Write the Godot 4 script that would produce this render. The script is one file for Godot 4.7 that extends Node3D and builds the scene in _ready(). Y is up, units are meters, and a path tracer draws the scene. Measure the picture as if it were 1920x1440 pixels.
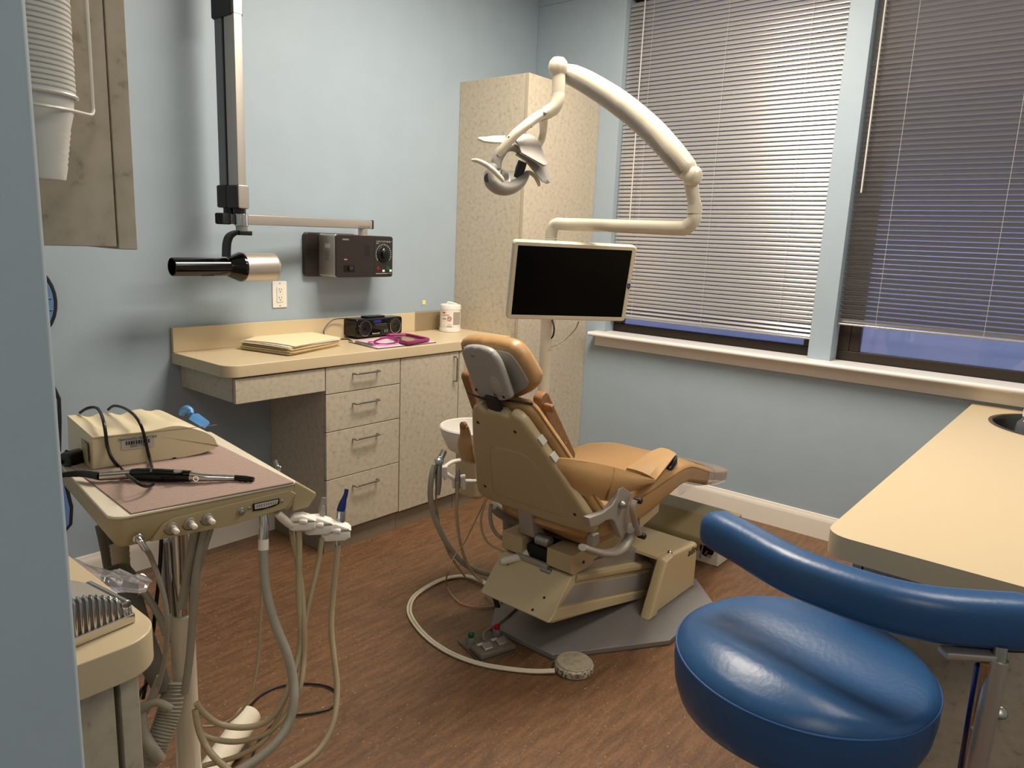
extends Node3D
# A dental treatment room, built object by object in metres; y is up, the window wall is x = 0 and the counter wall is z = 0.

const ZC := 1.516   # centre line of the dental chair
const HC := 0.9     # worktop height on the counter wall
var M := {}
var origin := {}
var taken := {}

func _ready() -> void:
	view_and_light()
	make_materials()
	room()
	windows()
	counter_units()
	xray()
	counter_things()
	dental_chair()
	light_and_monitor()
	cuspidor()
	floor_things()
	peninsula()
	stool()
	delivery_cart()
	cart_things()
	near_left()

func view_and_light() -> void:
	var cam := Camera3D.new()
	cam.name = "camera"
	cam.position = Vector3(-3.71415, 1.40718, 2.97088)
	cam.rotation = Vector3(-0.192707, -0.882798, 0.043869)
	cam.fov = 55.4955
	cam.near = 0.02
	cam.current = true
	add_child(cam)
	var e := Environment.new()
	e.background_mode = Environment.BG_SKY
	var sm := ProceduralSkyMaterial.new()   # dusk
	sm.sky_top_color = Color(0.21, 0.24, 0.40)
	sm.sky_horizon_color = Color(0.38, 0.41, 0.56)
	sm.ground_horizon_color = Color(0.36, 0.39, 0.53)
	sm.ground_bottom_color = Color(0.25, 0.28, 0.40)
	sm.sky_energy_multiplier = 1.5
	sm.ground_energy_multiplier = 1.5
	var sky := Sky.new()
	sky.sky_material = sm
	e.sky = sky
	e.background_energy_multiplier = 1.0
	e.tonemap_mode = Environment.TONE_MAPPER_LINEAR
	e.tonemap_exposure = 1.0
	e.sdfgi_enabled = true
	e.ssao_enabled = true
	e.ssil_enabled = true
	var we := WorldEnvironment.new()
	we.name = "environment"
	we.environment = e
	add_child(we)
	# two ceiling troffers over the treatment side of the room (the fittings are built in room())
	area_light("light_over_chair", Vector3(-1.40, 2.915, 1.42), Vector2(1.2, 0.6), 8.2)
	area_light("light_over_sink", Vector3(-1.25, 2.915, 3.15), Vector2(1.2, 0.6), 2.8)
	area_light("light_in_hall", Vector3(-4.35, 2.915, 4.02), Vector2(1.2, 0.6), 1.8)

func area_light(called: String, at: Vector3, size: Vector2, energy: float) -> void:
	var l := AreaLight3D.new()
	l.name = called
	l.position = at
	l.rotation.x = -PI / 2
	l.area_size = size
	l.light_color = Color(1.0, 0.955, 0.885)
	l.light_energy = energy
	l.area_range = 12.0
	l.area_attenuation = 2.0
	l.shadow_enabled = true
	add_child(l)

# ---------------------------------------------------------------- mesh builder
class MB:
	var V := PackedVector3Array()   # triangles, counter-clockwise seen from outside

	func piece(t: PackedVector3Array) -> MB:   # turns a closed piece outside out
		var vol := 0.0
		for i in range(0, t.size(), 3):
			vol += t[i].dot(t[i + 1].cross(t[i + 2]))
		if vol < 0.0:
			for i in range(0, t.size(), 3):
				var k := t[i + 1]
				t[i + 1] = t[i + 2]
				t[i + 2] = k
		V.append_array(t)
		return self

	static func quad(t: PackedVector3Array, a: Vector3, b: Vector3, c: Vector3, d: Vector3) -> void:
		if (a - c).length_squared() <= (b - d).length_squared():
			for p in [a, b, c, a, c, d]:
				t.append(p)
		else:
			for p in [a, b, d, b, c, d]:
				t.append(p)

	func loft(rings: Array, cap0 := true, cap1 := true, round_trip := false) -> MB:   # rings of equally many points, each closed
		var t := PackedVector3Array()
		var mid := Vector3.ZERO
		var cnt := 0
		for r in rings:
			for p in r:
				mid += p
				cnt += 1
		mid /= cnt
		var last: int = rings.size() if round_trip else rings.size() - 1
		for i in last:
			var a: PackedVector3Array = rings[i]
			var b: PackedVector3Array = rings[(i + 1) % rings.size()]
			for j in a.size():
				var k := (j + 1) % a.size()
				quad(t, a[j] - mid, a[k] - mid, b[k] - mid, b[j] - mid)
		if not round_trip:
			for side in 2:
				if (cap0 if side == 0 else cap1):
					var r: PackedVector3Array = rings[0] if side == 0 else rings[rings.size() - 1]
					var c := Vector3.ZERO
					for p in r:
						c += p
					c = c / r.size() - mid
					for j in r.size():
						var k := (j + 1) % r.size()
						if side == 0:
							t.append_array(PackedVector3Array([c, r[k] - mid, r[j] - mid]))
						else:
							t.append_array(PackedVector3Array([c, r[j] - mid, r[k] - mid]))
		piece(t)
		for i in range(V.size() - t.size(), V.size()):
			V[i] += mid
		return self

	func box(c: Vector3, size: Vector3, bevel := 0.002, basis := Basis()) -> MB:
		var h := size / 2
		var b := minf(bevel, minf(h.x, minf(h.y, h.z)) * 0.9)
		var rings := []
		for s in [[-h.y, b], [-h.y + b, 0.0], [h.y - b, 0.0], [h.y, b]]:
			var r := PackedVector3Array()
			var x: float = h.x - s[1]
			var z: float = h.z - s[1]
			for q in [[-x + b, -z], [x - b, -z], [x, -z + b], [x, z - b], [x - b, z], [-x + b, z], [-x, z - b], [-x, -z + b]]:
				r.append(c + basis * Vector3(q[0], s[0], q[1]))
			rings.append(r)
		return loft(rings)

	func span(a: Vector3, b: Vector3, bevel := 0.002) -> MB:   # box between two corners
		return box((a + b) / 2, (b - a).abs(), bevel)

	static func curve(pts: PackedVector3Array, sub: int) -> PackedVector3Array:
		if sub <= 1 or pts.size() < 3:
			return pts
		var out := PackedVector3Array()
		for i in pts.size() - 1:
			var p0 := pts[maxi(i - 1, 0)]
			var p3 := pts[mini(i + 2, pts.size() - 1)]
			for k in sub:
				out.append(pts[i].cubic_interpolate(pts[i + 1], p0, p3, float(k) / sub))
		out.append(pts[pts.size() - 1])
		return out

	func tube(points: Array, radius: Variant, n := 8, sub := 6, flat := 1.0, ribs := 0.0) -> MB:   # radius: number or one per point
		var pts := curve(PackedVector3Array(points), sub)
		var rings := []
		var u := Vector3.ZERO
		for i in pts.size():
			var d := (pts[mini(i + 1, pts.size() - 1)] - pts[maxi(i - 1, 0)]).normalized()
			if u == Vector3.ZERO:
				u = d.cross(Vector3.UP if absf(d.y) < 0.9 else Vector3.RIGHT).normalized()
			u = (u - d * u.dot(d)).normalized()
			var w := d.cross(u)
			var rr: float
			if radius is Array:
				var f: float = float(i) / maxi(pts.size() - 1, 1) * (radius.size() - 1)
				var k: int = mini(int(f), radius.size() - 2)
				rr = lerpf(radius[k], radius[k + 1], f - k)
			else:
				rr = radius
			if ribs > 0.0 and i % 2 == 0:
				rr -= ribs
			var r := PackedVector3Array()
			for j in n:
				var a := TAU * j / n
				r.append(pts[i] + u * cos(a) * rr + w * sin(a) * rr * flat)
			rings.append(r)
		return loft(rings)

	func lathe(profile: Array, n := 24, xf := Transform3D(), sx := 1.0, sz := 1.0, hollow := false) -> MB:   # profile: [radius, height] pairs
		var rings := []
		for p in profile:
			var r := PackedVector3Array()
			for j in n:
				var a := TAU * j / n
				r.append(xf * Vector3(cos(a) * maxf(p[0], 0.00005) * sx, p[1], sin(a) * maxf(p[0], 0.00005) * sz))
			rings.append(r)
		return loft(rings, not hollow, not hollow, hollow)

	func ring(r0: float, r1: float, h0: float, h1: float, n: int, xf: Transform3D) -> MB:   # a flat open ring
		var rings := []
		for p in [[r0, h0], [r0, h1], [r1, h1], [r1, h0]]:
			var r := PackedVector3Array()
			for j in n:
				var a := TAU * j / n
				r.append(xf * Vector3(cos(a) * p[0], p[1], sin(a) * p[0]))
			rings.append(r)
		return loft(rings, false, false, true)

	func rod(a: Vector3, b: Vector3, r: float, n := 12, bevel := 0.0) -> MB:
		var y := (b - a).normalized()
		var x := y.cross(Vector3.UP if absf(y.y) < 0.9 else Vector3.RIGHT).normalized()
		var l := (b - a).length()
		var prof := [[r, 0.0], [r, l]] if bevel <= 0.0 else [[r - bevel, 0.0], [r, bevel], [r, l - bevel], [r - bevel, l]]
		return lathe(prof, n, Transform3D(Basis(x, y, x.cross(y)), a))

	static func inset(poly: PackedVector2Array, d: float) -> PackedVector2Array:
		var out := PackedVector2Array()
		var n := poly.size()
		var ccw := not Geometry2D.is_polygon_clockwise(poly)
		for i in n:
			var e0 := (poly[i] - poly[(i + n - 1) % n]).normalized()
			var e1 := (poly[(i + 1) % n] - poly[i]).normalized()
			var n0 := Vector2(-e0.y, e0.x)
			var n1 := Vector2(-e1.y, e1.x)
			if not ccw:
				n0 = -n0
				n1 = -n1
			var m := n0 + n1
			m = m / maxf(m.length_squared() / 2.0, 0.35)
			out.append(poly[i] + m * d)
		return out

	func prism(poly: PackedVector2Array, z0: float, z1: float, bevel := 0.0, xf := Transform3D()) -> MB:
		var levels := [[z0, 0.0], [z1, 0.0]]
		if bevel > 0.0:
			levels = [[z0, bevel], [z0 + bevel * 0.3, bevel * 0.3], [z0 + bevel, 0.0], [z1 - bevel, 0.0], [z1 - bevel * 0.3, bevel * 0.3], [z1, bevel]]
		var t := PackedVector3Array()
		var rings := []
		var flat := []
		for l in levels:
			var q := inset(poly, l[1]) if l[1] > 0.0 else poly
			flat.append(q)
			var r := PackedVector3Array()
			for p in q:
				r.append(xf * Vector3(p.x, p.y, l[0]))
			rings.append(r)
		for i in rings.size() - 1:
			for j in poly.size():
				var k := (j + 1) % poly.size()
				quad(t, rings[i][j], rings[i][k], rings[i + 1][k], rings[i + 1][j])
		var ccw := not Geometry2D.is_polygon_clockwise(poly)
		for side in [0, rings.size() - 1]:
			var ids := Geometry2D.triangulate_polygon(flat[side])
			var r: PackedVector3Array = rings[side]
			if ids.is_empty():   # a fan round the middle
				var c0 := Vector3.ZERO
				for p in r:
					c0 += p
				c0 /= r.size()
				for j in r.size():
					var k := (j + 1) % r.size()
					if side == 0:
						t.append_array(PackedVector3Array([c0, r[k], r[j]]))
					else:
						t.append_array(PackedVector3Array([c0, r[j], r[k]]))
			for i in range(0, ids.size(), 3):
				var a := r[ids[i]]
				var b := r[ids[i + 1]]
				var c := r[ids[i + 2]]
				var pos: bool = (flat[side][ids[i + 1]] - flat[side][ids[i]]).cross(flat[side][ids[i + 2]] - flat[side][ids[i]]) > 0.0
				if pos == ((side == 0) == ccw):
					t.append_array(PackedVector3Array([a, c, b]))
				else:
					t.append_array(PackedVector3Array([a, b, c]))
		var off := rings[0][0] as Vector3
		for i in t.size():
			t[i] -= off
		piece(t)
		for i in range(V.size() - t.size(), V.size()):
			V[i] += off
		return self

	func sheet(grid: Array, thick: float) -> MB:   # rows of points; becomes a closed skin with thickness
		var rows := grid.size()
		var cols: int = grid[0].size()
		var nrm := []
		for i in rows:
			var nr := PackedVector3Array()
			for j in cols:
				var du: Vector3 = grid[mini(i + 1, rows - 1)][j] - grid[maxi(i - 1, 0)][j]
				var dv: Vector3 = grid[i][mini(j + 1, cols - 1)] - grid[i][maxi(j - 1, 0)]
				nr.append(du.cross(dv).normalized())
			nrm.append(nr)
		var t := PackedVector3Array()
		for i in rows - 1:
			for j in cols - 1:
				var q := [[i, j], [i + 1, j], [i + 1, j + 1], [i, j + 1]]
				var top := []
				var low := []
				for k in q:
					var p: Vector3 = grid[k[0]][k[1]]
					var d: Vector3 = nrm[k[0]][k[1]] * thick * 0.5
					top.append(p + d)
					low.append(p - d)
				quad(t, top[0], top[1], top[2], top[3])
				quad(t, low[3], low[2], low[1], low[0])
		var rim := []
		for j in cols:
			rim.append([0, j])
		for i in range(1, rows):
			rim.append([i, cols - 1])
		for j in range(cols - 2, -1, -1):
			rim.append([rows - 1, j])
		for i in range(rows - 2, 0, -1):
			rim.append([i, 0])
		for k in rim.size():
			var a: Array = rim[k]
			var b: Array = rim[(k + 1) % rim.size()]
			var da: Vector3 = nrm[a[0]][a[1]] * thick * 0.5
			var db: Vector3 = nrm[b[0]][b[1]] * thick * 0.5
			var pa: Vector3 = grid[a[0]][a[1]]
			var pb: Vector3 = grid[b[0]][b[1]]
			quad(t, pa - da, pa + da, pb + db, pb - db)
		var off: Vector3 = grid[0][0]
		for i in t.size():
			t[i] -= off
		piece(t)
		for i in range(V.size() - t.size(), V.size()):
			V[i] += off
		return self

	func mesh(off: Vector3, crease := 46.0) -> ArrayMesh:
		var n := V.size()
		var fn := PackedVector3Array()
		fn.resize(n / 3)
		var at := {}
		for i in n / 3:
			fn[i] = (V[i * 3 + 1] - V[i * 3]).cross(V[i * 3 + 2] - V[i * 3])
			for k in 3:
				var key := Vector3i((V[i * 3 + k] * 20000.0).round())
				if at.has(key):
					at[key].append(i)
				else:
					at[key] = PackedInt32Array([i])
		var lim := cos(deg_to_rad(crease))
		var pos := PackedVector3Array()
		var nor := PackedVector3Array()
		pos.resize(n)
		nor.resize(n)
		for i in n / 3:
			var f: Vector3 = fn[i].normalized()
			for k in 3:
				var src := i * 3 + k
				var s := Vector3.ZERO
				for j in at[Vector3i((V[src] * 20000.0).round())]:
					if fn[j].normalized().dot(f) >= lim:
						s += fn[j]
				var dst := i * 3 + (0 if k == 0 else 3 - k)   # clockwise fronts
				pos[dst] = V[src] - off
				nor[dst] = s.normalized() if s.length_squared() > 1e-24 else Vector3.UP
		var arr := []
		arr.resize(Mesh.ARRAY_MAX)
		arr[Mesh.ARRAY_VERTEX] = pos
		arr[Mesh.ARRAY_NORMAL] = nor
		var m := ArrayMesh.new()
		m.add_surface_from_arrays(Mesh.PRIMITIVE_TRIANGLES, arr)
		return m

# ---------------------------------------------------------------- nodes
func numbered(called: String) -> String:
	if not taken.has(called):
		taken[called] = 0
		return called
	taken[called] += 1
	return "%s_%03d" % [called, taken[called]]

func tag(o: Node3D, label: String, category: String, group := "") -> Node3D:
	o.set_meta("label", label)
	o.set_meta("category", category)
	if group:
		o.set_meta("group", group)
	return o

func thing(called: String, label: String, category: String, at: Vector3, group := "") -> Node3D:
	var o := Node3D.new()
	o.name = numbered(called)
	o.position = at
	add_child(o)
	origin[o] = at
	tag(o, label, category, group)
	return o

func obj(called: String, mb: MB, mat: Material, parent: Node3D, label := "") -> MeshInstance3D:
	var o := MeshInstance3D.new()
	o.name = called
	var off: Vector3 = origin[parent]
	o.mesh = mb.mesh(off)
	o.material_override = mat
	parent.add_child(o, true)
	origin[o] = off
	if label:
		o.set_meta("label", label)
	return o

func solo(called: String, mb: MB, mat: Material, at: Vector3, label: String, category: String, group := "") -> MeshInstance3D:   # a thing of one piece
	var o := MeshInstance3D.new()
	o.name = numbered(called)
	o.position = at
	o.mesh = mb.mesh(at)
	o.material_override = mat
	add_child(o)
	origin[o] = at
	tag(o, label, category, group)
	return o

func struct(called: String, mb: MB, mat: Material, label := "", category := "") -> MeshInstance3D:
	var o := MeshInstance3D.new()
	o.name = called
	o.mesh = mb.mesh(Vector3.ZERO)
	o.material_override = mat
	add_child(o, true)
	origin[o] = Vector3.ZERO
	o.set_meta("kind", "structure")
	if label:
		tag(o, label, category)
	return o

func text(said: String, height: float, at: Vector3, right: Vector3, up: Vector3, mat: Material, parent: Node3D, called := "lettering", face := "Droid Sans", bold := false) -> void:
	var t := TextMesh.new()
	var f := SystemFont.new()
	f.font_names = PackedStringArray([face])
	if bold:
		f.font_weight = 700
	t.font = f
	t.text = said
	t.font_size = 48
	t.pixel_size = height / 36.0
	t.depth = 0.0006
	t.curve_step = 4.0
	var o := MeshInstance3D.new()
	o.name = called
	o.mesh = t
	o.material_override = mat
	var x := right.normalized()
	var z := x.cross(up).normalized()
	o.transform = Transform3D(Basis(x, z.cross(x), z), at - origin[parent])
	parent.add_child(o, true)
	origin[o] = origin[parent]

func rrect(w: float, h: float, r: float, n := 4) -> PackedVector2Array:   # rounded rectangle about the middle
	var p := PackedVector2Array()
	for c in [[1, 1, 0], [-1, 1, 1], [-1, -1, 2], [1, -1, 3]]:
		for k in n + 1:
			var a: float = PI / 2 * (c[2] + float(k) / n)
			p.append(Vector2(c[0] * (w / 2 - r) + cos(a) * r, c[1] * (h / 2 - r) + sin(a) * r))
	return p

func frame(x: Vector3, y: Vector3, at: Vector3) -> Transform3D:   # x and y axes; z = x × y
	var xn := x.normalized()
	var z := xn.cross(y).normalized()
	return Transform3D(Basis(xn, z.cross(xn), z), at)

# faces: poly in (x, y) of a frame looking along +X / +Z / +Y of the room
func on_top(y := 0.0) -> Transform3D:   # polygon (x, z) laid flat; prism depth runs up
	return Transform3D(Basis(Vector3(1, 0, 0), Vector3(0, 0, 1), Vector3(0, 1, 0)), Vector3(0, y, 0))

# ---------------------------------------------------------------- materials
func flat(called: String, c: Color, rough := 0.5, metal := 0.0) -> StandardMaterial3D:
	var m := StandardMaterial3D.new()
	m.resource_name = called
	m.albedo_color = c
	m.roughness = rough
	m.metallic = metal
	M[called] = m
	return m

func noise_tex(freq: float, seed_: int, colors: Array, offsets: Array, size := 512, octaves := 4) -> NoiseTexture2D:
	var n := FastNoiseLite.new()
	n.seed = seed_
	n.frequency = freq
	n.noise_type = FastNoiseLite.TYPE_SIMPLEX_SMOOTH
	n.fractal_octaves = octaves
	var g := Gradient.new()
	g.colors = PackedColorArray(colors)
	g.offsets = PackedFloat32Array(offsets)
	var t := NoiseTexture2D.new()
	t.width = size
	t.height = size
	t.seamless = true
	t.noise = n
	t.color_ramp = g
	return t

func grain(m: StandardMaterial3D, tex: Texture2D, scale: float, world := true) -> void:
	m.albedo_texture = tex
	m.uv1_triplanar = true
	m.uv1_world_triplanar = world
	m.uv1_scale = Vector3.ONE * scale

func bump(m: StandardMaterial3D, freq: float, scale_cm: float, seed_: int) -> void:
	m.heightmap_enabled = true
	m.heightmap_scale = scale_cm
	m.heightmap_texture = noise_tex(freq, seed_, [Color.BLACK, Color.WHITE], [0.2, 0.8], 256, 3)
	m.uv1_triplanar = true

func make_materials() -> void:
	var rng := RandomNumberGenerator.new()
	rng.seed = 11
	flat("wall", Color(0.615, 0.672, 0.718), 0.55)
	grain(M.wall, noise_tex(0.012, 3, [Color(0.99, 0.99, 0.99), Color(1, 1, 1)], [0.3, 0.7]), 0.7)
	flat("trim", Color(0.90, 0.87, 0.83), 0.4)
	flat("ceiling", Color(0.86, 0.86, 0.84), 0.9)
	flat("sill", Color(0.90, 0.88, 0.86), 0.35)
	flat("bronze", Color(0.19, 0.15, 0.12), 0.45, 0.3)
	flat("slat", Color(0.70, 0.69, 0.69), 0.28, 0.55)
	flat("cord", Color(0.80, 0.78, 0.76), 0.7)
	var pane := flat("pane", Color(0.75, 0.82, 0.95, 0.08), 0.03)
	pane.transparency = BaseMaterial3D.TRANSPARENCY_ALPHA
	flat("acrylic", Color(0.52, 0.44, 0.32, 0.24), 0.05).transparency = BaseMaterial3D.TRANSPARENCY_ALPHA
	flat("dock_cream", Color(0.86, 0.80, 0.67), 0.36)
	flat("clear", Color(1, 0.98, 0.94, 0.12), 0.04).transparency = BaseMaterial3D.TRANSPARENCY_ALPHA
	flat("film", Color(0.95, 0.95, 1.0, 0.06), 0.08).transparency = BaseMaterial3D.TRANSPARENCY_ALPHA
	# brown sheet flooring: streaks across and pale flecks
	var im := Image.create(1024, 1024, false, Image.FORMAT_RGB8)
	var fn := FastNoiseLite.new()
	fn.seed = 5
	fn.frequency = 0.02
	fn.fractal_octaves = 4
	for y in 1024:
		for x in 1024:
			var s := fn.get_noise_2d(x * 0.35, y * 2.2) * 0.6 + fn.get_noise_2d(x * 3.0 + 500.0, y * 9.0) * 0.5
			var k := 1.0 + s * 0.34
			im.set_pixel(x, y, Color(0.43 * k, 0.312 * k, 0.218 * k))
	for i in 2800:
		var x := rng.randi_range(4, 1016)
		var y := rng.randi_range(2, 1020)
		var l := rng.randi_range(1, 5)
		var pale := Color(0.56, 0.41, 0.30).lerp(Color(0.95, 0.82, 0.70), rng.randf() ** 3.0)
		for j in l:
			im.set_pixel(x + j, y, pale)
			if rng.randf() < 0.25:
				im.set_pixel(x + j, y + 1, pale)
	flat("floor", Color(1, 1, 1), 0.42)
	grain(M.floor, ImageTexture.create_from_image(im), 0.8)
	# beige stone-look laminate on the cabinets, plain cream on the worktops
	flat("laminate", Color(1, 1, 1), 0.45)
	grain(M.laminate, noise_tex(0.016, 8, [Color(0.63, 0.585, 0.51), Color(0.715, 0.67, 0.59), Color(0.74, 0.695, 0.62), Color(0.765, 0.725, 0.65)], [0.10, 0.24, 0.5, 0.9], 1024, 6), 2.0)
	flat("laminate_edge", Color(0.70, 0.65, 0.56), 0.5)
	flat("gap", Color(0.05, 0.045, 0.04), 0.9)
	flat("worktop", Color(0.80, 0.725, 0.595), 0.38)
	flat("worktop_edge", Color(0.83, 0.71, 0.51), 0.4)
	flat("kick", Color(0.50, 0.45, 0.38), 0.6)
	flat("chrome", Color(0.80, 0.79, 0.78), 0.14, 1.0)
	flat("steel", Color(0.66, 0.65, 0.63), 0.32, 0.9)
	flat("handle", Color(0.60, 0.58, 0.56), 0.28, 0.9)
	flat("aluminium", Color(0.74, 0.71, 0.68), 0.38, 0.75)
	flat("alu_dark", Color(0.50, 0.51, 0.52), 0.45, 0.4)
	flat("cast", Color(0.66, 0.63, 0.60), 0.5, 0.35)
	flat("black", Color(0.035, 0.034, 0.034), 0.35)
	flat("black_gloss", Color(0.02, 0.02, 0.02), 0.12)
	flat("black_matt", Color(0.05, 0.05, 0.05), 0.75)
	flat("charcoal", Color(0.13, 0.125, 0.12), 0.5)
	flat("brown_panel", Color(0.165, 0.135, 0.125), 0.35)
	flat("screen", Color(0.012, 0.012, 0.013), 0.3).metallic_specular = 0.25
	flat("white", Color(0.90, 0.88, 0.85), 0.35)
	flat("white_soft", Color(0.88, 0.86, 0.82), 0.5)
	flat("ivory", Color(0.86, 0.82, 0.74), 0.22)
	flat("cream", Color(0.80, 0.73, 0.58), 0.32)
	flat("tan_shell", Color(0.72, 0.645, 0.51), 0.38)
	flat("khaki", Color(0.60, 0.55, 0.41), 0.42)
	flat("cart_side", Color(0.66, 0.60, 0.46), 0.4)
	flat("grey_shell", Color(0.62, 0.60, 0.58), 0.36)
	flat("grey_metal", Color(0.50, 0.49, 0.48), 0.45, 0.2)
	flat("plate_grey", Color(0.50, 0.49, 0.49), 0.5, 0.1)
	flat("pedal_grey", Color(0.40, 0.37, 0.33), 0.55)
	flat("hose", Color(0.66, 0.60, 0.49), 0.42)
	flat("hose_grey", Color(0.60, 0.58, 0.53), 0.45)
	flat("hose_tan", Color(0.60, 0.51, 0.37), 0.45)
	flat("hose_white", Color(0.84, 0.80, 0.72), 0.4)
	flat("dark_tube", Color(0.42, 0.40, 0.36), 0.5)
	flat("paper", Color(0.90, 0.87, 0.88), 0.8)
	flat("manila", Color(0.92, 0.86, 0.71), 0.7)
	flat("manila_dark", Color(0.82, 0.71, 0.54), 0.75)
	flat("red", Color(0.62, 0.06, 0.10), 0.3)
	flat("green", Color(0.05, 0.32, 0.14), 0.3)
	flat("blue_clip", Color(0.30, 0.52, 0.75), 0.4)
	flat("navy", Color(0.07, 0.15, 0.42), 0.3)
	flat("apron_blue", Color(0.34, 0.47, 0.66), 0.7)
	flat("magenta", Color(0.55, 0.09, 0.36), 0.3)
	flat("pink", Color(0.80, 0.35, 0.66), 0.35)
	flat("pink_paper", Color(0.86, 0.72, 0.80), 0.7)
	flat("mirror", Color(0.6, 0.58, 0.54), 0.12, 0.9)
	flat("ink", Color(0.10, 0.09, 0.09), 0.7)
	flat("ink_red", Color(0.72, 0.12, 0.16), 0.6)
	flat("ink_grey", Color(0.60, 0.56, 0.52), 0.7)
	flat("ink_pale", Color(0.75, 0.73, 0.70), 0.6)
	flat("tag_pink", Color(0.72, 0.42, 0.36), 0.6)
	flat("yellow_note", Color(0.93, 0.86, 0.52), 0.8)
	flat("cup", Color(0.94, 0.93, 0.91), 0.4)
	M.cup.backlight_enabled = true
	M.cup.backlight = Color(0.6, 0.6, 0.58)
	flat("sink", Color(0.45, 0.44, 0.42), 0.25, 1.0)
	# leathers
	flat("leather", Color(0.68, 0.525, 0.34), 0.40)
	bump(M.leather, 0.05, 0.03, 21)
	M.leather.uv1_scale = Vector3.ONE * 3.0
	flat("piping", Color(0.52, 0.38, 0.21), 0.5)
	flat("leather_pale", Color(0.72, 0.575, 0.39), 0.42)
	flat("blue_vinyl", Color(0.135, 0.305, 0.49), 0.36)
	bump(M.blue_vinyl, 0.06, 0.02, 22)
	M.blue_vinyl.uv1_scale = Vector3.ONE * 4.0
	M.blue_vinyl.clearcoat_enabled = false
	flat("blue_welt", Color(0.16, 0.33, 0.56), 0.4)
	flat("wood", Color(0.96, 0.98, 1.0), 0.4)
	var wn := noise_tex(0.02, 31, [Color(0.52, 0.35, 0.21), Color(0.60, 0.43, 0.28), Color(0.65, 0.48, 0.33)], [0.2, 0.5, 0.85], 512, 4)
	grain(M.wood, wn, 1.0, false)
	M.wood.uv1_scale = Vector3(14, 2.5, 14)
	# ribbed pink-brown mat on the cart (fine weave, too small to pick apart)
	flat("mat_base", Color(0.40, 0.31, 0.29), 0.75)
	flat("mat_rib", Color(0.72, 0.625, 0.585), 0.75)
	# worn paint of the foot disc
	flat("disc", Color(1, 1, 1), 0.45)
	grain(M.disc, noise_tex(0.03, 41, [Color(0.60, 0.56, 0.49), Color(0.67, 0.63, 0.55), Color(0.71, 0.67, 0.59)], [0.15, 0.4, 0.8], 256, 4), 4.0, false)
	flat("disc_rim", Color(1, 1, 1), 0.45)
	grain(M.disc_rim, noise_tex(0.035, 43, [Color(0.20, 0.18, 0.16), Color(0.24, 0.22, 0.20), Color(0.74, 0.70, 0.62), Color(0.78, 0.74, 0.66)], [0.0, 0.36, 0.39, 1.0], 256, 4), 7.0, false)
	var glow := flat("lamp_panel", Color(0.95, 0.93, 0.88), 0.6)
	glow.emission_enabled = true
	glow.emission = Color(1.0, 0.955, 0.885)
	glow.emission_energy_multiplier = 1.6

# ---------------------------------------------------------------- room shell
func slab(a: Vector3, b: Vector3, bevel := 0.0005) -> MB:
	return MB.new().span(a, b, bevel)

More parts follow.
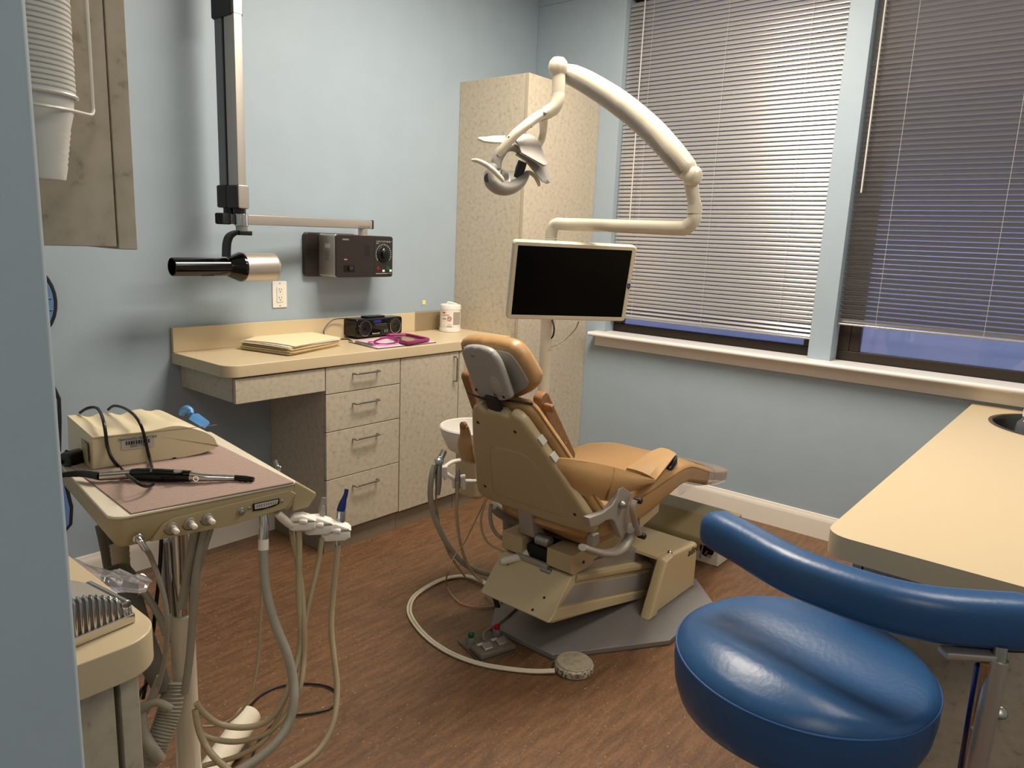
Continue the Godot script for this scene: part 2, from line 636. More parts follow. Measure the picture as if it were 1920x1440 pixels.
func room() -> void:
	var H = 2.95
	struct("floor", slab(Vector3(-5.2, -0.12, -0.2), Vector3(0.25, 0, 4.6)), M.floor)
	struct("ceiling", slab(Vector3(-5.2, H, -0.2), Vector3(0.25, H + 0.12, 4.6)), M.ceiling)
	struct("wall_back", slab(Vector3(-5.2, 0, -0.15), Vector3(0.2, H, 0)), M.wall)
	# window wall with two openings
	var z1 = 0.617
	var z2 = 1.810
	var z3 = 1.919
	var z4 = 3.11
	var hs = 0.8755
	var ht = 2.80
	var w = MB.new()
	w.span(Vector3(0, 0, 0), Vector3(0.2, hs, 4.45), 0)
	w.span(Vector3(0, ht, 0), Vector3(0.2, H, 4.45), 0)
	w.span(Vector3(0, hs, 0), Vector3(0.2, ht, z1), 0.003)
	w.span(Vector3(0, hs, z2), Vector3(0.2, ht, z3), 0.003)
	w.span(Vector3(0, hs, z4), Vector3(0.2, ht, 4.45), 0.003)
	struct("wall_right", w, M.wall)
	struct("wall_front", slab(Vector3(-5.2, 0, 4.4), Vector3(0.2, H, 4.55)), M.wall)
	struct("wall_left", slab(Vector3(-3.85, 0, 0), Vector3(-3.70, H, 2.385)), M.wall)
	var stub = MB.new().span(Vector3(-5.0, 0, 2.385), Vector3(-3.5605, H, 2.5), 0.004)
	struct("wall_partition", stub, M.wall)
	struct("wall_hall", slab(Vector3(-5.2, 0, 2.4), Vector3(-5.0, H, 4.6)), M.wall)
	# baseboards with a stepped top
	for b in [["baseboard_back", Vector3(-3.70, 0, 0), Vector3(-0.66, 0, 0), Vector3(0, 0, 1)], ["baseboard_right", Vector3(0, 0, 0.44), Vector3(0, 0, 2.6), Vector3(-1, 0, 0)]]:
		var dir: Vector3 = b[2] - b[1]
		var prof = PackedVector2Array([Vector2(0, 0), Vector2(0.016, 0), Vector2(0.016, 0.092), Vector2(0.013, 0.097), Vector2(0.013, 0.104), Vector2(0.008, 0.112), Vector2(0.006, 0.122), Vector2(0, 0.124)])
		var xf = Transform3D(Basis(b[3], Vector3.UP, dir.normalized()), b[1])
		struct(b[0], MB.new().prism(prof, 0, dir.length(), 0, xf), M.trim)
	# ceiling fittings above the treatment area (outside the picture)
	for f in [[Vector3(-1.40, H, 1.42), "long ceiling light over the dental chair"], [Vector3(-1.25, H, 3.15), "long ceiling light over the sink counter"], [Vector3(-4.35, H, 4.02), "long ceiling light in the hall behind the partition"]]:
		var at: Vector3 = f[0]
		var l = thing("ceiling_light", f[1], "light", at)
		var fr = MB.new()
		fr.span(at + Vector3(-0.63, -0.03, -0.33), at + Vector3(0.63, 0, -0.30), 0.002)
		fr.span(at + Vector3(-0.63, -0.03, 0.30), at + Vector3(0.63, 0, 0.33), 0.002)
		fr.span(at + Vector3(-0.63, -0.03, -0.30), at + Vector3(-0.60, 0, 0.30), 0.002)
		fr.span(at + Vector3(0.60, -0.03, -0.30), at + Vector3(0.63, 0, 0.30), 0.002)
		obj("frame", fr, M.white_soft, l)
		obj("diffuser", MB.new().span(at + Vector3(-0.60, -0.022, -0.30), at + Vector3(0.60, -0.012, 0.30), 0.001), M.lamp_panel, l)

func windows() -> void:
	# sill board with rounded nose and the apron under it
	var prof = PackedVector2Array([Vector2(0.09, 0), Vector2(-0.080, 0), Vector2(-0.0865, 0.005), Vector2(-0.0885, 0.0125), Vector2(-0.0865, 0.020), Vector2(-0.080, 0.025), Vector2(0.09, 0.025)])
	var ap = PackedVector2Array([Vector2(0, 0.8143), Vector2(-0.016, 0.8143), Vector2(-0.018, 0.818), Vector2(-0.018, 0.8755), Vector2(0, 0.8755)])
	var xf = Transform3D(Basis(Vector3(1, 0, 0), Vector3(0, 1, 0), Vector3(0, 0, 1)), Vector3(0, 0.8755, 0))
	struct("trim_1", MB.new().prism(prof, 0.555, 3.17, 0, xf), M.sill)
	struct("trim_2", MB.new().prism(ap, 0.565, 3.16, 0, Transform3D()), M.trim)
	var spans = [[0.617, 1.810], [1.919, 3.11]]
	for i in 2:
		var za: float = spans[i][0]
		var zb: float = spans[i][1]
		var fr = MB.new()
		fr.span(Vector3(0.095, 0.9, za), Vector3(0.145, 0.948, zb), 0.003)
		fr.span(Vector3(0.095, 2.75, za), Vector3(0.145, 2.80, zb), 0.003)
		fr.span(Vector3(0.095, 0.948, za), Vector3(0.145, 2.75, za + 0.055), 0.003)
		fr.span(Vector3(0.095, 0.948, zb - 0.055), Vector3(0.145, 2.75, zb), 0.003)
		var wn = struct("window_%d" % (i + 1), fr, M.bronze)
		obj("pane", MB.new().span(Vector3(0.118, 0.948, za + 0.055), Vector3(0.122, 2.75, zb - 0.055), 0), M.pane, wn)
		if i == 1:
			obj("mullion", MB.new().span(Vector3(0.098, 0.948, za + 0.055), Vector3(0.14, 2.75, za + 0.10), 0.003), M.bronze, wn)
	blind(0, 0.600 + 0.022, 1.805, 0.995, 68.0, [0.775, 1.212, 1.636], 0.72, "white slatted blind on the first window, slats tilted shut and shining")
	blind(1, 1.924, 3.105, 1.083, -46.0, [2.095, 2.532, 2.96], 1.955, "white slatted blind on the second window by the sink, slats half open and dull")

func blind(idx: int, za: float, zb: float, low: float, tilt: float, cords: Array, wand: float, label: String) -> void:
	var x = 0.047
	var top = 2.76
	var b = thing("window_blind", label, "blind", Vector3(x, low, (za + zb) / 2))
	obj("headrail", MB.new().span(Vector3(x - 0.014, top, za), Vector3(x + 0.014, top + 0.03, zb), 0.002), M.slat, b)
	obj("bottom_rail", MB.new().box(Vector3(x, low, (za + zb) / 2), Vector3(0.024, 0.010, zb - za), 0.003), M.slat, b)
	# one slat mesh shared by all: a shallow arc 25 mm wide
	var w = 0.0132
	var up = PackedVector2Array()
	var dn = PackedVector2Array()
	for k in 7:
		var u = -1.0 + k / 3.0
		up.append(Vector2(u * w, (1.0 - u * u) * 0.0021))
		dn.append(Vector2(u * w, (1.0 - u * u) * 0.0021 - 0.0005))
	dn.reverse()
	up.append_array(dn)
	var sm = MB.new().prism(up, -(zb - za) / 2, (zb - za) / 2).mesh(Vector3.ZERO)
	var pitch = 0.0222
	var n = int((top - low - 0.02) / pitch)
	var rng = RandomNumberGenerator.new()
	rng.seed = 70 + idx
	for k in n:
		var o = MeshInstance3D.new()
		o.name = "slat"
		o.mesh = sm
		o.material_override = M.slat
		o.position = Vector3(0, 0.018 + k * pitch, 0)
		var a = tilt + rng.randf_range(-1.5, 1.5)
		if k < 3 and idx == 0:
			a = tilt * 0.75
		o.rotation.z = deg_to_rad(a)
		b.add_child(o, true)
	for z in cords:
		var c = MB.new()
		for s in [-0.0145, 0.0145]:
			c.rod(Vector3(x + s, low, z), Vector3(x + s, top, z), 0.0007, 5)
		obj("ladder_cord", c, M.cord, b)
		obj("cord_button", MB.new().box(Vector3(x, low - 0.006, z), Vector3(0.016, 0.004, 0.03), 0.001), M.clear, b)
	var wl = 1.50 if idx == 0 else 1.70
	obj("tilt_wand", MB.new().rod(Vector3(x - 0.022, top, wand), Vector3(x - 0.024, wl, wand + 0.002), 0.004, 6, 0.001), M.cord, b)

# ---------------------------------------------------------------- counter wall
func bar_handle(a: Vector3, b: Vector3, out: Vector3) -> MB:
	var d = (b - a).normalized() * 0.012
	return MB.new().tube([a - out * 0.8, a - out * 0.1 + d * 0.1, a + d * 0.9, a + d * 2.0, b - d * 2.0, b - d * 0.9, b - out * 0.1 - d * 0.1, b - out * 0.8], 0.0042, 8, 4)

func counter_units() -> void:
	var D = 0.437
	var zf = 0.428
	# worktop: one continuous slab, rounded at the free end, with its splash boards
	var t = thing("worktop", "long cream worktop with backsplash along the wall under the wall box", "worktop", Vector3(-1.5, HC - 0.048, 0.2))
	var poly = PackedVector2Array([Vector2(-0.663, 0.001), Vector2(-0.663, D)])
	for k in 7:
		var a = PI / 2 + PI / 2 * k / 6.0
		poly.append(Vector2(-2.318 + 0.06 + cos(a) * 0.06, D - 0.06 + sin(a) * 0.06))
	poly.append(Vector2(-2.318, 0.001))
	obj("slab", MB.new().prism(poly, HC - 0.048, HC, 0.003, on_top()), M.worktop, t)
	obj("backsplash", MB.new().span(Vector3(-2.318, HC, 0.0005), Vector3(-0.663, 1.002, 0.020), 0.002), M.worktop, t)
	# knee-space apron under the free end
	var ap = thing("desk_apron", "stone-look laminate apron hanging under the free end of the worktop", "cabinet", Vector3(-2.07, 0.75, 0.2))
	obj("box", MB.new().span(Vector3(-2.283, 0.752, 0.001), Vector3(-1.868, 0.851, zf - 0.020), 0.001), M.laminate, ap)
	obj("front_panel", MB.new().span(Vector3(-2.280, 0.748, zf - 0.018), Vector3(-1.870, 0.846, zf), 0.0015), M.laminate, ap)
	# drawer unit
	var dr = thing("drawer_cabinet", "laminate base cabinet with four drawers left of the cupboard doors", "cabinet", Vector3(-1.657, 0, 0.2))
	obj("body", MB.new().span(Vector3(-1.8674, 0.085, 0.001), Vector3(-1.448, 0.851, zf - 0.020), 0.001), M.laminate, dr)
	obj("kick_board", MB.new().span(Vector3(-1.866, 0, 0.001), Vector3(-1.448, 0.085, zf - 0.022), 0.001), M.kick, dr)
	var ys = [0.848, 0.728, 0.560, 0.343, 0.092]
	for k in 4:
		var d = obj("drawer", MB.new().span(Vector3(-1.866, ys[k + 1] + 0.0035, zf - 0.018), Vector3(-1.450, ys[k], zf), 0.0015), M.laminate, dr)
		var hy: float = [0.808, 0.674, 0.511, 0.292][k]
		obj("handle", bar_handle(Vector3(-1.724, hy, zf + 0.026), Vector3(-1.588, hy, zf + 0.026), Vector3(0, 0, 0.03)), M.handle, d)
	for u in [[-1.4465, -1.0535, -1.092, "laminate base cabinet with one tall door beside the drawers"], [-1.0505, -0.664, -1.012, "laminate base cabinet mostly hidden behind the dental chair headrest"]]:
		var c = thing("door_cabinet", u[3], "cabinet", Vector3((u[0] + u[1]) / 2, 0, 0.2))
		obj("body", MB.new().span(Vector3(u[0], 0.085, 0.001), Vector3(u[1], 0.851, zf - 0.020), 0.001), M.laminate, c)
		obj("kick_board", MB.new().span(Vector3(u[0], 0, 0.001), Vector3(u[1], 0.085, zf - 0.022), 0.001), M.kick, c)
		var d = obj("door", MB.new().span(Vector3(u[0] + 0.0015, 0.092, zf - 0.018), Vector3(u[1] - 0.0015, 0.848, zf), 0.0015), M.laminate, c)
		obj("handle", bar_handle(Vector3(u[2], 0.825, zf + 0.026), Vector3(u[2], 0.700, zf + 0.026), Vector3(0, 0, 0.03)), M.handle, d)
	# tall cabinet in the corner
	var tc = thing("tall_cabinet", "tall stone-look laminate cabinet standing in the corner beside the window", "cabinet", Vector3(-0.35, 0, 0.22))
	obj("body", MB.new().span(Vector3(-0.661, 0.0, 0.001), Vector3(-0.002, 2.2516, 0.463), 0.001), M.laminate, tc)
	obj("filler_strip", MB.new().span(Vector3(-0.045, 0.09, 0.465), Vector3(-0.002, 2.2516, 0.4855), 0.001), M.laminate, tc)
	var td = obj("door", MB.new().span(Vector3(-0.6605, 0.09, 0.4655), Vector3(-0.048, 2.2516, 0.4857), 0.0015), M.laminate, tc)
	obj("edge_band", MB.new().span(Vector3(-0.6615, 0.09, 0.4660), Vector3(-0.6605, 2.2516, 0.4857), 0.0002), M.laminate_edge, td)
	# duplex outlet
	var o = thing("wall_outlet", "white duplex wall outlet above the backsplash under the silver tube head", "outlet", Vector3(-1.8113, 1.1231, 0.0030))
	var oc: Vector3 = Vector3(-1.8093, 1.1228, 0.0000)
	var f = Transform3D(Basis(), oc)
	obj("cover_plate", MB.new().prism(rrect(0.075, 0.121, 0.004), 0.0, 0.006, 0.003, f), M.white, o)
	var ins = obj("insert", MB.new().prism(rrect(0.034, 0.070, 0.004), 0.005, 0.009, 0.001, f), M.white_soft, o)
	var sl = MB.new()
	for s in [-0.018, 0.020]:
		sl.box(oc + Vector3(-0.006, s + 0.004, 0.0091), Vector3(0.0022, 0.008, 0.0008), 0)
		sl.box(oc + Vector3(0.006, s + 0.004, 0.0091), Vector3(0.0022, 0.007, 0.0008), 0)
		sl.rod(oc + Vector3(0, s - 0.007, 0.0086), oc + Vector3(0, s - 0.007, 0.0096), 0.0026, 10)
	obj("socket_slots", sl, M.black, ins)
	for s in [-0.051, 0.051]:
		obj("screw", MB.new().rod(oc + Vector3(0, s, 0.0055), oc + Vector3(0, s, 0.0072), 0.003, 10, 0.0005), M.steel, o)
	# clear splash sheet behind the wipes tub, and the yellow note
	var ac = MB.new().span(Vector3(-0.985, HC + 0.001, 0.0215), Vector3(-0.685, 1.01, 0.0245), 0.0004)
	solo("acrylic_sheet", ac, M.acrylic, Vector3(-0.83, HC, 0.023), "clear acrylic sheet standing against the backsplash behind the wipes tub", "sheet")
	var np: Vector3 = Vector3(-0.9018, 1.0544, 0.0020)
	solo("sticky_note", MB.new().box(np, Vector3(0.024, 0.024, 0.001), 0.0002), M.yellow_note, np, "small square yellow note stuck on the wall left of the wipes tub", "note")

# ---------------------------------------------------------------- wall x-ray unit
func xray() -> void:
	var b = thing("xray_control_box", "brown and silver wall box with dial above the worktop radio", "control box", Vector3(-1.44, 1.21, 0.02))
	var x0 = -1.612
	var x1 = -1.268
	var y0 = 1.207
	var y1 = 1.406
	obj("wall_plate", MB.new().prism(rrect(0.30, y1 - y0 + 0.006, 0.02), 0.0, 0.026, 0.004, Transform3D(Basis(), Vector3(-1.535, (y0 + y1) / 2, 0))), M.brown_panel, b)
	var cx = (x0 + x1) / 2
	var cy = (y0 + y1) / 2
	var w = x1 - x0
	var h = y1 - y0
	obj("housing", MB.new().prism(rrect(w, h, 0.012), 0.026, 0.150, 0.004, Transform3D(Basis(), Vector3(cx, cy, 0))), M.aluminium, b)
	var p = obj("front_panel", MB.new().prism(rrect(w - 0.002, h - 0.002, 0.012), 0.150, 0.160, 0.004, Transform3D(Basis(), Vector3(cx, cy, 0))), M.brown_panel, b)
	var zf = 0.1605
	obj("timer_field", MB.new().box(Vector3(x1 - 0.062, cy, zf), Vector3(0.110, h - 0.022, 0.001), 0.0004), M.charcoal, p)
	var R = Vector3.RIGHT
	var U = Vector3.UP
	text("SIEMENS", 0.007, Vector3(x0 + 0.055, y1 - 0.023, zf), R, U, M.ink_pale, b)
	text("s t e r o t i m e r", 0.010, Vector3(x1 - 0.060, y1 - 0.026, zf + 0.0006), R, U, M.ink_pale, b)
	text("60 Hz", 0.005, Vector3(x1 - 0.100, y1 - 0.036, zf + 0.0006), R, U, M.ink_pale, b)
	# speaker grille of small holes
	var g = MB.new()
	for i in 5:
		for j in 9:
			g.rod(Vector3(x0 + 0.166 + i * 0.0068, y1 - 0.048 - j * 0.0061, zf - 0.002), Vector3(x0 + 0.166 + i * 0.0068, y1 - 0.048 - j * 0.0061, zf + 0.0003), 0.0018, 6)
	var gg = obj("speaker_holes", g, M.black, p)
	gg.set_meta("kind", "stuff")
	# dial
	var dc = Vector3(x1 - 0.062, cy + 0.012, zf)
	var tick = MB.new()
	for k in 22:
		var a = deg_to_rad(-35.0 + 250.0 * k / 21.0)
		var pos = dc + Vector3(cos(a), sin(a), 0) * 0.047
		tick.box(pos + Vector3(0, 0, 0.0008), Vector3(0.0062, 0.0026, 0.0006), 0, Basis(Vector3(0, 0, 1), a))
	obj("dial_scale", tick, M.ink_pale, p)
	var dz = Transform3D(Basis(Vector3(1, 0, 0), Vector3(0, 0, 1), Vector3(0, -1, 0)), dc)
	var dl = obj("dial", MB.new().lathe([[0.0, 0.0], [0.039, 0.0], [0.039, 0.004], [0.036, 0.006], [0.022, 0.007], [0.021, 0.022], [0.018, 0.024], [0.0, 0.024]], 32, dz), M.black, b)
	obj("pointer", MB.new().box(dc + Vector3(-0.006, 0.020, 0.0075), Vector3(0.008, 0.016, 0.0015), 0.0005, Basis(Vector3(0, 0, 1), -0.5)), M.ink_pale, dl)
	obj("red_lamp", MB.new().box(Vector3(x1 - 0.096, y0 + 0.043, zf + 0.001), Vector3(0.014, 0.014, 0.004), 0.001), M.red, b)
	obj("green_button", MB.new().box(Vector3(x1 - 0.036, y0 + 0.043, zf + 0.001), Vector3(0.021, 0.017, 0.005), 0.001), M.green, b)
	for s in [[x1 - 0.061, y0 + 0.031], [x1 - 0.016, y0 + 0.032]]:
		obj("white_tag", MB.new().box(Vector3(s[0], s[1], zf + 0.0008), Vector3(0.014, 0.011, 0.001), 0.0003), M.white, b)
	obj("caption", MB.new().box(Vector3(x1 - 0.074, y0 + 0.018, zf + 0.0008), Vector3(0.070, 0.0035, 0.0005), 0).box(Vector3(x1 - 0.024, y0 + 0.019, zf + 0.0008), Vector3(0.030, 0.0015, 0.0005), 0), M.ink_grey, b)
	var sw = obj("switch_field", MB.new().box(Vector3(x0 + 0.075, y0 + 0.042, zf), Vector3(0.064, 0.032, 0.002), 0.0008), M.black, b)
	obj("rocker", MB.new().box(Vector3(x0 + 0.082, y0 + 0.043, zf + 0.004), Vector3(0.026, 0.018, 0.008), 0.002, Basis(Vector3(0, 1, 0), 0.2)), M.charcoal, sw)
	obj("warning_tag", MB.new().box(Vector3(x0 + 0.054, y0 + 0.084, zf + 0.0006), Vector3(0.018, 0.006, 0.0008), 0.0002), M.tag_pink, b)
	obj("side_label", MB.new().box(Vector3(x0 - 0.0003, cy + 0.045, 0.095), Vector3(0.0008, 0.020, 0.040), 0.0002), M.ink_pale, b)
	var rows = MB.new()
	for k in 7:
		rows.box(Vector3(x0 - 0.0004, cy + 0.018 - k * 0.0065, 0.092), Vector3(0.0006, 0.003, 0.036 - 0.004 * (k % 3)), 0)
	obj("side_print", rows, M.alu_dark, b)
	# ---- swing arm, folded spring arm and tube head
	var a = thing("xray_unit", "silver dental x-ray arm with tube head hanging from the wall box", "x-ray arm", Vector3(-1.44, 1.41, 0.12))
	var pl = Vector3(-2.168, 1.4465, 0.205)
	var pr = Vector3(-1.385, 1.4575, 0.118)
	var dir = (pr - pl).normalized()
	var bas = Basis(dir, dir.cross(Vector3.UP).cross(dir) * 1.0, dir.cross(Vector3.UP))
	obj("pivot", MB.new().rod(Vector3(-1.427, 1.404, 0.122), Vector3(-1.427, 1.44, 0.122), 0.022, 24, 0.002), M.aluminium, a)
	var ha = obj("horizontal_arm", MB.new().box((pl + pr) / 2, Vector3((pr - pl).length(), 0.041, 0.048), 0.004, bas), M.aluminium, a)
	obj("end_cap", MB.new().box(pr + dir * 0.004, Vector3(0.008, 0.042, 0.049), 0.002, bas), M.charcoal, ha)
	obj("end_cap", MB.new().box(pl - dir * 0.018, Vector3(0.042, 0.044, 0.051), 0.004, bas), M.black_matt, ha)
	text("H E L I O D E N T", 0.0075, pr - dir * 0.055 + bas.z * 0.0243 - Vector3(0, 0.012, 0), dir, Vector3.UP, M.ink, ha)
	# folded spring arm: two parallel profiles standing side by side
	var cxm = -2.132
	obj("rear_profile", MB.new().span(Vector3(cxm - 0.018, 1.575, 0.120), Vector3(cxm + 0.018, 2.60, 0.172), 0.003), M.alu_dark, a)
	obj("spring_cover", MB.new().span(Vector3(cxm - 0.013, 1.575, 0.172), Vector3(cxm + 0.013, 2.60, 0.190), 0.001), M.black, a)
	obj("front_profile", MB.new().span(Vector3(cxm - 0.018, 1.575, 0.190), Vector3(cxm + 0.018, 2.60, 0.262), 0.003), M.aluminium, a)
	obj("upper_knee", MB.new().span(Vector3(cxm - 0.026, 2.195, 0.112), Vector3(cxm + 0.026, 2.60, 0.256), 0.005), M.charcoal, a)
	obj("upper_knee_face", MB.new().span(Vector3(cxm - 0.0185, 2.20, 0.254), Vector3(cxm + 0.0185, 2.60, 0.264), 0.002), M.aluminium, a)
	var kn = obj("knee_housing", MB.new().span(Vector3(cxm - 0.028, 1.490, 0.114), Vector3(cxm + 0.028, 1.578, 0.186), 0.004).span(Vector3(cxm - 0.028, 1.488, 0.188), Vector3(cxm + 0.028, 1.576, 0.264), 0.004), M.charcoal, a)
	obj("knee_face", MB.new().span(Vector3(cxm - 0.022, 1.489, 0.262), Vector3(cxm + 0.022, 1.577, 0.272), 0.003), M.aluminium, kn)
	obj("collar", MB.new().rod(Vector3(cxm, 1.468, 0.236), Vector3(cxm, 1.489, 0.236), 0.024, 24, 0.001).rod(Vector3(cxm, 1.466, 0.166), Vector3(cxm, 1.490, 0.166), 0.026, 24, 0.001), M.black, a)
	obj("joint_ring", MB.new().rod(Vector3(cxm, 1.420, 0.248), Vector3(cxm, 1.468, 0.248), 0.0265, 28, 0.002), M.chrome, a)
	obj("joint_stem", MB.new().rod(Vector3(cxm, 1.402, 0.248), Vector3(cxm, 1.422, 0.248), 0.022, 24, 0.001), M.steel, a)
	# hanger strap: flat black hook from the joint down to the head
	var hk = [Vector3(cxm + 0.012, 1.396, 0.246), Vector3(cxm - 0.008, 1.396, 0.246), Vector3(cxm - 0.028, 1.393, 0.242), Vector3(cxm - 0.045, 1.380, 0.236), Vector3(cxm - 0.052, 1.360, 0.230), Vector3(cxm - 0.053, 1.335, 0.224), Vector3(cxm - 0.053, 1.298, 0.220)]
	var g2 = []
	for q in MB.curve(PackedVector3Array(hk), 5):
		g2.append(PackedVector3Array([q + Vector3(0, 0, -0.022), q + Vector3(0, 0, 0.022)]))
	obj("hanger_strap", MB.new().sheet(g2, 0.014), M.black, a)
	obj("strap_block", MB.new().box(Vector3(cxm + 0.004, 1.394, 0.248), Vector3(0.056, 0.018, 0.052), 0.002), M.black, a)
	# tube head along x
	var ax = Transform3D(Basis(Vector3(0, 1, 0), Vector3(-1, 0, 0), Vector3(0, 0, 1)), Vector3(-1.965, 1.2585, 0.21))
	obj("tube_head", MB.new().lathe([[0.0, 0.0], [0.050, 0.0], [0.056, 0.004], [0.0585, 0.012], [0.0585, 0.148], [0.0575, 0.150], [0.0, 0.150]], 40, ax), M.aluminium, a)
	obj("rear_cap", MB.new().lathe([[0.0, -0.012], [0.036, -0.012], [0.040, -0.009], [0.041, 0.002], [0.0, 0.002]], 32, ax), M.alu_dark, a)
	obj("collimator", MB.new().lathe([[0.0, 0.150], [0.0588, 0.150], [0.0592, 0.158], [0.057, 0.164], [0.040, 0.205], [0.0355, 0.212], [0.0, 0.213]], 40, ax), M.black_gloss, a)
	var co = obj("cone", MB.new().lathe([[0.030, 0.205], [0.0352, 0.206], [0.0352, 0.432], [0.034, 0.434], [0.0318, 0.434], [0.0315, 0.40], [0.0315, 0.207]], 40, ax), M.black_gloss, a)
	obj("cone_label", MB.new().box(Vector3(-2.265, 1.2243, 0.222), Vector3(0.052, 0.001, 0.006), 0), M.ink_grey, co)

# ---------------------------------------------------------------- things on the worktop
func counter_things() -> void:
	# stack of folders, each a folded sheet of its own
	var fp: Array[Vector3] = [Vector3(-2.0562, 0.9000, 0.0868), Vector3(-1.9945, 0.9000, 0.3569), Vector3(-1.6620, 0.9000, 0.2527), Vector3(-1.6440, 0.9000, -0.1871)]   # left, near, right, far corner of the bottom folder
	var rng = RandomNumberGenerator.new()
	rng.seed = 4
	var n = 11
	for k in n:
		var y0 = 0.9005 + k * 0.0036
		var sh = Vector3(rng.randf_range(-0.010, 0.010), 0, rng.randf_range(-0.007, 0.007))
		var tw = rng.randf_range(-0.03, 0.03)
		if k == n - 1:
			sh = Vector3(0.012, 0, -0.006)
			tw = 0.05
		var mid = (fp[0] + fp[1] + fp[2] + fp[3]) / 4
		var q = []
		for i in 4:
			var d: Vector3 = fp[i] - mid
			q.append(mid + d.rotated(Vector3.UP, tw) + sh)
		var mb = MB.new()
		# two leaves sprung apart a little at the open (left) side
		for leaf in 2:
			var rows = []
			for i in 7:
				var u = i / 6.0
				var row = PackedVector3Array()
				for j in 5:
					var v = j / 4.0
					var pt: Vector3 = q[0].lerp(q[3], v).lerp(q[1].lerp(q[2], v), u)
					var gap: float = 0.0007 + leaf * (0.0010 + 0.0016 * (1.0 - v) ** 2)
					var crown = 0.0
					if k > 5:
						crown = 0.004 * (k - 5) / 5.0 * sin(PI * u) * (1.0 - v * 0.7)
					pt.y = y0 + gap + crown
					row.append(pt)
				rows.append(row)
			mb.sheet(rows, 0.0009)
		var lab = "manila folder in the thin pile on the worktop, under the top folder"
		var mat: Material = M.manila if k % 3 else M.manila_dark
		if k == n - 1:
			lab = "topmost smooth manila folder of the pile on the worktop"
			mat = M.manila
		elif k == n - 2:
			mat = M.paper
			lab = "white sheaf showing at the left just under the topmost manila folder"
		elif k == 0:
			lab = "bottom folder of the pile, lying directly on the worktop"
		solo("folder" if k != n - 2 else "paper_sheaf", mb, mat, Vector3(mid.x, y0, mid.z), lab, "folder", "folders piled on the worktop")
	# radio
	var rl: Vector3 = Vector3(-1.4562, 0.9000, 0.1118)
	var rr: Vector3 = Vector3(-1.1421, 0.9000, 0.0946)
	var rx = (rr - rl).normalized()
	var rz = rx.cross(Vector3.UP)
	var rw = (rr - rl).length()
	var rh = 0.099
	var rd = 0.105
	var c0 = (rl + rr) / 2 - rz * rd / 2
	var bs = Basis(rx, Vector3.UP, rz)
	var r = thing("radio", "black portable stereo radio with two round speakers against the backsplash", "radio", c0)
	obj("case", MB.new().prism(rrect(rw, rh - 0.008, 0.014), -rd / 2, rd / 2, 0.006, Transform3D(bs, c0 + Vector3(0, rh / 2 + 0.004, 0))), M.black_gloss, r)
	for s in [-0.35, 0.35]:
		obj("foot", MB.new().box(c0 + rx * s * rw + Vector3(0, 0.004, 0), Vector3(0.03, 0.008, 0.06), 0.001, bs), M.black_matt, r)
	var fr = c0 + rz * (rd / 2 + 0.0008) + Vector3(0, rh / 2 + 0.003, 0)
	for s in [-0.325, 0.325]:
		var xf = Transform3D(Basis(rx, rz, -Vector3.UP), fr + rx * s * rw)
		var sp = obj("speaker", MB.new().lathe([[0.0, -0.004], [0.012, -0.001], [0.034, 0.003], [0.037, 0.004], [0.037, -0.002], [0.0, -0.005]], 32, xf), M.black, r)
		obj("ring", MB.new().ring(0.0368, 0.0388, 0.0, 0.0052, 36, xf), M.chrome, sp)
	obj("display", MB.new().box(fr + rx * -0.020 + Vector3(0, 0.030, 0.0003), Vector3(0.052, 0.013, 0.002), 0.0005, bs), M.navy, r)
	var lines = MB.new()
	for k in 9:
		lines.box(fr + rx * (-0.028 + k * 0.0085) + Vector3(0, 0.009 - (k % 2) * 0.002, 0.0006), Vector3(0.0008, 0.006, 0.001), 0, bs)
	lines.box(fr + rx * 0.006 + Vector3(0, 0.016, 0.0006), Vector3(0.085, 0.0008, 0.001), 0, bs)
	obj("dial_scale", lines, M.ink_grey, r)
	text("Panasonic", 0.008, fr + rx * -0.028 + Vector3(0, -0.030, 0.0008), rx, Vector3.UP, M.ink_pale, r, "lettering", "Droid Sans", true)
	for k in 2:
		obj("button", MB.new().box(fr + rx * (0.032 + k * 0.014) + Vector3(0, -0.022, 0.001), Vector3(0.008, 0.014, 0.003), 0.001, bs), M.grey_metal, r)
	obj("top_handle", MB.new().box(c0 + Vector3(0, rh + 0.003, 0), Vector3(rw * 0.40, 0.007, 0.05), 0.003, bs), M.black, r)
	obj("power_cord", MB.new().tube([Vector3(-1.4668, 0.9969, 0.0500), Vector3(-1.4952, 1.0006, 0.0450), Vector3(-1.5422, 0.9947, 0.0400), Vector3(-1.5864, 0.9666, 0.0450), Vector3(-1.6062, 0.9380, 0.0550), Vector3(-1.5921, 0.9124, 0.0650), Vector3(-1.5435, 0.9048, 0.0750), Vector3(-1.4912, 0.9027, 0.0900), Vector3(-1.5389, 0.9050, 0.1884)], 0.0028, 6, 6), M.black, r)
	# clipboard with a pink sheet
	var kp: Array[Vector3] = [Vector3(-1.5453, 0.9000, 0.1642), Vector3(-1.5712, 0.9000, 0.4105), Vector3(-1.1984, 0.9000, 0.4083), Vector3(-1.1632, 0.9000, 0.1308)]
	var km = (kp[0] + kp[1] + kp[2] + kp[3]) / 4
	var cb = thing("clipboard", "thin clipboard with a pale pink sheet lying in front of the radio", "clipboard", Vector3(km.x, 0.9, km.z))
	var bp = PackedVector2Array()
	var pp = PackedVector2Array()
	for p in kp:
		bp.append(Vector2(p.x, p.z))
		pp.append(Vector2(lerpf(km.x, p.x, 0.985), lerpf(km.z, p.z, 0.985)))
	obj("board", MB.new().prism(bp, 0.9005, 0.9035, 0.0005, on_top()), M.brown_panel, cb)
	obj("sheet", MB.new().prism(pp, 0.9036, 0.9046, 0.0002, on_top()), M.pink_paper, cb)
	var ka: Vector3 = Vector3(-1.5373, 0.9080, 0.2144)
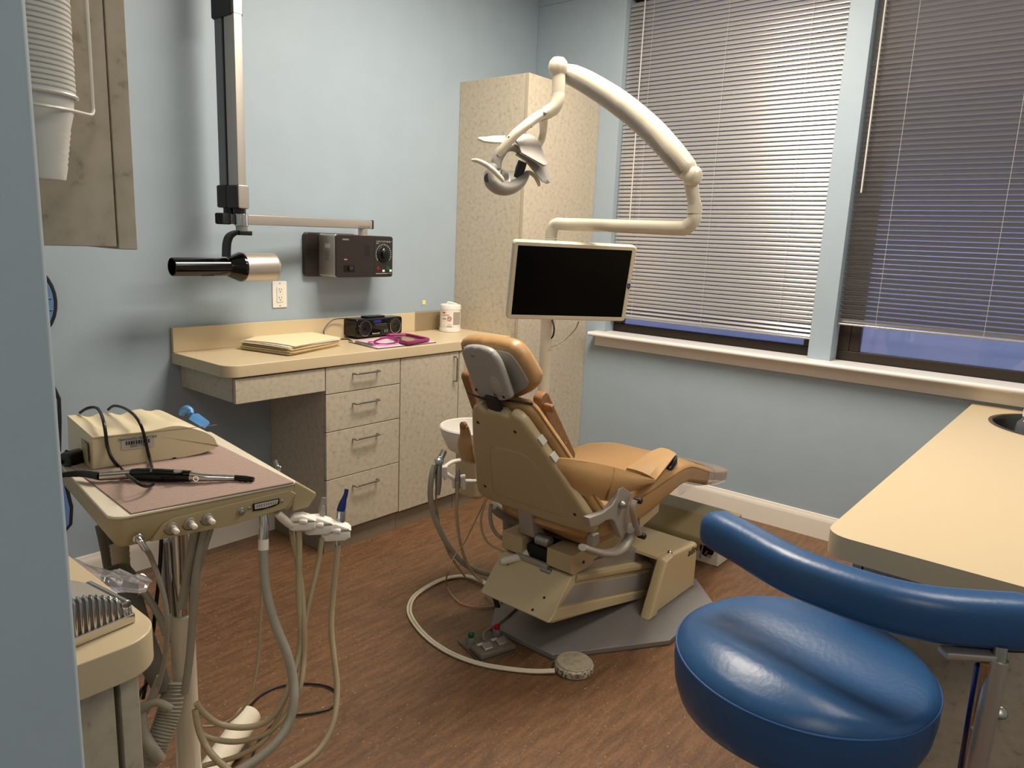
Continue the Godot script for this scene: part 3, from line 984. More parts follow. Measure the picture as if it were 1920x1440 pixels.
	var kb: Vector3 = Vector3(-1.5457, 0.9080, 0.3534)
	var kd = (kb - ka).normalized()
	var kn = kd.cross(Vector3.UP)
	obj("clip", MB.new().box((ka + kb) / 2, Vector3((kb - ka).length(), 0.006, 0.024), 0.002, Basis(kd, Vector3.UP, kn)).rod(ka + Vector3(0, 0.002, 0), kb + Vector3(0, 0.002, 0), 0.004, 8), M.chrome, cb)
	obj("red_tab", MB.new().box(Vector3(-1.5378, 0.9110, 0.3016), Vector3(0.03, 0.003, 0.012), 0.001, Basis(kd, Vector3.UP, kn)), M.red, cb)
	# hand mirror / tablet in a magenta frame
	var tp: Array[Vector3] = [Vector3(-1.3027, 0.9180, 0.1546), Vector3(-1.4077, 0.9180, 0.4221), Vector3(-1.2231, 0.9180, 0.3880), Vector3(-1.1984, 0.9180, 0.1940)]
	var tm = (tp[0] + tp[1] + tp[2] + tp[3]) / 4
	var tb = thing("framed_mirror", "flat mirror in a thick magenta frame lying on the clipboard", "mirror", Vector3(tm.x, 0.905, tm.z))
	var rim = []
	var tpoly = PackedVector2Array()
	for i in 4:
		var p = tp[i]
		for k in 4:
			var pr = tp[(i + 3) % 4]
			var nx = tp[(i + 1) % 4]
			var s = k / 3.0
			var a1 = p + (pr - p) * 0.14
			var a2 = p + (nx - p) * 0.14
			var pt = a1.lerp(p, s).lerp(p.lerp(a2, s), s)
			tpoly.append(Vector2(pt.x, pt.z))
			rim.append(Vector3(pt.x, 0.9165, pt.z))
	rim.append(rim[0])
	obj("mirror_glass", MB.new().prism(tpoly, 0.909, 0.915, 0.001, on_top()), M.mirror, tb)
	obj("frame", MB.new().tube(rim, 0.0085, 8, 1), M.magenta, tb)
	# magenta safety glasses
	var sg = thing("safety_glasses", "magenta and pink plastic safety glasses resting on the clipboard", "glasses", Vector3(-1.3950, 0.9060, 0.2669))
	var gl = []
	for px in [[Vector3(-1.4810, 0.9140, 0.2789), Vector3(-1.4774, 0.9280, 0.3133), Vector3(-1.4330, 0.9300, 0.3147), Vector3(-1.4161, 0.9260, 0.3564), Vector3(-1.4084, 0.9160, 0.3631), Vector3(-1.4502, 0.9110, 0.3580), Vector3(-1.4927, 0.9100, 0.3431), Vector3(-1.4996, 0.9110, 0.3054), Vector3(-1.4810, 0.9140, 0.2789)]]:
		gl = px
	obj("front_frame", MB.new().tube(gl, 0.0038, 7, 5), M.magenta, sg)
	obj("lens", MB.new().loft([PackedVector3Array(gl.slice(0, 8)), PackedVector3Array([gl[0] + Vector3(0, 0, -0.003), gl[1] + Vector3(0, 0, -0.003), gl[2] + Vector3(0, 0, -0.003), gl[3] + Vector3(0, 0, -0.003), gl[4] + Vector3(0, 0, -0.003), gl[5] + Vector3(0, 0, -0.003), gl[6] + Vector3(0, 0, -0.003), gl[7] + Vector3(0, 0, -0.003)])]), M.clear, sg)
	obj("temple", MB.new().tube([Vector3(-1.4113, 0.9250, 0.3510), Vector3(-1.3840, 0.9260, 0.2889), Vector3(-1.3741, 0.9220, 0.2382), Vector3(-1.3781, 0.9120, 0.1952)], 0.0028, 6, 5), M.pink, sg)
	obj("temple", MB.new().tube([Vector3(-1.4858, 0.9130, 0.2887), Vector3(-1.5043, 0.9110, 0.2604), Vector3(-1.5201, 0.9090, 0.3377), Vector3(-1.4679, 0.9080, 0.3634)], 0.0028, 6, 5), M.pink, sg)
	obj("nose_pad", MB.new().tube([Vector3(-1.4005, 0.9250, 0.3578), Vector3(-1.4135, 0.9150, 0.3727), Vector3(-1.4235, 0.9070, 0.3841)], 0.002, 6, 4), M.clear, sg)
	# tub of disinfecting wipes
	var bc: Vector3 = Vector3(-0.8065, 0.9000, 0.1147)
	var br = 0.058
	var bh = 0.158
	var u = thing("wipes_tub", "round white tub of disinfecting wipes with printed label near the corner cabinet", "tub", bc)
	var xf = Transform3D(Basis(), bc)
	obj("tub", MB.new().lathe([[0.0, 0.001], [br, 0.001], [br + 0.002, 0.004], [br + 0.002, 0.022], [br - 0.001, 0.025], [br - 0.001, 0.122], [br + 0.0015, 0.125], [br + 0.0015, 0.129], [0.0, 0.129]], 40, xf), M.white, u)
	var lid = obj("lid", MB.new().lathe([[0.0, 0.129], [br, 0.129], [br, 0.146], [br - 0.004, 0.150], [br - 0.012, 0.152], [0.0, 0.152]], 40, xf), M.white, u)
	var cv = (Vector3(-3.71415, 1.40718, 2.97088) - bc)
	cv.y = 0
	cv = cv.normalized()
	var ct = Vector3.UP.cross(cv)
	obj("flip_tab", MB.new().tube([bc + ct * -0.016 + Vector3(0, 0.152, 0), bc + ct * -0.016 + Vector3(0, 0.161, 0), bc + Vector3(0, 0.161, 0), bc + ct * 0.034 + Vector3(0, 0.153, 0)], 0.004, 8, 4), M.white, lid)
	# curved label patches that follow the tub
	var lab = [[-0.95, 1.25, 0.030, 0.118, M.white_soft, 0.0004, "label"], [0.30, 0.86, 0.042, 0.112, M.ink_grey, 0.0009, "text_panel"], [0.90, 1.16, 0.042, 0.112, M.ink_grey, 0.0009, "text_panel"], [-0.84, -0.48, 0.105, 0.111, M.ink_red, 0.0009, "heading"], [-0.80, -0.10, 0.093, 0.097, M.ink_grey, 0.0009, "printed_line"], [-0.80, -0.40, 0.072, 0.076, M.ink_red, 0.0009, "printed_line"], [-0.30, 0.20, 0.030, 0.035, M.ink_grey, 0.0009, "printed_line"], [-0.18, 0.12, 0.042, 0.044, M.ink_grey, 0.0009, "printed_line"]]
	for l in lab:
		var rows = []
		for i in 9:
			var an: float = lerpf(l[0], l[1], i / 8.0)
			var d: Vector3 = (cv * cos(an) + ct * sin(an)) * (br - 0.001 + l[5])
			rows.append(PackedVector3Array([bc + d + Vector3(0, l[2], 0), bc + d + Vector3(0, l[3], 0)]))
		obj(l[6], MB.new().sheet(rows, 0.0005), l[4], u)
	var pc = bc + (cv * cos(-0.06) + ct * sin(-0.06)) * (br + 0.0012) + Vector3(0, 0.076, 0)
	var pz = (pc - bc - Vector3(0, 0.076, 0)).normalized()
	var px2 = Vector3.UP.cross(pz)
	obj("round_mark", MB.new().ring(0.0098, 0.0118, 0.0, 0.0014, 28, Transform3D(Basis(px2, pz, -Vector3.UP), pc - pz * 0.0005)), M.ink_red, u)
	obj("slash_mark", MB.new().box(pc + pz * 0.0004, Vector3(0.021, 0.002, 0.0008), 0, Basis(px2, Vector3.UP, pz).rotated(pz, -0.7)), M.ink_red, u)

# ---------------------------------------------------------------- dental chair
func sym_poly(half: Array) -> PackedVector2Array:   # right half from bottom to top, mirrored
	var p = PackedVector2Array()
	for h in half:
		p.append(Vector2(h[0], h[1]))
	for i in range(half.size() - 1, -1, -1):
		if half[i][0] > 0.001:
			p.append(Vector2(-half[i][0], half[i][1]))
	return p

func smooth_poly(p: PackedVector2Array, sub := 4) -> PackedVector2Array:
	var out = PackedVector2Array()
	var n = p.size()
	for i in n:
		for k in sub:
			out.append(p[i].cubic_interpolate(p[(i + 1) % n], p[(i + n - 1) % n], p[(i + 2) % n], float(k) / sub))
	return out

func section(c: Vector3, u: Vector3, v: Vector3, w: float, h: float, e := 3.2, n := 28) -> PackedVector3Array:   # superellipse ring
	var r = PackedVector3Array()
	for j in n:
		var a = TAU * j / n
		var ca = cos(a)
		var sa = sin(a)
		r.append(c + u * w * signf(ca) * absf(ca) ** (2.0 / e) + v * h * signf(sa) * absf(sa) ** (2.0 / e))
	return r

func ext2(a: Vector2, b: Vector2) -> Vector2:   # carries a rail on into the tower
	return a.lerp(b, (-1.19 - a.x) / (b.x - a.x))

func dental_chair() -> void:
	var t = thing("dental_chair", "tan leather dental chair with cream shell back, tilted away in the middle of the room", "dental chair", Vector3(-1.38, 0, ZC))
	# floor plate
	var pp = PackedVector2Array([Vector2(-1.835, 1.375), Vector2(-1.835, 1.658), Vector2(-1.462, 1.909), Vector2(-1.077, 1.897), Vector2(-0.928, 1.752), Vector2(-0.928, 1.280), Vector2(-1.077, 1.135), Vector2(-1.462, 1.123)])
	obj("floor_plate", MB.new().prism(pp, 0.001, 0.021, 0.003, on_top()), M.plate_grey, t)
	# motor tower
	var tp = PackedVector2Array([Vector2(-1.392, 0.021), Vector2(-0.998, 0.021), Vector2(-0.998, 0.195), Vector2(-1.003, 0.210), Vector2(-1.016, 0.219), Vector2(-1.27, 0.238), Vector2(-1.288, 0.234), Vector2(-1.298, 0.224)])
	var tower = obj("motor_tower", MB.new().prism(PackedVector2Array([Vector2(-1.17, 0.021), Vector2(-0.999, 0.021), Vector2(-0.999, 0.195), Vector2(-1.004, 0.210), Vector2(-1.018, 0.2175), Vector2(-1.27, 0.2365), Vector2(-1.288, 0.2325), Vector2(-1.292, 0.222), Vector2(-1.17, 0.208)]), 1.285, 1.745, 0.003, Transform3D()), M.cream, t)
	for zz in [[1.257, 1.290], [1.742, 1.777]]:
		obj("tower_side", MB.new().prism(tp, zz[0], zz[1], 0.010, Transform3D()), M.cream, tower)
	obj("tower_rib", MB.new().prism(PackedVector2Array([Vector2(-1.394, 0.022), Vector2(-1.335, 0.022), Vector2(-1.238, 0.236), Vector2(-1.296, 0.228)]), 1.750, 1.789, 0.010, Transform3D()), M.cream, tower)
	obj("chrome_button", MB.new().lathe([[0.0, 0.0], [0.013, 0.0], [0.012, 0.004], [0.007, 0.010], [0.0, 0.012]], 20, Transform3D(Basis(), Vector3(-1.2198, 0.2320, 1.7600))), M.chrome, tower)
	text("adec", 0.030, Vector3(-1.0425, 0.1935, 1.7780) , Vector3(1, 0.0, 0), Vector3(0.35, 1, 0), M.ink, tower, "emblem", "Droid Serif", true)
	# lift arm: inclined box with a sloped end panel
	var zl = 1.516 - 0.152
	var zr = 1.516 + 0.152
	var lp = PackedVector2Array([Vector2(-1.878, 0.162), Vector2(-1.858, 0.150), ext2(Vector2(-1.858, 0.150), Vector2(-1.1826, 0.0034)), ext2(Vector2(-1.7416, 0.2885), Vector2(-1.1013, 0.1367)), Vector2(-1.745, 0.288), Vector2(-1.765, 0.284)])
	var la = obj("lift_arm", MB.new().prism(lp, zl, zr, 0.006, Transform3D()), M.cream, t)
	var sp = PackedVector2Array([Vector2(-1.8221, 0.2016), ext2(Vector2(-1.8221, 0.2016), Vector2(-1.1816, 0.0413)), ext2(Vector2(-1.7486, 0.2497), Vector2(-1.1325, 0.0951)), Vector2(-1.7486, 0.2497)])
	obj("side_panel", MB.new().prism(sp, zr - 0.001, zr + 0.002, 0.001, Transform3D()), M.grey_shell, la)
	obj("side_band", MB.new().prism(PackedVector2Array([Vector2(-1.7388, 0.2618), ext2(Vector2(-1.7388, 0.2618), Vector2(-1.1151, 0.1103)), ext2(Vector2(-1.7349, 0.2863), Vector2(-1.1110, 0.1398)), Vector2(-1.7349, 0.2863)]), zr - 0.002, zr + 0.012, 0.008, Transform3D()), M.tan_shell, la)
	obj("lower_lip", MB.new().prism(PackedVector2Array([Vector2(-1.8898, 0.1692), ext2(Vector2(-1.8898, 0.1692), Vector2(-1.1779, 0.0017)), ext2(Vector2(-1.8388, 0.1998), Vector2(-1.1742, 0.0335)), Vector2(-1.8388, 0.1998)]), zr - 0.002, zr + 0.007, 0.004, Transform3D()), M.cream, la)
	var pn = Vector2(-1.765, 0.284) - Vector2(-1.878, 0.162)
	var pe = frame(Vector3(0, 0, 1), Vector3(pn.x, pn.y, 0), Vector3(-1.8215, 0.223, ZC))
	obj("end_panel", MB.new().prism(rrect(0.312, pn.length() + 0.006, 0.010), -0.005, 0.005, 0.003, pe), M.cream, la)
	for s in [[-0.105, 0.045], [0.095, -0.015], [0.075, -0.068]]:
		var p0 = pe * Vector3(s[0], s[1], 0.0)
		obj("bolt", MB.new().rod(p0 - pe.basis.z * 0.008, p0 + pe.basis.z * 0.0065, 0.005, 12, 0.001), M.bronze, la)
	obj("top_plate", MB.new().prism(PackedVector2Array([Vector2(-1.745, 0.287), Vector2(-1.1009, 0.1342), Vector2(-1.28, 0.235), Vector2(-1.72, 0.305)]), zl + 0.02, zr - 0.02, 0.002, Transform3D()), M.cast, la)
	# carriage blocks and the pivot between them
	for s in [[-0.158, -0.062], [0.048, 0.156]]:
		var z0: float = ZC + s[0]
		var z1: float = ZC + s[1]
		var blk = PackedVector2Array([Vector2(-1.772, 0.302), Vector2(-1.772, 0.366), Vector2(-1.640, 0.366), Vector2(-1.600, 0.330), Vector2(-1.652, 0.290), Vector2(-1.755, 0.290)])
		obj("cover_block", MB.new().prism(blk, z0, z1, 0.004, Transform3D()), M.tan_shell, t)
	obj("block_bolt", MB.new().rod(Vector3(-1.70, 0.322, ZC + 0.150), Vector3(-1.70, 0.322, ZC + 0.160), 0.005, 10, 0.001), M.black, t)
	obj("cross_bar", MB.new().span(Vector3(-1.782, 0.288, ZC - 0.08), Vector3(-1.766, 0.306, ZC + 0.06), 0.002), M.cast, t)
	obj("roller", MB.new().rod(Vector3(-1.775, 0.281, ZC + 0.03), Vector3(-1.775, 0.281, ZC + 0.075), 0.010, 14, 0.002), M.steel, t)
	obj("carriage", MB.new().span(Vector3(-1.755, 0.29, ZC - 0.055), Vector3(-1.35, 0.345, ZC + 0.045), 0.004), M.black_matt, t)
	obj("carriage_frame", MB.new().span(Vector3(-1.64, 0.292, ZC - 0.12), Vector3(-1.30, 0.40, ZC + 0.14), 0.006), M.tan_shell, t)
	# seat pan and underside
	obj("seat_pan", MB.new().box(Vector3(-1.53, 0.415, ZC + 0.02), Vector3(0.34, 0.085, 0.34), 0.02), M.leather, t)
	# backrest lever with its pivot barrel
	var lev = MB.new().prism(PackedVector2Array([Vector2(-1.80, 0.50), Vector2(-1.772, 0.385), Vector2(-1.735, 0.362), Vector2(-1.705, 0.375), Vector2(-1.745, 0.51)]), ZC - 0.075, ZC - 0.012, 0.004, Transform3D())
	obj("back_lever", lev, M.cast, t)
	obj("pivot_barrel", MB.new().rod(Vector3(-1.748, 0.374, ZC - 0.012), Vector3(-1.748, 0.374, ZC + 0.045), 0.022, 20, 0.003).rod(Vector3(-1.748, 0.374, ZC + 0.044), Vector3(-1.748, 0.374, ZC + 0.047), 0.010, 14), M.steel, t)
	# white cable boot lying over the end panel
	obj("cable_boot", MB.new().tube([Vector3(-1.8223, 0.2741, 1.4000), Vector3(-1.8106, 0.2777, 1.4100), Vector3(-1.7900, 0.2858, 1.4300), Vector3(-1.7661, 0.2908, 1.4500), Vector3(-1.7491, 0.3062, 1.4700)], [0.009, 0.015, 0.014, 0.014, 0.017], 12, 4), M.white_soft, t)
	obj("grey_conduit", MB.new().tube([Vector3(-1.7491, 0.3062, 1.4700), Vector3(-1.7327, 0.3250, 1.5000), Vector3(-1.7100, 0.3397, 1.5300)], 0.011, 10, 3), M.charcoal, t)
	# ---- backrest: moulded shell, cushion in front, piping
	var bx = Vector3(0, 0, 1)
	var by = Vector3(-0.5, 0.866, 0)
	var bo = Vector3(-1.802, 0.502, ZC)
	var bf = Transform3D(Basis(bx, by, bx.cross(by)), bo)   # z of this frame points to the rear
	var half = [[0.0, -0.042], [0.12, -0.040], [0.22, -0.034], [0.250, -0.022], [0.258, 0.0], [0.250, 0.040], [0.225, 0.110], [0.198, 0.190], [0.172, 0.265], [0.150, 0.320], [0.128, 0.375], [0.112, 0.415], [0.098, 0.434], [0.080, 0.445], [0.066, 0.446], [0.056, 0.436], [0.048, 0.426], [0.040, 0.432], [0.030, 0.441], [0.0, 0.438]]
	obj("back_shell", MB.new().prism(sym_poly(half), -0.034, 0.004, 0.012, bf), M.tan_shell, t)
	var rec = [[0.0, 0.02], [0.15, 0.02], [0.165, 0.03], [0.130, 0.15], [0.090, 0.26], [0.06, 0.28], [0.0, 0.28]]
	obj("raised_panel", MB.new().prism(sym_poly(rec), 0.001, 0.0065, 0.0045, bf), M.tan_shell, t)
	for s in [[-0.098, 0.372], [0.060, 0.372], [-0.200, 0.045], [0.195, 0.050]]:
		var q = bf * Vector3(s[0], s[1], 0)
		obj("screw_well", MB.new().rod(q - bf.basis.z * 0.002, q + bf.basis.z * 0.0055, 0.0065, 14, 0.001), M.bronze, t)
	for s in [[0.1395, 0.343], [0.167, 0.280]]:
		var q = bf * Vector3(s[0] + 0.004, s[1], -0.017)
		var edge = Basis(bx, by, bx.cross(by)).rotated(bf.basis.z, 0.42)
		obj("foil_label", MB.new().box(q, Vector3(0.006, 0.030, 0.024), 0.001, edge), M.ink_pale, t)
	var cush = []
	for h in half.slice(0, 15):
		cush.append([h[0] + (0.010 if h[0] > 0.05 else 0.0), h[1] * 1.0 + 0.006])
	cush.append([0.0, 0.454])
	obj("back_cushion", MB.new().prism(smooth_poly(sym_poly(cush), 2), -0.082, -0.034, 0.020, bf), M.leather, t)
	var seam = []
	var sp2 = MB.inset(smooth_poly(sym_poly(cush), 2), -0.0005)
	for p in sp2:
		seam.append(bf * Vector3(p.x, p.y, -0.058))
	seam.append(seam[0])
	obj("piping", MB.new().tube(seam, 0.0035, 6, 1), M.piping, t)
	# wooden side boards of the backrest and the rail between them
	for s in [[1.60, Vector3(-1.9023, 0.9285, 1.6000), Vector3(-1.7242, 0.6894, 1.6000)], [1.315, Vector3(-1.9346, 0.9638, 1.3150), Vector3(-1.8782, 0.8504, 1.3150)]]:
		var a: Vector3 = s[1]
		var b: Vector3 = s[2]
		var ext = (b - a).normalized()
		if s[0] < 1.5:
			b = a + ext * 0.27
		var nb = Basis(ext.cross(Vector3(0, 0, 1)), ext, Vector3(0, 0, 1))
		var xf = Transform3D(nb, (a + b) / 2)
		obj("wooden_arm", MB.new().prism(rrect(0.046, (b - a).length() + 0.02, 0.018), -0.017, 0.017, 0.004, xf), M.wood, t)
		if s[0] > 1.5:
			var q = xf * Vector3(0.0, 0.07, 0.017)
			obj("arm_screw", MB.new().rod(q, q + Vector3(0, 0, 0.003), 0.005, 12, 0.001), M.chrome, t)
	obj("wooden_rail", MB.new().box((Vector3(-1.8845, 0.8914, 1.4700) + Vector3(-1.9065, 0.8996, 1.5900)) / 2, Vector3(0.016, 0.030, 0.24), 0.004, Basis(Vector3(0, 0, 1), 0.5)), M.wood, t)
	# ---- headrest: bracket, moulded plate, pad with backing
	obj("headrest_post", MB.new().box(bf * Vector3(-0.006, 0.452, -0.012), Vector3(0.052, 0.075, 0.018), 0.003, bf.basis), M.charcoal, t)
	obj("headrest_strap", MB.new().tube([bf * Vector3(-0.12, 0.475, -0.02), bf * Vector3(-0.03, 0.480, -0.004), bf * Vector3(0.06, 0.470, -0.03), bf * Vector3(0.11, 0.446, -0.06)], 0.004, 6, 4), M.black, t)
	var hy = Vector3(-0.43, 0.903, 0).normalized()
	var hf = Transform3D(Basis(Vector3(0, 0, 1), hy, Vector3(0, 0, 1).cross(hy)), Vector3(-2.06, 1.0, ZC))
	var hp = [[-0.086, 0.055], [-0.081, 0.078], [-0.062, 0.094], [-0.02, 0.1005], [0.022, 0.098], [0.044, 0.088], [0.058, 0.066], [0.066, 0.030], [0.071, -0.03], [0.073, -0.062], [0.066, -0.072], [0.03, -0.088], [-0.02, -0.091], [-0.062, -0.085], [-0.078, -0.076], [-0.082, -0.04]]
	var hpp = PackedVector2Array()
	for h in hp:
		hpp.append(Vector2(h[0], h[1]))
	obj("headrest_plate", MB.new().prism(smooth_poly(hpp, 3), -0.022, 0.006, 0.010, hf), M.grey_shell, t)
	obj("plate_screw", MB.new().rod(hf * Vector3(-0.035, 0.072, 0.004), hf * Vector3(-0.035, 0.072, 0.0085), 0.008, 16, 0.002), M.steel, t)
	for s in [[0.012, -0.062], [0.045, -0.066], [-0.066, -0.06]]:
		obj("plate_screw", MB.new().rod(hf * Vector3(s[0], s[1], 0.004), hf * Vector3(s[0], s[1], 0.0075), 0.0055, 12, 0.001), M.bronze, t)
	obj("plate_bump", MB.new().lathe([[0.028, 0.0], [0.022, 0.006], [0.012, 0.010], [0.0, 0.011]], 24, Transform3D(Basis(hf.basis.x, hf.basis.z, -hf.basis.y), hf * Vector3(0.024, -0.03, 0.003)), 1.0, 1.5), M.grey_shell, t)
	var pf = Transform3D(hf.basis, Vector3(-2.0, 1.0, ZC))
	var pad = PackedVector2Array()
	for h in [[-0.152, 0.070], [-0.145, 0.095], [-0.11, 0.108], [-0.06, 0.112], [0.0, 0.113], [0.055, 0.112], [0.085, 0.100], [0.108, 0.068], [0.124, 0.028], [0.133, -0.002], [0.130, -0.020], [0.115, -0.042], [0.08, -0.066], [0.03, -0.092], [-0.02, -0.10], [-0.07, -0.09], [-0.12, -0.06], [-0.148, -0.02], [-0.156, 0.03]]:
		pad.append(Vector2(h[0], h[1]))
	obj("headrest_pad", MB.new().prism(smooth_poly(pad, 3), -0.055, 0.004, 0.020, pf), M.leather, t)
	var backing = MB.inset(smooth_poly(pad, 3), 0.020)
	obj("headrest_backing", MB.new().prism(backing, 0.0, 0.010, 0.003, pf), M.grey_shell, t)
	# ---- seat and leg rest: one cushion that sweeps from the back to the toe board
	var rows = [[-1.765, 0.520, 0.440, 0.14], [-1.74, 0.530, 0.415, 0.19], [-1.68, 0.542, 0.402, 0.225], [-1.55, 0.556, 0.405, 0.240], [-1.40, 0.568, 0.425, 0.243], [-1.27, 0.580, 0.450, 0.242], [-1.15, 0.583, 0.468, 0.234], [-1.04, 0.566, 0.465, 0.222], [-0.92, 0.526, 0.430, 0.205], [-0.80, 0.482, 0.393, 0.186], [-0.68, 0.443, 0.360, 0.168], [-0.56, 0.412, 0.335, 0.152], [-0.48, 0.396, 0.326, 0.143], [-0.452, 0.386, 0.334, 0.132], [-0.444, 0.372, 0.346, 0.112]]
	var rings = []
	var seam_l = []
	var seam_r = []
	for i in rows.size():
		var a: Array = rows[i]
		var pr: Array = rows[maxi(i - 1, 0)]
		var nx: Array = rows[mini(i + 1, rows.size() - 1)]
		var tl = Vector3(nx[0] - pr[0], (nx[1] + nx[2] - pr[1] - pr[2]) / 2, 0).normalized()
		var nv = Vector3(-tl.y, tl.x, 0).lerp(Vector3.UP, 0.4).normalized()
		var c = Vector3(a[0], (a[1] + a[2]) / 2, ZC)
		rings.append(section(c, Vector3(0, 0, 1), nv, a[3], (a[1] - a[2]) / 2, 4.2, 36))
		if i > 1 and i < rows.size() - 3:
			seam_r.append(c + Vector3(0, 0, a[3] * 0.985) + nv * (a[1] - a[2]) * 0.24)
			seam_l.append(c + Vector3(0, 0, -a[3] * 0.985) + nv * (a[1] - a[2]) * 0.24)
	var seat = obj("seat_cushion", MB.new().loft(rings), M.leather, t)
	obj("seam", MB.new().tube(seam_r, 0.0024, 6, 3), M.piping, seat)
	obj("seam", MB.new().tube(seam_l, 0.0024, 6, 3), M.piping, seat)
	var cross = []
	for q in section(Vector3(-0.685, 0.402, ZC), Vector3(0, 0, 1), Vector3(0.3, 1, 0).normalized(), 0.1705, 0.0435, 4.2, 36):
		cross.append(q)
	cross.append(cross[0])
	obj("seam", MB.new().tube(cross, 0.0022, 6, 1), M.piping, seat)
	# clear film over the toe end
	var fr = []
	for i in range(9, rows.size()):
		var a: Array = rows[i]
		var k = 0.006 + 0.002 * sin(i * 2.3)
		fr.append(section(Vector3(a[0] + (0.01 if i > 12 else 0.0), (a[1] + a[2]) / 2 - 0.002, ZC), Vector3(0, 0, 1), Vector3(0.3, 1, 0).normalized(), a[3] + k, (a[1] - a[2]) / 2 + k, 4.0, 36))
	obj("toe_cover", MB.new().loft(fr, false, true), M.film, t)
	var flap = []
	for r in [[Vector3(-1.0208, 0.4505, 1.6600), Vector3(-0.7698, 0.3995, 1.6700)], [Vector3(-1.0059, 0.4203, 1.6650), Vector3(-0.8570, 0.3960, 1.6720)], [Vector3(-0.9958, 0.3909, 1.6700), Vector3(-0.9808, 0.3924, 1.6720)]]:
		flap.append(PackedVector3Array([r[0], (r[0] + r[1]) / 2 + Vector3(0, 0, 0.006), r[1]]))
	obj("toe_cover_flap", MB.new().sheet(flap, 0.0008), M.film, t)
	# ---- near side wing (leather sling) with its top flap
	var g = []
	var tops = [Vector3(-1.9341, 0.7486, 1.6720), Vector3(-1.8834, 0.7416, 1.7100), Vector3(-1.8006, 0.7201, 1.7450), Vector3(-1.7001, 0.6870, 1.7650), Vector3(-1.5725, 0.6388, 1.7750), Vector3(-1.4434, 0.5887, 1.7780)]
	var lows = [Vector3(-1.8895, 0.6747, 1.6900), Vector3(-1.8684, 0.6387, 1.7150), Vector3(-1.8124, 0.6076, 1.7450), Vector3(-1.7292, 0.5810, 1.7650), Vector3(-1.6019, 0.5844, 1.7760), Vector3(-1.4387, 0.5836, 1.7780)]
	for i in 6:
		var row = PackedVector3Array()
		for k in 6:
			var s = k / 5.0
			var p: Vector3 = tops[i].lerp(lows[i], s)
			p.z += 0.022 * sin(PI * s) * (1.0 - absf(i - 2.2) / 4.5)
			row.append(p)
		g.append(row)
	var wing = obj("arm_sling", MB.new().sheet(g, 0.010), M.leather, t)
	obj("piping", MB.new().tube(tops, 0.0038, 6, 3), M.leather_pale, wing)
	obj("seam", MB.new().tube([Vector3(-1.7065, 0.6880, 1.7710), Vector3(-1.7296, 0.6555, 1.7820), Vector3(-1.7449, 0.6225, 1.7820), Vector3(-1.7409, 0.5877, 1.7720)], 0.0022, 6, 3), M.piping, wing)
	var fl = []
	var fa = [Vector3(-1.6279, 0.6674, 1.7720), Vector3(-1.3319, 0.6120, 1.6588), Vector3(-1.2309, 0.6220, 1.6517), Vector3(-1.1504, 0.6180, 1.6456)]
	var fb = [Vector3(-1.4351, 0.5873, 1.7800), Vector3(-1.3289, 0.6000, 1.7623), Vector3(-1.2311, 0.6120, 1.7406), Vector3(-1.1404, 0.6060, 1.7099)]
	for i in 4:
		var row = PackedVector3Array()
		for k in 5:
			var s = k / 4.0
			row.append((fa[i] as Vector3).lerp(fb[i], s) + Vector3(0, 0.006 * sin(PI * s), 0))
		fl.append(row)
	var flp = obj("arm_flap", MB.new().sheet(fl, 0.012), M.leather_pale, t)
	obj("flap_bracket", MB.new().tube([Vector3(-1.1345, 0.5950, 1.7055), Vector3(-1.1752, 0.5850, 1.7207), Vector3(-1.2125, 0.5750, 1.7274), Vector3(-1.2307, 0.5700, 1.7261)], [0.008, 0.014, 0.013, 0.008], 10, 3), M.black, flp)
	# far side sling, its rolled end showing left of the shell
	obj("arm_sling", MB.new().tube([Vector3(-1.8911, 0.7659, 1.2620), Vector3(-1.8770, 0.7276, 1.2580), Vector3(-1.8758, 0.6877, 1.2560), Vector3(-1.8671, 0.6453, 1.2600), Vector3(-1.8431, 0.6228, 1.2700), Vector3(-1.8167, 0.6259, 1.2900)], [0.020, 0.026, 0.036, 0.034, 0.016, 0.012], 14, 4, 0.45), M.leather, t)
	obj("arm_sling_end", MB.new().rod(Vector3(-1.9019, 0.7658, 1.2620) , Vector3(-1.8856, 0.7650, 1.2620), 0.014, 12, 0.003), M.wood, t)
	# ---- near side linkage in cast aluminium
	var br = PackedVector2Array([Vector2(-1.8713, 0.5655), Vector2(-1.7879, 0.5608), Vector2(-1.7315, 0.5717), Vector2(-1.7081, 0.5935), Vector2(-1.7013, 0.6177), Vector2(-1.6714, 0.6199), Vector2(-1.6037, 0.5808), Vector2(-1.6154, 0.5646), Vector2(-1.6329, 0.5404), Vector2(-1.6084, 0.4663), Vector2(-1.6262, 0.4422), Vector2(-1.6601, 0.4367), Vector2(-1.6891, 0.4758), Vector2(-1.7101, 0.5082), Vector2(-1.7316, 0.5216), Vector2(-1.7647, 0.5270), Vector2(-1.8084, 0.5228), Vector2(-1.8551, 0.5288)])
	obj("side_bracket", MB.new().prism(br, 1.768, 1.792, 0.004, Transform3D()), M.cast, t)
	var ua = []
	for p in [Vector3(-1.8939, 0.4741, 1.7900), Vector3(-1.8200, 0.4366, 1.7900), Vector3(-1.7429, 0.4049, 1.7900), Vector3(-1.6744, 0.3909, 1.7900), Vector3(-1.6275, 0.4017, 1.7900), Vector3(-1.6026, 0.4255, 1.7900), Vector3(-1.6027, 0.4510, 1.7900)]:
		ua.append(p)
	obj("lower_arm", MB.new().tube(ua, [0.016, 0.017, 0.019, 0.021, 0.022, 0.021, 0.019], 12, 4, 0.7), M.cast, t)
	obj("arm_end", MB.new().rod(Vector3(-1.5762, 0.4409, 1.7750), Vector3(-1.6209, 0.4611, 1.8000), 0.019, 16, 0.003), M.cast, t)
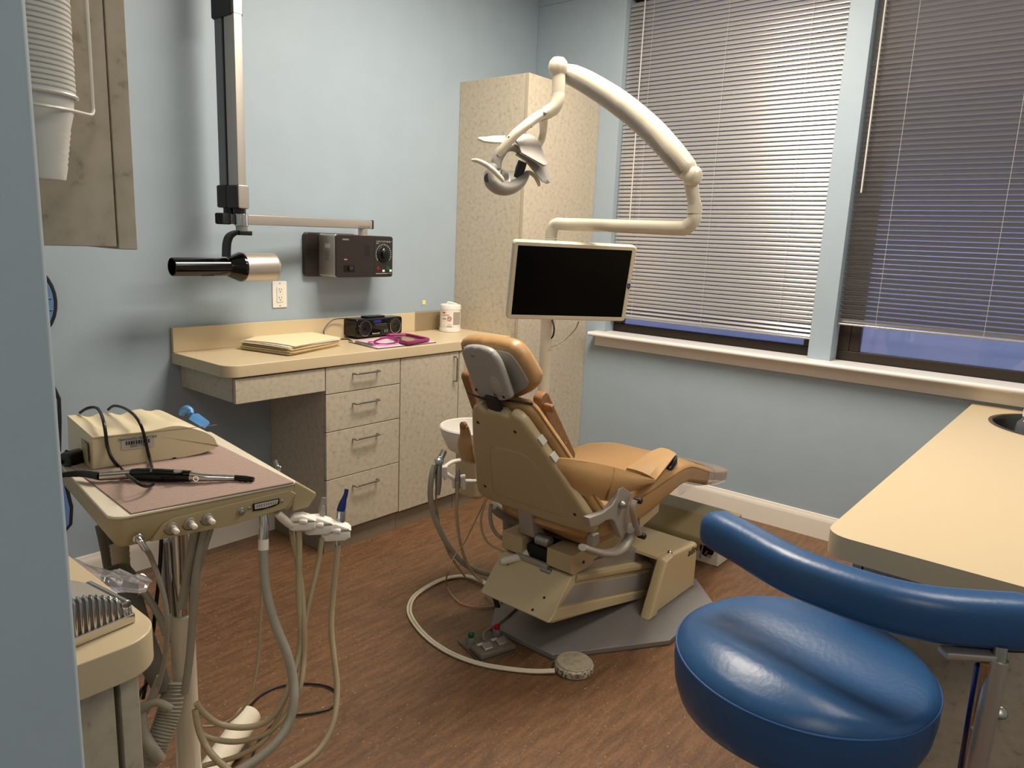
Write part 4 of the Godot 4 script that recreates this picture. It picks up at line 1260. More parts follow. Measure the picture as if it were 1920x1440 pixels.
	var lk = [Vector3(-1.6341, 0.5722, 1.8150), Vector3(-1.6431, 0.5502, 1.8160), Vector3(-1.6411, 0.5253, 1.8170), Vector3(-1.6204, 0.4907, 1.8160), Vector3(-1.5893, 0.4370, 1.8150)]
	var link = obj("link_bar", MB.new().tube(lk, [0.014, 0.011, 0.0105, 0.011, 0.015], 12, 4, 0.6), M.cast, t)
	for p in [Vector3(-1.6074, 0.5633, 1.8000), Vector3(-1.5614, 0.4223, 1.8000)]:
		obj("link_pin", MB.new().rod(p, p + Vector3(0, 0, 0.030), 0.011, 16, 0.003), M.bronze, link)
	obj("pivot_ball", MB.new().lathe([[0.0, -0.014], [0.008, -0.012], [0.0135, -0.004], [0.0135, 0.004], [0.008, 0.012], [0.0, 0.014]], 18, Transform3D(Basis(Vector3(1, 0, 0), Vector3(0, 0, 1), Vector3(0, -1, 0)), Vector3(-1.6835, 0.5638, 1.8000))), M.steel, t)
	obj("tilt_clip", MB.new().box(Vector3(-1.7232, 0.4284, 1.7200), Vector3(0.040, 0.045, 0.03), 0.004), M.cast, t)
	obj("side_rail", MB.new().prism(PackedVector2Array([Vector2(-1.4383, 0.3889), Vector2(-1.3026, 0.4191), Vector2(-1.2970, 0.4605), Vector2(-1.4454, 0.4366)]), 1.70, 1.74, 0.003, Transform3D()), M.tan_shell, t)
	# far side cup holder below the backrest
	obj("drain_cup", MB.new().lathe([[0.0, 0.0], [0.030, 0.0], [0.034, 0.05], [0.036, 0.052], [0.0, 0.052]], 20, Transform3D(Basis(), Vector3(-1.5908, 0.2876, 1.2500))), M.grey_metal, t)
	obj("far_bracket", MB.new().tube([Vector3(-1.7358, 0.4316, 1.2800), Vector3(-1.7034, 0.4018, 1.2800), Vector3(-1.6496, 0.3599, 1.2900), Vector3(-1.5986, 0.3289, 1.3300)], [0.018, 0.022, 0.018, 0.014], 10, 4), M.cast, t)

# ---------------------------------------------------------------- dental light, monitor, cuspidor
func light_and_monitor() -> void:
	var px = -1.288
	var pz = 1.15
	var t = thing("dental_light", "ivory dental light with long curved arm on a pole behind the chair", "dental light", Vector3(px, 0, pz))
	obj("base_flange", MB.new().lathe([[0.0, 0.0], [0.085, 0.0], [0.085, 0.012], [0.040, 0.020], [0.030, 0.060], [0.0, 0.060]], 28, Transform3D(Basis(), Vector3(px, 0, pz))), M.ivory, t)
	obj("pole", MB.new().rod(Vector3(px, 0.05, pz), Vector3(px, 1.425, pz), 0.0245, 28, 0.001), M.ivory, t)
	# swing arm: up out of the pole, across, up to the elbow
	var e0 = Vector3(px, 1.428, pz)
	var e1: Vector3 = Vector3(-1.3077, 1.4942, 1.7803)
	e1.y = 1.478
	var hd = (e1 - Vector3(px, 1.478, pz))
	hd.y = 0
	hd = hd.normalized()
	var q0 = Vector3(px, 1.484, pz)
	obj("swing_arm", MB.new().tube([e0, e0 + Vector3(0, 0.012, 0), q0 - Vector3(0, 0.014, 0) + hd * 0.006, q0 + hd * 0.022, q0 + hd * 0.055, q0.lerp(e1, 0.5), e1 - hd * 0.060, e1 - hd * 0.022 + Vector3(0, 0.006, 0), e1 + Vector3(0, 0.030, 0), e1 + Vector3(0, 0.048, 0)], [0.0240, 0.0240, 0.0240, 0.0240, 0.0240, 0.0246, 0.0255, 0.0255, 0.0245, 0.0240], 20, 5), M.ivory, t)
	var jl = e1 + Vector3(0, 0.048, 0)
	obj("joint_ring", MB.new().rod(jl, jl + Vector3(0, 0.003, 0), 0.0225, 24), M.grey_metal, t)
	obj("elbow_collar", MB.new().lathe([[0.0255, 0.0], [0.0255, 0.022], [0.0225, 0.036], [0.0, 0.036]], 28, Transform3D(Basis(), jl + Vector3(0, 0.003, 0))), M.ivory, t)
	var eb: Vector3 = Vector3(-1.3201, 1.6518, 1.7649)
	obj("elbow", MB.new().tube([jl + Vector3(0, 0.030, 0), jl.lerp(eb, 0.5), eb - Vector3(0, 0.02, 0), eb + Vector3(-0.004, 0.012, 0.002)], [0.0225, 0.0225, 0.025, 0.021], 20, 5), M.ivory, t)
	# balanced arm, broad and bowed, tapering to the head end
	var ap = [Vector3(-1.3179, 1.6412, 1.7709), Vector3(-1.3288, 1.6763, 1.7468), Vector3(-1.3423, 1.7297, 1.6979), Vector3(-1.3522, 1.8110, 1.6127), Vector3(-1.3738, 1.9021, 1.4943), Vector3(-1.3974, 1.9732, 1.3795), Vector3(-1.4180, 2.0090, 1.3113), Vector3(-1.4325, 2.0249, 1.2728)]
	obj("balance_arm", MB.new().tube(ap, [0.024, 0.054, 0.060, 0.061, 0.060, 0.056, 0.050, 0.034], 24, 5, 0.72), M.ivory, t)
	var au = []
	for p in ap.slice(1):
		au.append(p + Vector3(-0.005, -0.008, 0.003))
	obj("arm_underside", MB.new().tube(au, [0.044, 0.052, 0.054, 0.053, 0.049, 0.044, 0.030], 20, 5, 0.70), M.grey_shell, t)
	obj("elbow_knuckle", MB.new().lathe([[0.0, -0.033], [0.020, -0.030], [0.031, -0.018], [0.0345, 0.0], [0.031, 0.018], [0.020, 0.030], [0.0, 0.033]], 28, Transform3D(Basis(), Vector3(-1.3375, 1.6535, 1.7753))), M.ivory, t)
	obj("upper_knuckle", MB.new().lathe([[0.0, -0.0345], [0.020, -0.031], [0.031, -0.019], [0.0360, 0.0], [0.031, 0.019], [0.020, 0.031], [0.0, 0.0345]], 28, Transform3D(Basis(), Vector3(-1.5021, 2.0228, 1.3011))), M.ivory, t)
	var dp = [Vector3(-1.5019, 2.0191, 1.3024), Vector3(-1.5032, 1.9699, 1.3079), Vector3(-1.5042, 1.9336, 1.3099)]
	obj("drop_tube", MB.new().tube(dp, 0.0238, 22, 3), M.ivory, t)
	obj("joint_ring", MB.new().rod(Vector3(-1.5041, 1.9345, 1.3098), Vector3(-1.5044, 1.9317, 1.3102), 0.0232, 22), M.grey_metal, t)
	obj("lower_bend", MB.new().tube([Vector3(-1.5044, 1.9317, 1.3102), Vector3(-1.5084, 1.9092, 1.3123), Vector3(-1.5187, 1.8844, 1.3074), Vector3(-1.5340, 1.8685, 1.2937), Vector3(-1.5459, 1.8603, 1.2817)], 0.0236, 20, 5), M.ivory, t)
	# yoke: main limb to the left and a short limb behind
	var yk = [Vector3(-1.5423, 1.8637, 1.2931), Vector3(-1.5595, 1.8545, 1.2829), Vector3(-1.5975, 1.8331, 1.2754), Vector3(-1.6345, 1.8066, 1.2706), Vector3(-1.6661, 1.7781, 1.2570), Vector3(-1.6876, 1.7477, 1.2402), Vector3(-1.7015, 1.7181, 1.2243), Vector3(-1.7082, 1.6998, 1.2137)]
	var yoke = obj("yoke", MB.new().tube(yk, [0.025, 0.024, 0.022, 0.0215, 0.021, 0.020, 0.018, 0.012], 16, 4, 0.8), M.ivory, t)
	obj("yoke_limb", MB.new().tube([Vector3(-1.5504, 1.8433, 1.2814), Vector3(-1.5190, 1.8254, 1.2609), Vector3(-1.4989, 1.8012, 1.2447), Vector3(-1.4890, 1.7807, 1.2309), Vector3(-1.4961, 1.7534, 1.2307)], [0.018, 0.015, 0.013, 0.014, 0.006], 12, 4, 0.7), M.ivory, yoke)
	obj("yoke_pin", MB.new().rod(Vector3(-1.5738, 1.8543, 1.3058), Vector3(-1.5654, 1.8560, 1.2993), 0.007, 12, 0.002), M.steel, yoke)
	for p in [Vector3(-1.6964, 1.7612, 1.2494), Vector3(-1.6177, 1.8046, 1.2836)]:
		obj("screw", MB.new().rod(p, p - Vector3(0.003, 0, -0.002), 0.0035, 8), M.charcoal, yoke)
	# head body: an open ring seen side-on, with the reflector leaf and the lamp bowl
	var ringp = [Vector3(-1.6956, 1.7013, 1.2126), Vector3(-1.6730, 1.7346, 1.2138), Vector3(-1.6429, 1.7454, 1.2150), Vector3(-1.6241, 1.7364, 1.2247)]
	obj("head_arch", MB.new().tube([Vector3(-1.7099, 1.6528, 1.2101), Vector3(-1.7065, 1.6804, 1.2058), Vector3(-1.6903, 1.7129, 1.2074), Vector3(-1.6659, 1.7317, 1.2153), Vector3(-1.6382, 1.7347, 1.2241), Vector3(-1.6143, 1.7244, 1.2322)], [0.018, 0.022, 0.024, 0.019, 0.017, 0.013], 14, 5, 0.8), M.grey_shell, t)
	obj("head_shell", MB.new().tube([Vector3(-1.7129, 1.6672, 1.2020), Vector3(-1.7247, 1.6390, 1.1963), Vector3(-1.7220, 1.6101, 1.2005), Vector3(-1.7020, 1.5934, 1.2139), Vector3(-1.6740, 1.5900, 1.2250), Vector3(-1.6417, 1.5999, 1.2371), Vector3(-1.6100, 1.6229, 1.2445), Vector3(-1.5824, 1.6515, 1.2453)], [0.022, 0.029, 0.033, 0.033, 0.032, 0.029, 0.024, 0.013], 16, 5, 0.75), M.grey_shell, t)
	var bowl = []
	for r in [[Vector3(-1.6586, 1.6584, 1.1905), Vector3(-1.5943, 1.6588, 1.2045)], [Vector3(-1.6733, 1.6310, 1.1971), Vector3(-1.6005, 1.6316, 1.2213)], [Vector3(-1.6766, 1.6083, 1.2162), Vector3(-1.6311, 1.6102, 1.2227)]]:
		bowl.append(PackedVector3Array([r[0], (r[0] + r[1]) / 2 + Vector3(0.02, 0, -0.02), r[1]]))
	obj("reflector_bowl", MB.new().sheet(bowl, 0.006), M.steel, t)
	obj("lamp_holder", MB.new().tube([Vector3(-1.6073, 1.6898, 1.2433), Vector3(-1.6089, 1.6622, 1.2338), Vector3(-1.6170, 1.6338, 1.2247)], [0.020, 0.022, 0.012], 10, 4, 0.5), M.charcoal, t)
	# upper reflector leaf: curved shell from the top of the head out to the right
	var leaf = []
	for r in [[Vector3(-1.6483, 1.7601, 1.2360), Vector3(-1.6022, 1.7814, 1.2214), Vector3(-1.5427, 1.7936, 1.2098)], [Vector3(-1.6542, 1.7402, 1.2591), Vector3(-1.5989, 1.7640, 1.2468), Vector3(-1.5373, 1.7817, 1.2361)], [Vector3(-1.6596, 1.7118, 1.2772), Vector3(-1.5997, 1.7336, 1.2713), Vector3(-1.5357, 1.7489, 1.2641)], [Vector3(-1.6393, 1.6932, 1.3076), Vector3(-1.5869, 1.7027, 1.3042), Vector3(-1.5472, 1.7075, 1.2950)], [Vector3(-1.6106, 1.6718, 1.3411), Vector3(-1.5891, 1.6760, 1.3339), Vector3(-1.5698, 1.6820, 1.3235)]]:
		leaf.append(PackedVector3Array(r))
	obj("upper_leaf", MB.new().sheet(leaf, 0.007), M.grey_shell, t)
	var leaf2 = []
	for r in [[Vector3(-1.6360, 1.7127, 1.2334), Vector3(-1.5944, 1.7161, 1.2188)], [Vector3(-1.6169, 1.6918, 1.2632), Vector3(-1.5546, 1.6950, 1.2577)], [Vector3(-1.5938, 1.6568, 1.2859), Vector3(-1.5237, 1.6806, 1.2837)], [Vector3(-1.5716, 1.6233, 1.3071), Vector3(-1.5283, 1.6383, 1.3071)], [Vector3(-1.5533, 1.6173, 1.3152), Vector3(-1.5331, 1.6228, 1.3141)]]:
		leaf2.append(PackedVector3Array([r[0], (r[0] + r[1]) / 2 + Vector3(-0.006, 0, 0.008), r[1]]))
	obj("lower_leaf", MB.new().sheet(leaf2, 0.007), M.grey_shell, t)
	# small leaf on the far left and the two curved handles
	var fin = []
	for r in [[Vector3(-1.7161, 1.7590, 1.1218), Vector3(-1.6990, 1.7656, 1.1084)], [Vector3(-1.7026, 1.7507, 1.1407), Vector3(-1.6649, 1.7714, 1.1161)], [Vector3(-1.6890, 1.7471, 1.1745), Vector3(-1.6446, 1.7765, 1.1392)], [Vector3(-1.6738, 1.7473, 1.2089), Vector3(-1.6199, 1.7782, 1.1687)]]:
		fin.append(PackedVector3Array(r))
	obj("side_leaf", MB.new().sheet(fin, 0.007), M.ivory, t)
	obj("handle", MB.new().tube([Vector3(-1.8005, 1.6759, 1.1731), Vector3(-1.7899, 1.6757, 1.1859), Vector3(-1.7834, 1.6667, 1.2127), Vector3(-1.7689, 1.6516, 1.2349), Vector3(-1.7533, 1.6332, 1.2515), Vector3(-1.7410, 1.6163, 1.2637), Vector3(-1.7353, 1.6079, 1.2652)], [0.004, 0.0075, 0.0085, 0.009, 0.009, 0.0075, 0.004], 12, 4), M.ivory, t)
	obj("handle", MB.new().tube([Vector3(-1.5726, 1.6546, 1.2322), Vector3(-1.5626, 1.6553, 1.2441), Vector3(-1.5530, 1.6427, 1.2597), Vector3(-1.5479, 1.6241, 1.2716), Vector3(-1.5473, 1.6090, 1.2770)], [0.008, 0.008, 0.008, 0.0075, 0.005], 12, 4), M.ivory, t)
	var sw: Vector3 = Vector3(-1.7507, 1.6220, 1.2053)
	obj("switch_plate", MB.new().lathe([[0.0, 0.0], [0.016, 0.0], [0.016, 0.003], [0.0, 0.004]], 20, frame(Vector3(0.3, 1, 0.2), Vector3(0.62, -0.2, 0.75), sw) * Transform3D(Basis(Vector3(1, 0, 0), PI / 2), Vector3.ZERO), 1.0, 0.7), M.black, t)
	# ---- monitor on the pole
	var TL = Vector3(-1.544, 1.411, 1.166)
	var TR = Vector3(-1.146, 1.409, 1.469)
	var BL = Vector3(-1.503, 1.105, 1.111)
	var mx = (TR - TL).normalized()
	var my = (TL - BL).normalized()
	var mc = (TL + TR + Vector3(-1.105, 1.103, 1.414) + BL) / 4
	var mf = frame(mx, my, mc)
	var w = 0.500
	var h = 0.3135
	var m = thing("monitor", "flat monitor with cream frame and dark screen fixed to the light pole", "monitor", mc - Vector3(0, h / 2, 0))
	obj("screen", MB.new().box(mf * Vector3(0, 0, -0.0040), Vector3(w - 0.03, h - 0.03, 0.004), 0, mf.basis), M.screen, m)
	var outer = rrect(w, h, 0.014)
	var bz = MB.new()
	# frame bars with a shallow bevel, mitred as one ring
	var ringsf = []
	for l in [[0.0, -0.030], [0.0, -0.005], [0.004, 0.0], [0.017, 0.0], [0.019, -0.004], [0.019, -0.010]]:
		var q = MB.inset(outer, l[0]) if l[0] > 0.0 else outer
		if l[0] >= 0.017:
			q = rrect(w - 2 * l[0], h - 2 * l[0], 0.002)
		var r = PackedVector3Array()
		for p in q:
			r.append(mf * Vector3(p.x, p.y, l[1]))
		ringsf.append(r)
	bz.loft(ringsf, false, false)
	obj("bezel", bz, M.ivory, m)
	obj("rear_housing", MB.new().prism(rrect(w - 0.004, h - 0.004, 0.014), -0.045, -0.010, 0.008, mf), M.ivory, m)
	obj("mount_arm", MB.new().rod(mf * Vector3(0.02, 0.0, -0.04), Vector3(px + 0.02, 1.255, pz), 0.018, 14, 0.002), M.grey_metal, m)
	var bd = mf * Vector3(w / 2 - 0.0095, -0.006, 0.0005)
	var bpoly = PackedVector2Array([Vector2(-0.0065, 0.011), Vector2(0.0065, 0.011), Vector2(0.0065, -0.005), Vector2(0, -0.013), Vector2(-0.0065, -0.005)])
	var bdg = obj("badge", MB.new().prism(bpoly, 0, 0.0015, 0, Transform3D(mf.basis, bd)), M.navy, m)
	text("R", 0.008, bd + mf.basis.z * 0.0016, mf.basis.x, mf.basis.y, M.ink_pale, bdg)
	obj("monitor_cable", MB.new().tube([Vector3(-1.2166, 1.0938, 1.2600), Vector3(-1.2222, 1.0596, 1.2476), Vector3(-1.2410, 1.0220, 1.2202), Vector3(-1.2762, 0.9978, 1.2009), Vector3(-1.3011, 0.9873, 1.1899)], 0.003, 6, 5), M.hose_grey, m)
	obj("monitor_cable", MB.new().tube([Vector3(-1.2851, 1.0957, 1.1761), Vector3(-1.3009, 1.0658, 1.1981), Vector3(-1.3064, 1.0377, 1.2000), Vector3(-1.2969, 1.0219, 1.1844)], 0.004, 6, 5), M.charcoal, m)

func cuspidor() -> void:
	var bc: Vector3 = Vector3(-1.6773, 0.6011, 1.1000)
	bc = Vector3(-1.668, 0.585, 1.10)
	var t = thing("cuspidor", "white spittoon bowl on a beige body left of the dental chair", "cuspidor", Vector3(bc.x, 0, bc.z))
	obj("bowl", MB.new().lathe([[0.0, 0.0], [0.06, 0.0], [0.095, 0.020], [0.120, 0.070], [0.128, 0.100], [0.130, 0.106], [0.126, 0.111], [0.120, 0.108], [0.108, 0.070], [0.080, 0.030], [0.0, 0.018]], 44, Transform3D(Basis(), bc)), M.white, t)
	obj("body", MB.new().box(Vector3(bc.x + 0.045, bc.y - 0.085, bc.z), Vector3(0.17, 0.19, 0.13), 0.02), M.cream, t)
	obj("support_arm", MB.new().tube([Vector3(bc.x + 0.10, bc.y - 0.12, bc.z), Vector3(bc.x + 0.24, bc.y - 0.12, bc.z), Vector3(-1.312, bc.y - 0.12, 1.14)], 0.02, 12, 3), M.cream, t)
	# assistant's tube rail with two instrument hangers
	var rl = thing("instrument_rail", "white bent tube rail with two clip hangers beside the spittoon", "rail", Vector3(-1.7612, 0.5304, 1.1200))
	obj("rail", MB.new().tube([Vector3(-1.7995, 0.5945, 1.1600), Vector3(-1.8394, 0.5966, 1.1600), Vector3(-1.8827, 0.5917, 1.1700), Vector3(-1.9142, 0.5847, 1.1800), Vector3(-1.9123, 0.5790, 1.2000), Vector3(-1.8936, 0.5596, 1.2200), Vector3(-1.8702, 0.5466, 1.2300), Vector3(-1.8243, 0.5373, 1.2350), Vector3(-1.7469, 0.5185, 1.2400)], 0.0075, 10, 5), M.white, rl)
	var hs = [Vector3(-1.9293, 0.5804, 1.1900), Vector3(-1.8703, 0.5393, 1.2250)]
	for p in hs:
		obj("clip_hanger", MB.new().prism(PackedVector2Array([Vector2(-0.024, 0.022), Vector2(0.026, 0.026), Vector2(0.022, -0.024), Vector2(0.010, -0.026), Vector2(0.008, -0.012), Vector2(-0.024, -0.016)]), -0.014, 0.014, 0.004, frame(Vector3(0.8, 0.1, 0.6), Vector3.UP, p)), M.white, rl)
	# suction handpiece
	var v = thing("suction_handpiece", "chrome suction handpiece with angled tip in the left rail hanger", "handpiece", Vector3(-1.9505, 0.6014, 1.2000))
	obj("body", MB.new().tube([Vector3(-1.9649, 0.5132, 1.2150), Vector3(-1.9588, 0.5562, 1.2100), Vector3(-1.9551, 0.5937, 1.2050), Vector3(-1.9486, 0.6247, 1.2000)], [0.008, 0.012, 0.012, 0.013], 14, 3), M.steel, v)
	obj("valve", MB.new().rod(Vector3(-1.9366, 0.6266, 1.1850), Vector3(-1.9712, 0.6430, 1.2250), 0.016, 20, 0.003), M.chrome, v)
	obj("tip", MB.new().tube([Vector3(-1.9512, 0.6343, 1.2050), Vector3(-1.9412, 0.6499, 1.2050), Vector3(-1.9285, 0.6671, 1.2050)], [0.011, 0.012, 0.011], 14, 3), M.steel, v)
	obj("hose", MB.new().tube([Vector3(-1.9695, 0.6213, 1.2000), Vector3(-1.9792, 0.5978, 1.2000), Vector3(-1.9859, 0.5600, 1.2000), Vector3(-1.9870, 0.5108, 1.2000), Vector3(-1.9719, 0.4469, 1.2000), Vector3(-1.9504, 0.3831, 1.2100), Vector3(-1.9057, 0.3007, 1.2200), Vector3(-1.8392, 0.2194, 1.2300), Vector3(-1.7677, 0.1666, 1.2400), Vector3(-1.7075, 0.1387, 1.2700)], 0.0105, 12, 6), M.hose_grey, v)
	var w = thing("saliva_ejector", "slim steel saliva ejector upright in the right rail hanger", "handpiece", Vector3(-1.8925, 0.5683, 1.2400))
	obj("body", MB.new().tube([Vector3(-1.8922, 0.5281, 1.2400), Vector3(-1.8921, 0.5582, 1.2400), Vector3(-1.8917, 0.5821, 1.2400), Vector3(-1.8910, 0.5980, 1.2400)], [0.010, 0.011, 0.009, 0.006], 12, 3), M.steel, w)
	obj("hose", MB.new().tube([Vector3(-1.9022, 0.5530, 1.2500), Vector3(-1.9029, 0.5031, 1.2500), Vector3(-1.9032, 0.4425, 1.2500), Vector3(-1.8885, 0.3566, 1.2500), Vector3(-1.8688, 0.2883, 1.2500), Vector3(-1.8371, 0.2190, 1.2500), Vector3(-1.8044, 0.1684, 1.2600), Vector3(-1.7914, 0.1440, 1.2900)], 0.0058, 10, 6), M.hose, w)
	solo("thin_hose", MB.new().tube([Vector3(-1.9688, 0.5387, 1.2100), Vector3(-1.9671, 0.4885, 1.2100), Vector3(-1.9480, 0.3926, 1.2100), Vector3(-1.9164, 0.2936, 1.2200), Vector3(-1.8735, 0.2201, 1.2300), Vector3(-1.8357, 0.1658, 1.2400)], 0.004, 8, 6), M.hose_tan, Vector3(-1.9164, 0.2936, 1.2200), "thin tan hose hanging down from the suction handpiece", "hose")
	# hoses between the far side of the chair and the floor box
	solo("thin_cable", MB.new().tube([Vector3(-1.7711, 0.4589, 1.2700), Vector3(-1.8124, 0.4073, 1.2700), Vector3(-1.8745, 0.3275, 1.2700), Vector3(-1.9415, 0.2899, 1.2800), Vector3(-1.9846, 0.2363, 1.2900), Vector3(-1.7579, 0.0500, 1.0679), Vector3(-1.7503, 0.0180, 1.0766), Vector3(-1.7645, 0.0080, 1.1237), Vector3(-1.7739, 0.0060, 1.1766), Vector3(-1.7458, 0.0060, 1.2413), Vector3(-1.6925, 0.0060, 1.2774), Vector3(-1.6812, 0.0300, 1.3049)], 0.0028, 8, 6), M.hose_tan, Vector3(-1.7725, 0.0050, 1.1753), "thin tan cable looping on the floor left of the chair base", "cable")
	solo("chair_hose", MB.new().tube([Vector3(-1.8026, 0.4791, 1.3000), Vector3(-1.8230, 0.4248, 1.3000), Vector3(-1.8237, 0.3838, 1.3000), Vector3(-1.8181, 0.3437, 1.3100), Vector3(-1.8004, 0.3090, 1.3300), Vector3(-1.7824, 0.2942, 1.3800)], 0.0042, 8, 6), M.hose, Vector3(-1.8057, 0.3295, 1.3100), "middle cream hose curving under the chair backrest to the tan cover block", "hose")
	solo("chair_hose", MB.new().tube([Vector3(-1.7485, 0.4433, 1.2800), Vector3(-1.7521, 0.4000, 1.2800), Vector3(-1.7487, 0.3533, 1.2900), Vector3(-1.7330, 0.3185, 1.3100), Vector3(-1.7425, 0.3218, 1.3600)], 0.0075, 10, 6), M.hose_grey, Vector3(-1.7552, 0.3615, 1.2900), "thicker grey hose curving under the chair backrest, nearest the chair seat", "hose")

# ---------------------------------------------------------------- things on the floor
func floor_things() -> void:
	# two-pedal foot control
	var a: Vector3 = Vector3(-1.9781, 0.0000, 1.3456)
	var b: Vector3 = Vector3(-1.8596, 0.0000, 1.3745)
	var k0: Vector3 = Vector3(-1.9991, 0.0000, 1.4225)
	var k1: Vector3 = Vector3(-2.0190, 0.0000, 1.4957)
	var k2: Vector3 = Vector3(-1.8842, 0.0000, 1.5368)
	var k3: Vector3 = Vector3(-1.8561, 0.0000, 1.4563)
	var t = thing("foot_control", "grey foot control with green and red buttons on the floor by the chair plate", "foot control", (k0 + k2) / 2)
	obj("base_sheet", MB.new().prism(PackedVector2Array([Vector2(a.x, a.z), Vector2(b.x, b.z), Vector2(k3.x + 0.02, k3.z - 0.02), Vector2(k2.x, k2.z), Vector2(k1.x, k1.z), Vector2(k1.x - 0.004, k1.z - 0.004)]), 0.001, 0.005, 0.001, on_top()), M.pedal_grey, t)
	var body = PackedVector2Array([Vector2(k0.x, k0.z), Vector2(k1.x, k1.z), Vector2(k2.x, k2.z), Vector2(k3.x, k3.z)])
	obj("housing", MB.new().prism(body, 0.004, 0.030, 0.009, on_top()), M.pedal_grey, t)
	var e1 = (k2 - k1).normalized()
	var e2 = (k3 - k2).normalized()
	var bs = Basis(e1, Vector3.UP, e1.cross(Vector3.UP))
	for s in [[0.30, 0.42], [0.72, 0.46]]:
		var p = k1 + (k2 - k1) * s[0] + (k3 - k2) * s[1] + Vector3(0, 0.032, 0)
		var pd = obj("pedal", MB.new().box(p - bs.z * -0.002, Vector3(0.036, 0.012, 0.032), 0.003, bs.rotated(bs.x, 0.22)), M.steel, t)
		var gr = MB.new()
		for i in 5:
			gr.box(p + bs.z * (i * 0.005 - 0.008) + Vector3(0, 0.0062 - (i * 0.005 - 0.008) * 0.22, 0), Vector3(0.034, 0.002, 0.002), 0.0004, bs.rotated(bs.x, 0.22))
		obj("tread", gr, M.cast, pd)
		obj("pedal_label", MB.new().box(p - bs.z * 0.024 - e1 * 0.012 + Vector3(0, -0.001, 0), Vector3(0.024, 0.001, 0.014), 0.0002, bs), M.ink_pale, t)
	for s in [[Vector3(-1.9761, 0.0080, 1.4070), M.green, "green button"], [Vector3(-1.8708, 0.0080, 1.4351), M.red, "red button"]]:
		var p: Vector3 = s[0]
		obj("button_post", MB.new().lathe([[0.019, 0.0], [0.016, 0.012], [0.0145, 0.034], [0.013, 0.036], [0.0, 0.036]], 20, Transform3D(Basis(), p)), M.grey_metal, t)
		obj("button", MB.new().lathe([[0.0105, 0.034], [0.0105, 0.040], [0.0115, 0.042], [0.011, 0.051], [0.008, 0.054], [0.0, 0.055]], 20, Transform3D(Basis(), p)), s[1], t, s[2])
	obj("cable", MB.new().tube([Vector3(-1.9376, 0.0250, 1.4382), Vector3(-1.9283, 0.0350, 1.4218), Vector3(-1.8963, 0.0350, 1.4083), Vector3(-1.8584, 0.0300, 1.4031), Vector3(-1.8010, 0.0260, 1.3922), Vector3(-1.7354, 0.0260, 1.3808), Vector3(-1.6619, 0.0270, 1.3647)], 0.0052, 8, 5), M.grey_metal, t)
	# round foot disc with its twin hose
	var dc = Vector3(-1.828, 0.0, 1.745)
	var d = thing("foot_disc", "round worn cream foot disc with chipped rim in front of the chair plate", "foot pedal", dc)
	obj("rim", MB.new().lathe([[0.0, 0.001], [0.064, 0.001], [0.067, 0.006], [0.067, 0.020], [0.064, 0.026], [0.058, 0.028], [0.0, 0.028]], 48, Transform3D(Basis(), dc)), M.disc_rim, d)
	obj("top", MB.new().lathe([[0.0605, 0.026], [0.0605, 0.030], [0.058, 0.0325], [0.054, 0.033], [0.0, 0.0345]], 48, Transform3D(Basis(), dc)), M.disc, d)
	var hz = [Vector3(-1.8912, 0.0120, 1.7107), Vector3(-1.9368, 0.0070, 1.6562), Vector3(-1.9855, 0.0060, 1.5808), Vector3(-2.0264, 0.0060, 1.4973), Vector3(-2.0470, 0.0060, 1.3917), Vector3(-2.0386, 0.0060, 1.2775), Vector3(-2.0042, 0.0060, 1.1659), Vector3(-1.9528, 0.0060, 1.0719), Vector3(-1.8741, 0.0060, 1.0072), Vector3(-1.7811, 0.0060, 0.9794), Vector3(-1.6717, 0.0070, 0.9771), Vector3(-1.5999, 0.0100, 1.0227), Vector3(-1.5972, 0.0160, 1.1053), Vector3(-1.6094, 0.0200, 1.1518)]
	obj("hose", MB.new().tube(hz, 0.0052, 10, 6), M.hose_white, d)
	var h2 = []
	for i in hz.size():
		var p: Vector3 = hz[i]
		var tg: Vector3 = (hz[mini(i + 1, hz.size() - 1)] - hz[maxi(i - 1, 0)]).normalized()
		h2.append(p + tg.cross(Vector3.UP) * -0.0112)
	obj("hose", MB.new().tube(h2, 0.0048, 10, 6), M.hose_white, d)
	# utility box with sloped lid
	var jb = thing("utility_box", "low utility box with khaki sloped lid and round opening behind the chair tower", "box", Vector3(-0.67, 0, 1.6))
	obj("box", MB.new().span(Vector3(-0.712, 0.0, 1.22), Vector3(-0.52, 0.125, 1.752), 0.004), M.white_soft, jb)
	obj("opening", MB.new().rod(Vector3(-0.7135, 0.068, 1.695), Vector3(-0.709, 0.068, 1.695), 0.034, 32), M.gap, jb)
	obj("valve", MB.new().rod(Vector3(-0.716, 0.043, 1.70), Vector3(-0.716, 0.043, 1.722), 0.006, 10, 0.001).rod(Vector3(-0.716, 0.046, 1.69), Vector3(-0.716, 0.064, 1.70), 0.0035, 8).rod(Vector3(-0.717, 0.098, 1.678), Vector3(-0.717, 0.02, 1.668), 0.004, 8), M.cast, jb)
	var lp = PackedVector2Array([Vector2(-0.790, 0.118), Vector2(-0.790, 0.140), Vector2(-0.780, 0.152), Vector2(-0.660, 0.196), Vector2(-0.640, 0.198), Vector2(-0.5, 0.198), Vector2(-0.5, 0.118)])
	obj("lid", MB.new().prism(lp, 1.20, 1.760, 0.006, Transform3D()), M.khaki, jb)
	# dark cable end on the floor beside the base
	solo("hose_plug", MB.new().tube([Vector3(-1.6583, 0.0500, 1.1942), Vector3(-1.6832, 0.0450, 1.2449), Vector3(-1.7016, 0.0300, 1.2842), Vector3(-1.7143, 0.0120, 1.3072)], [0.006, 0.006, 0.010, 0.013], 10, 4), M.black_matt, Vector3(-1.6873, 0.0000, 1.2788), "short dark hose plug on the floor under the end panel of the chair", "plug")

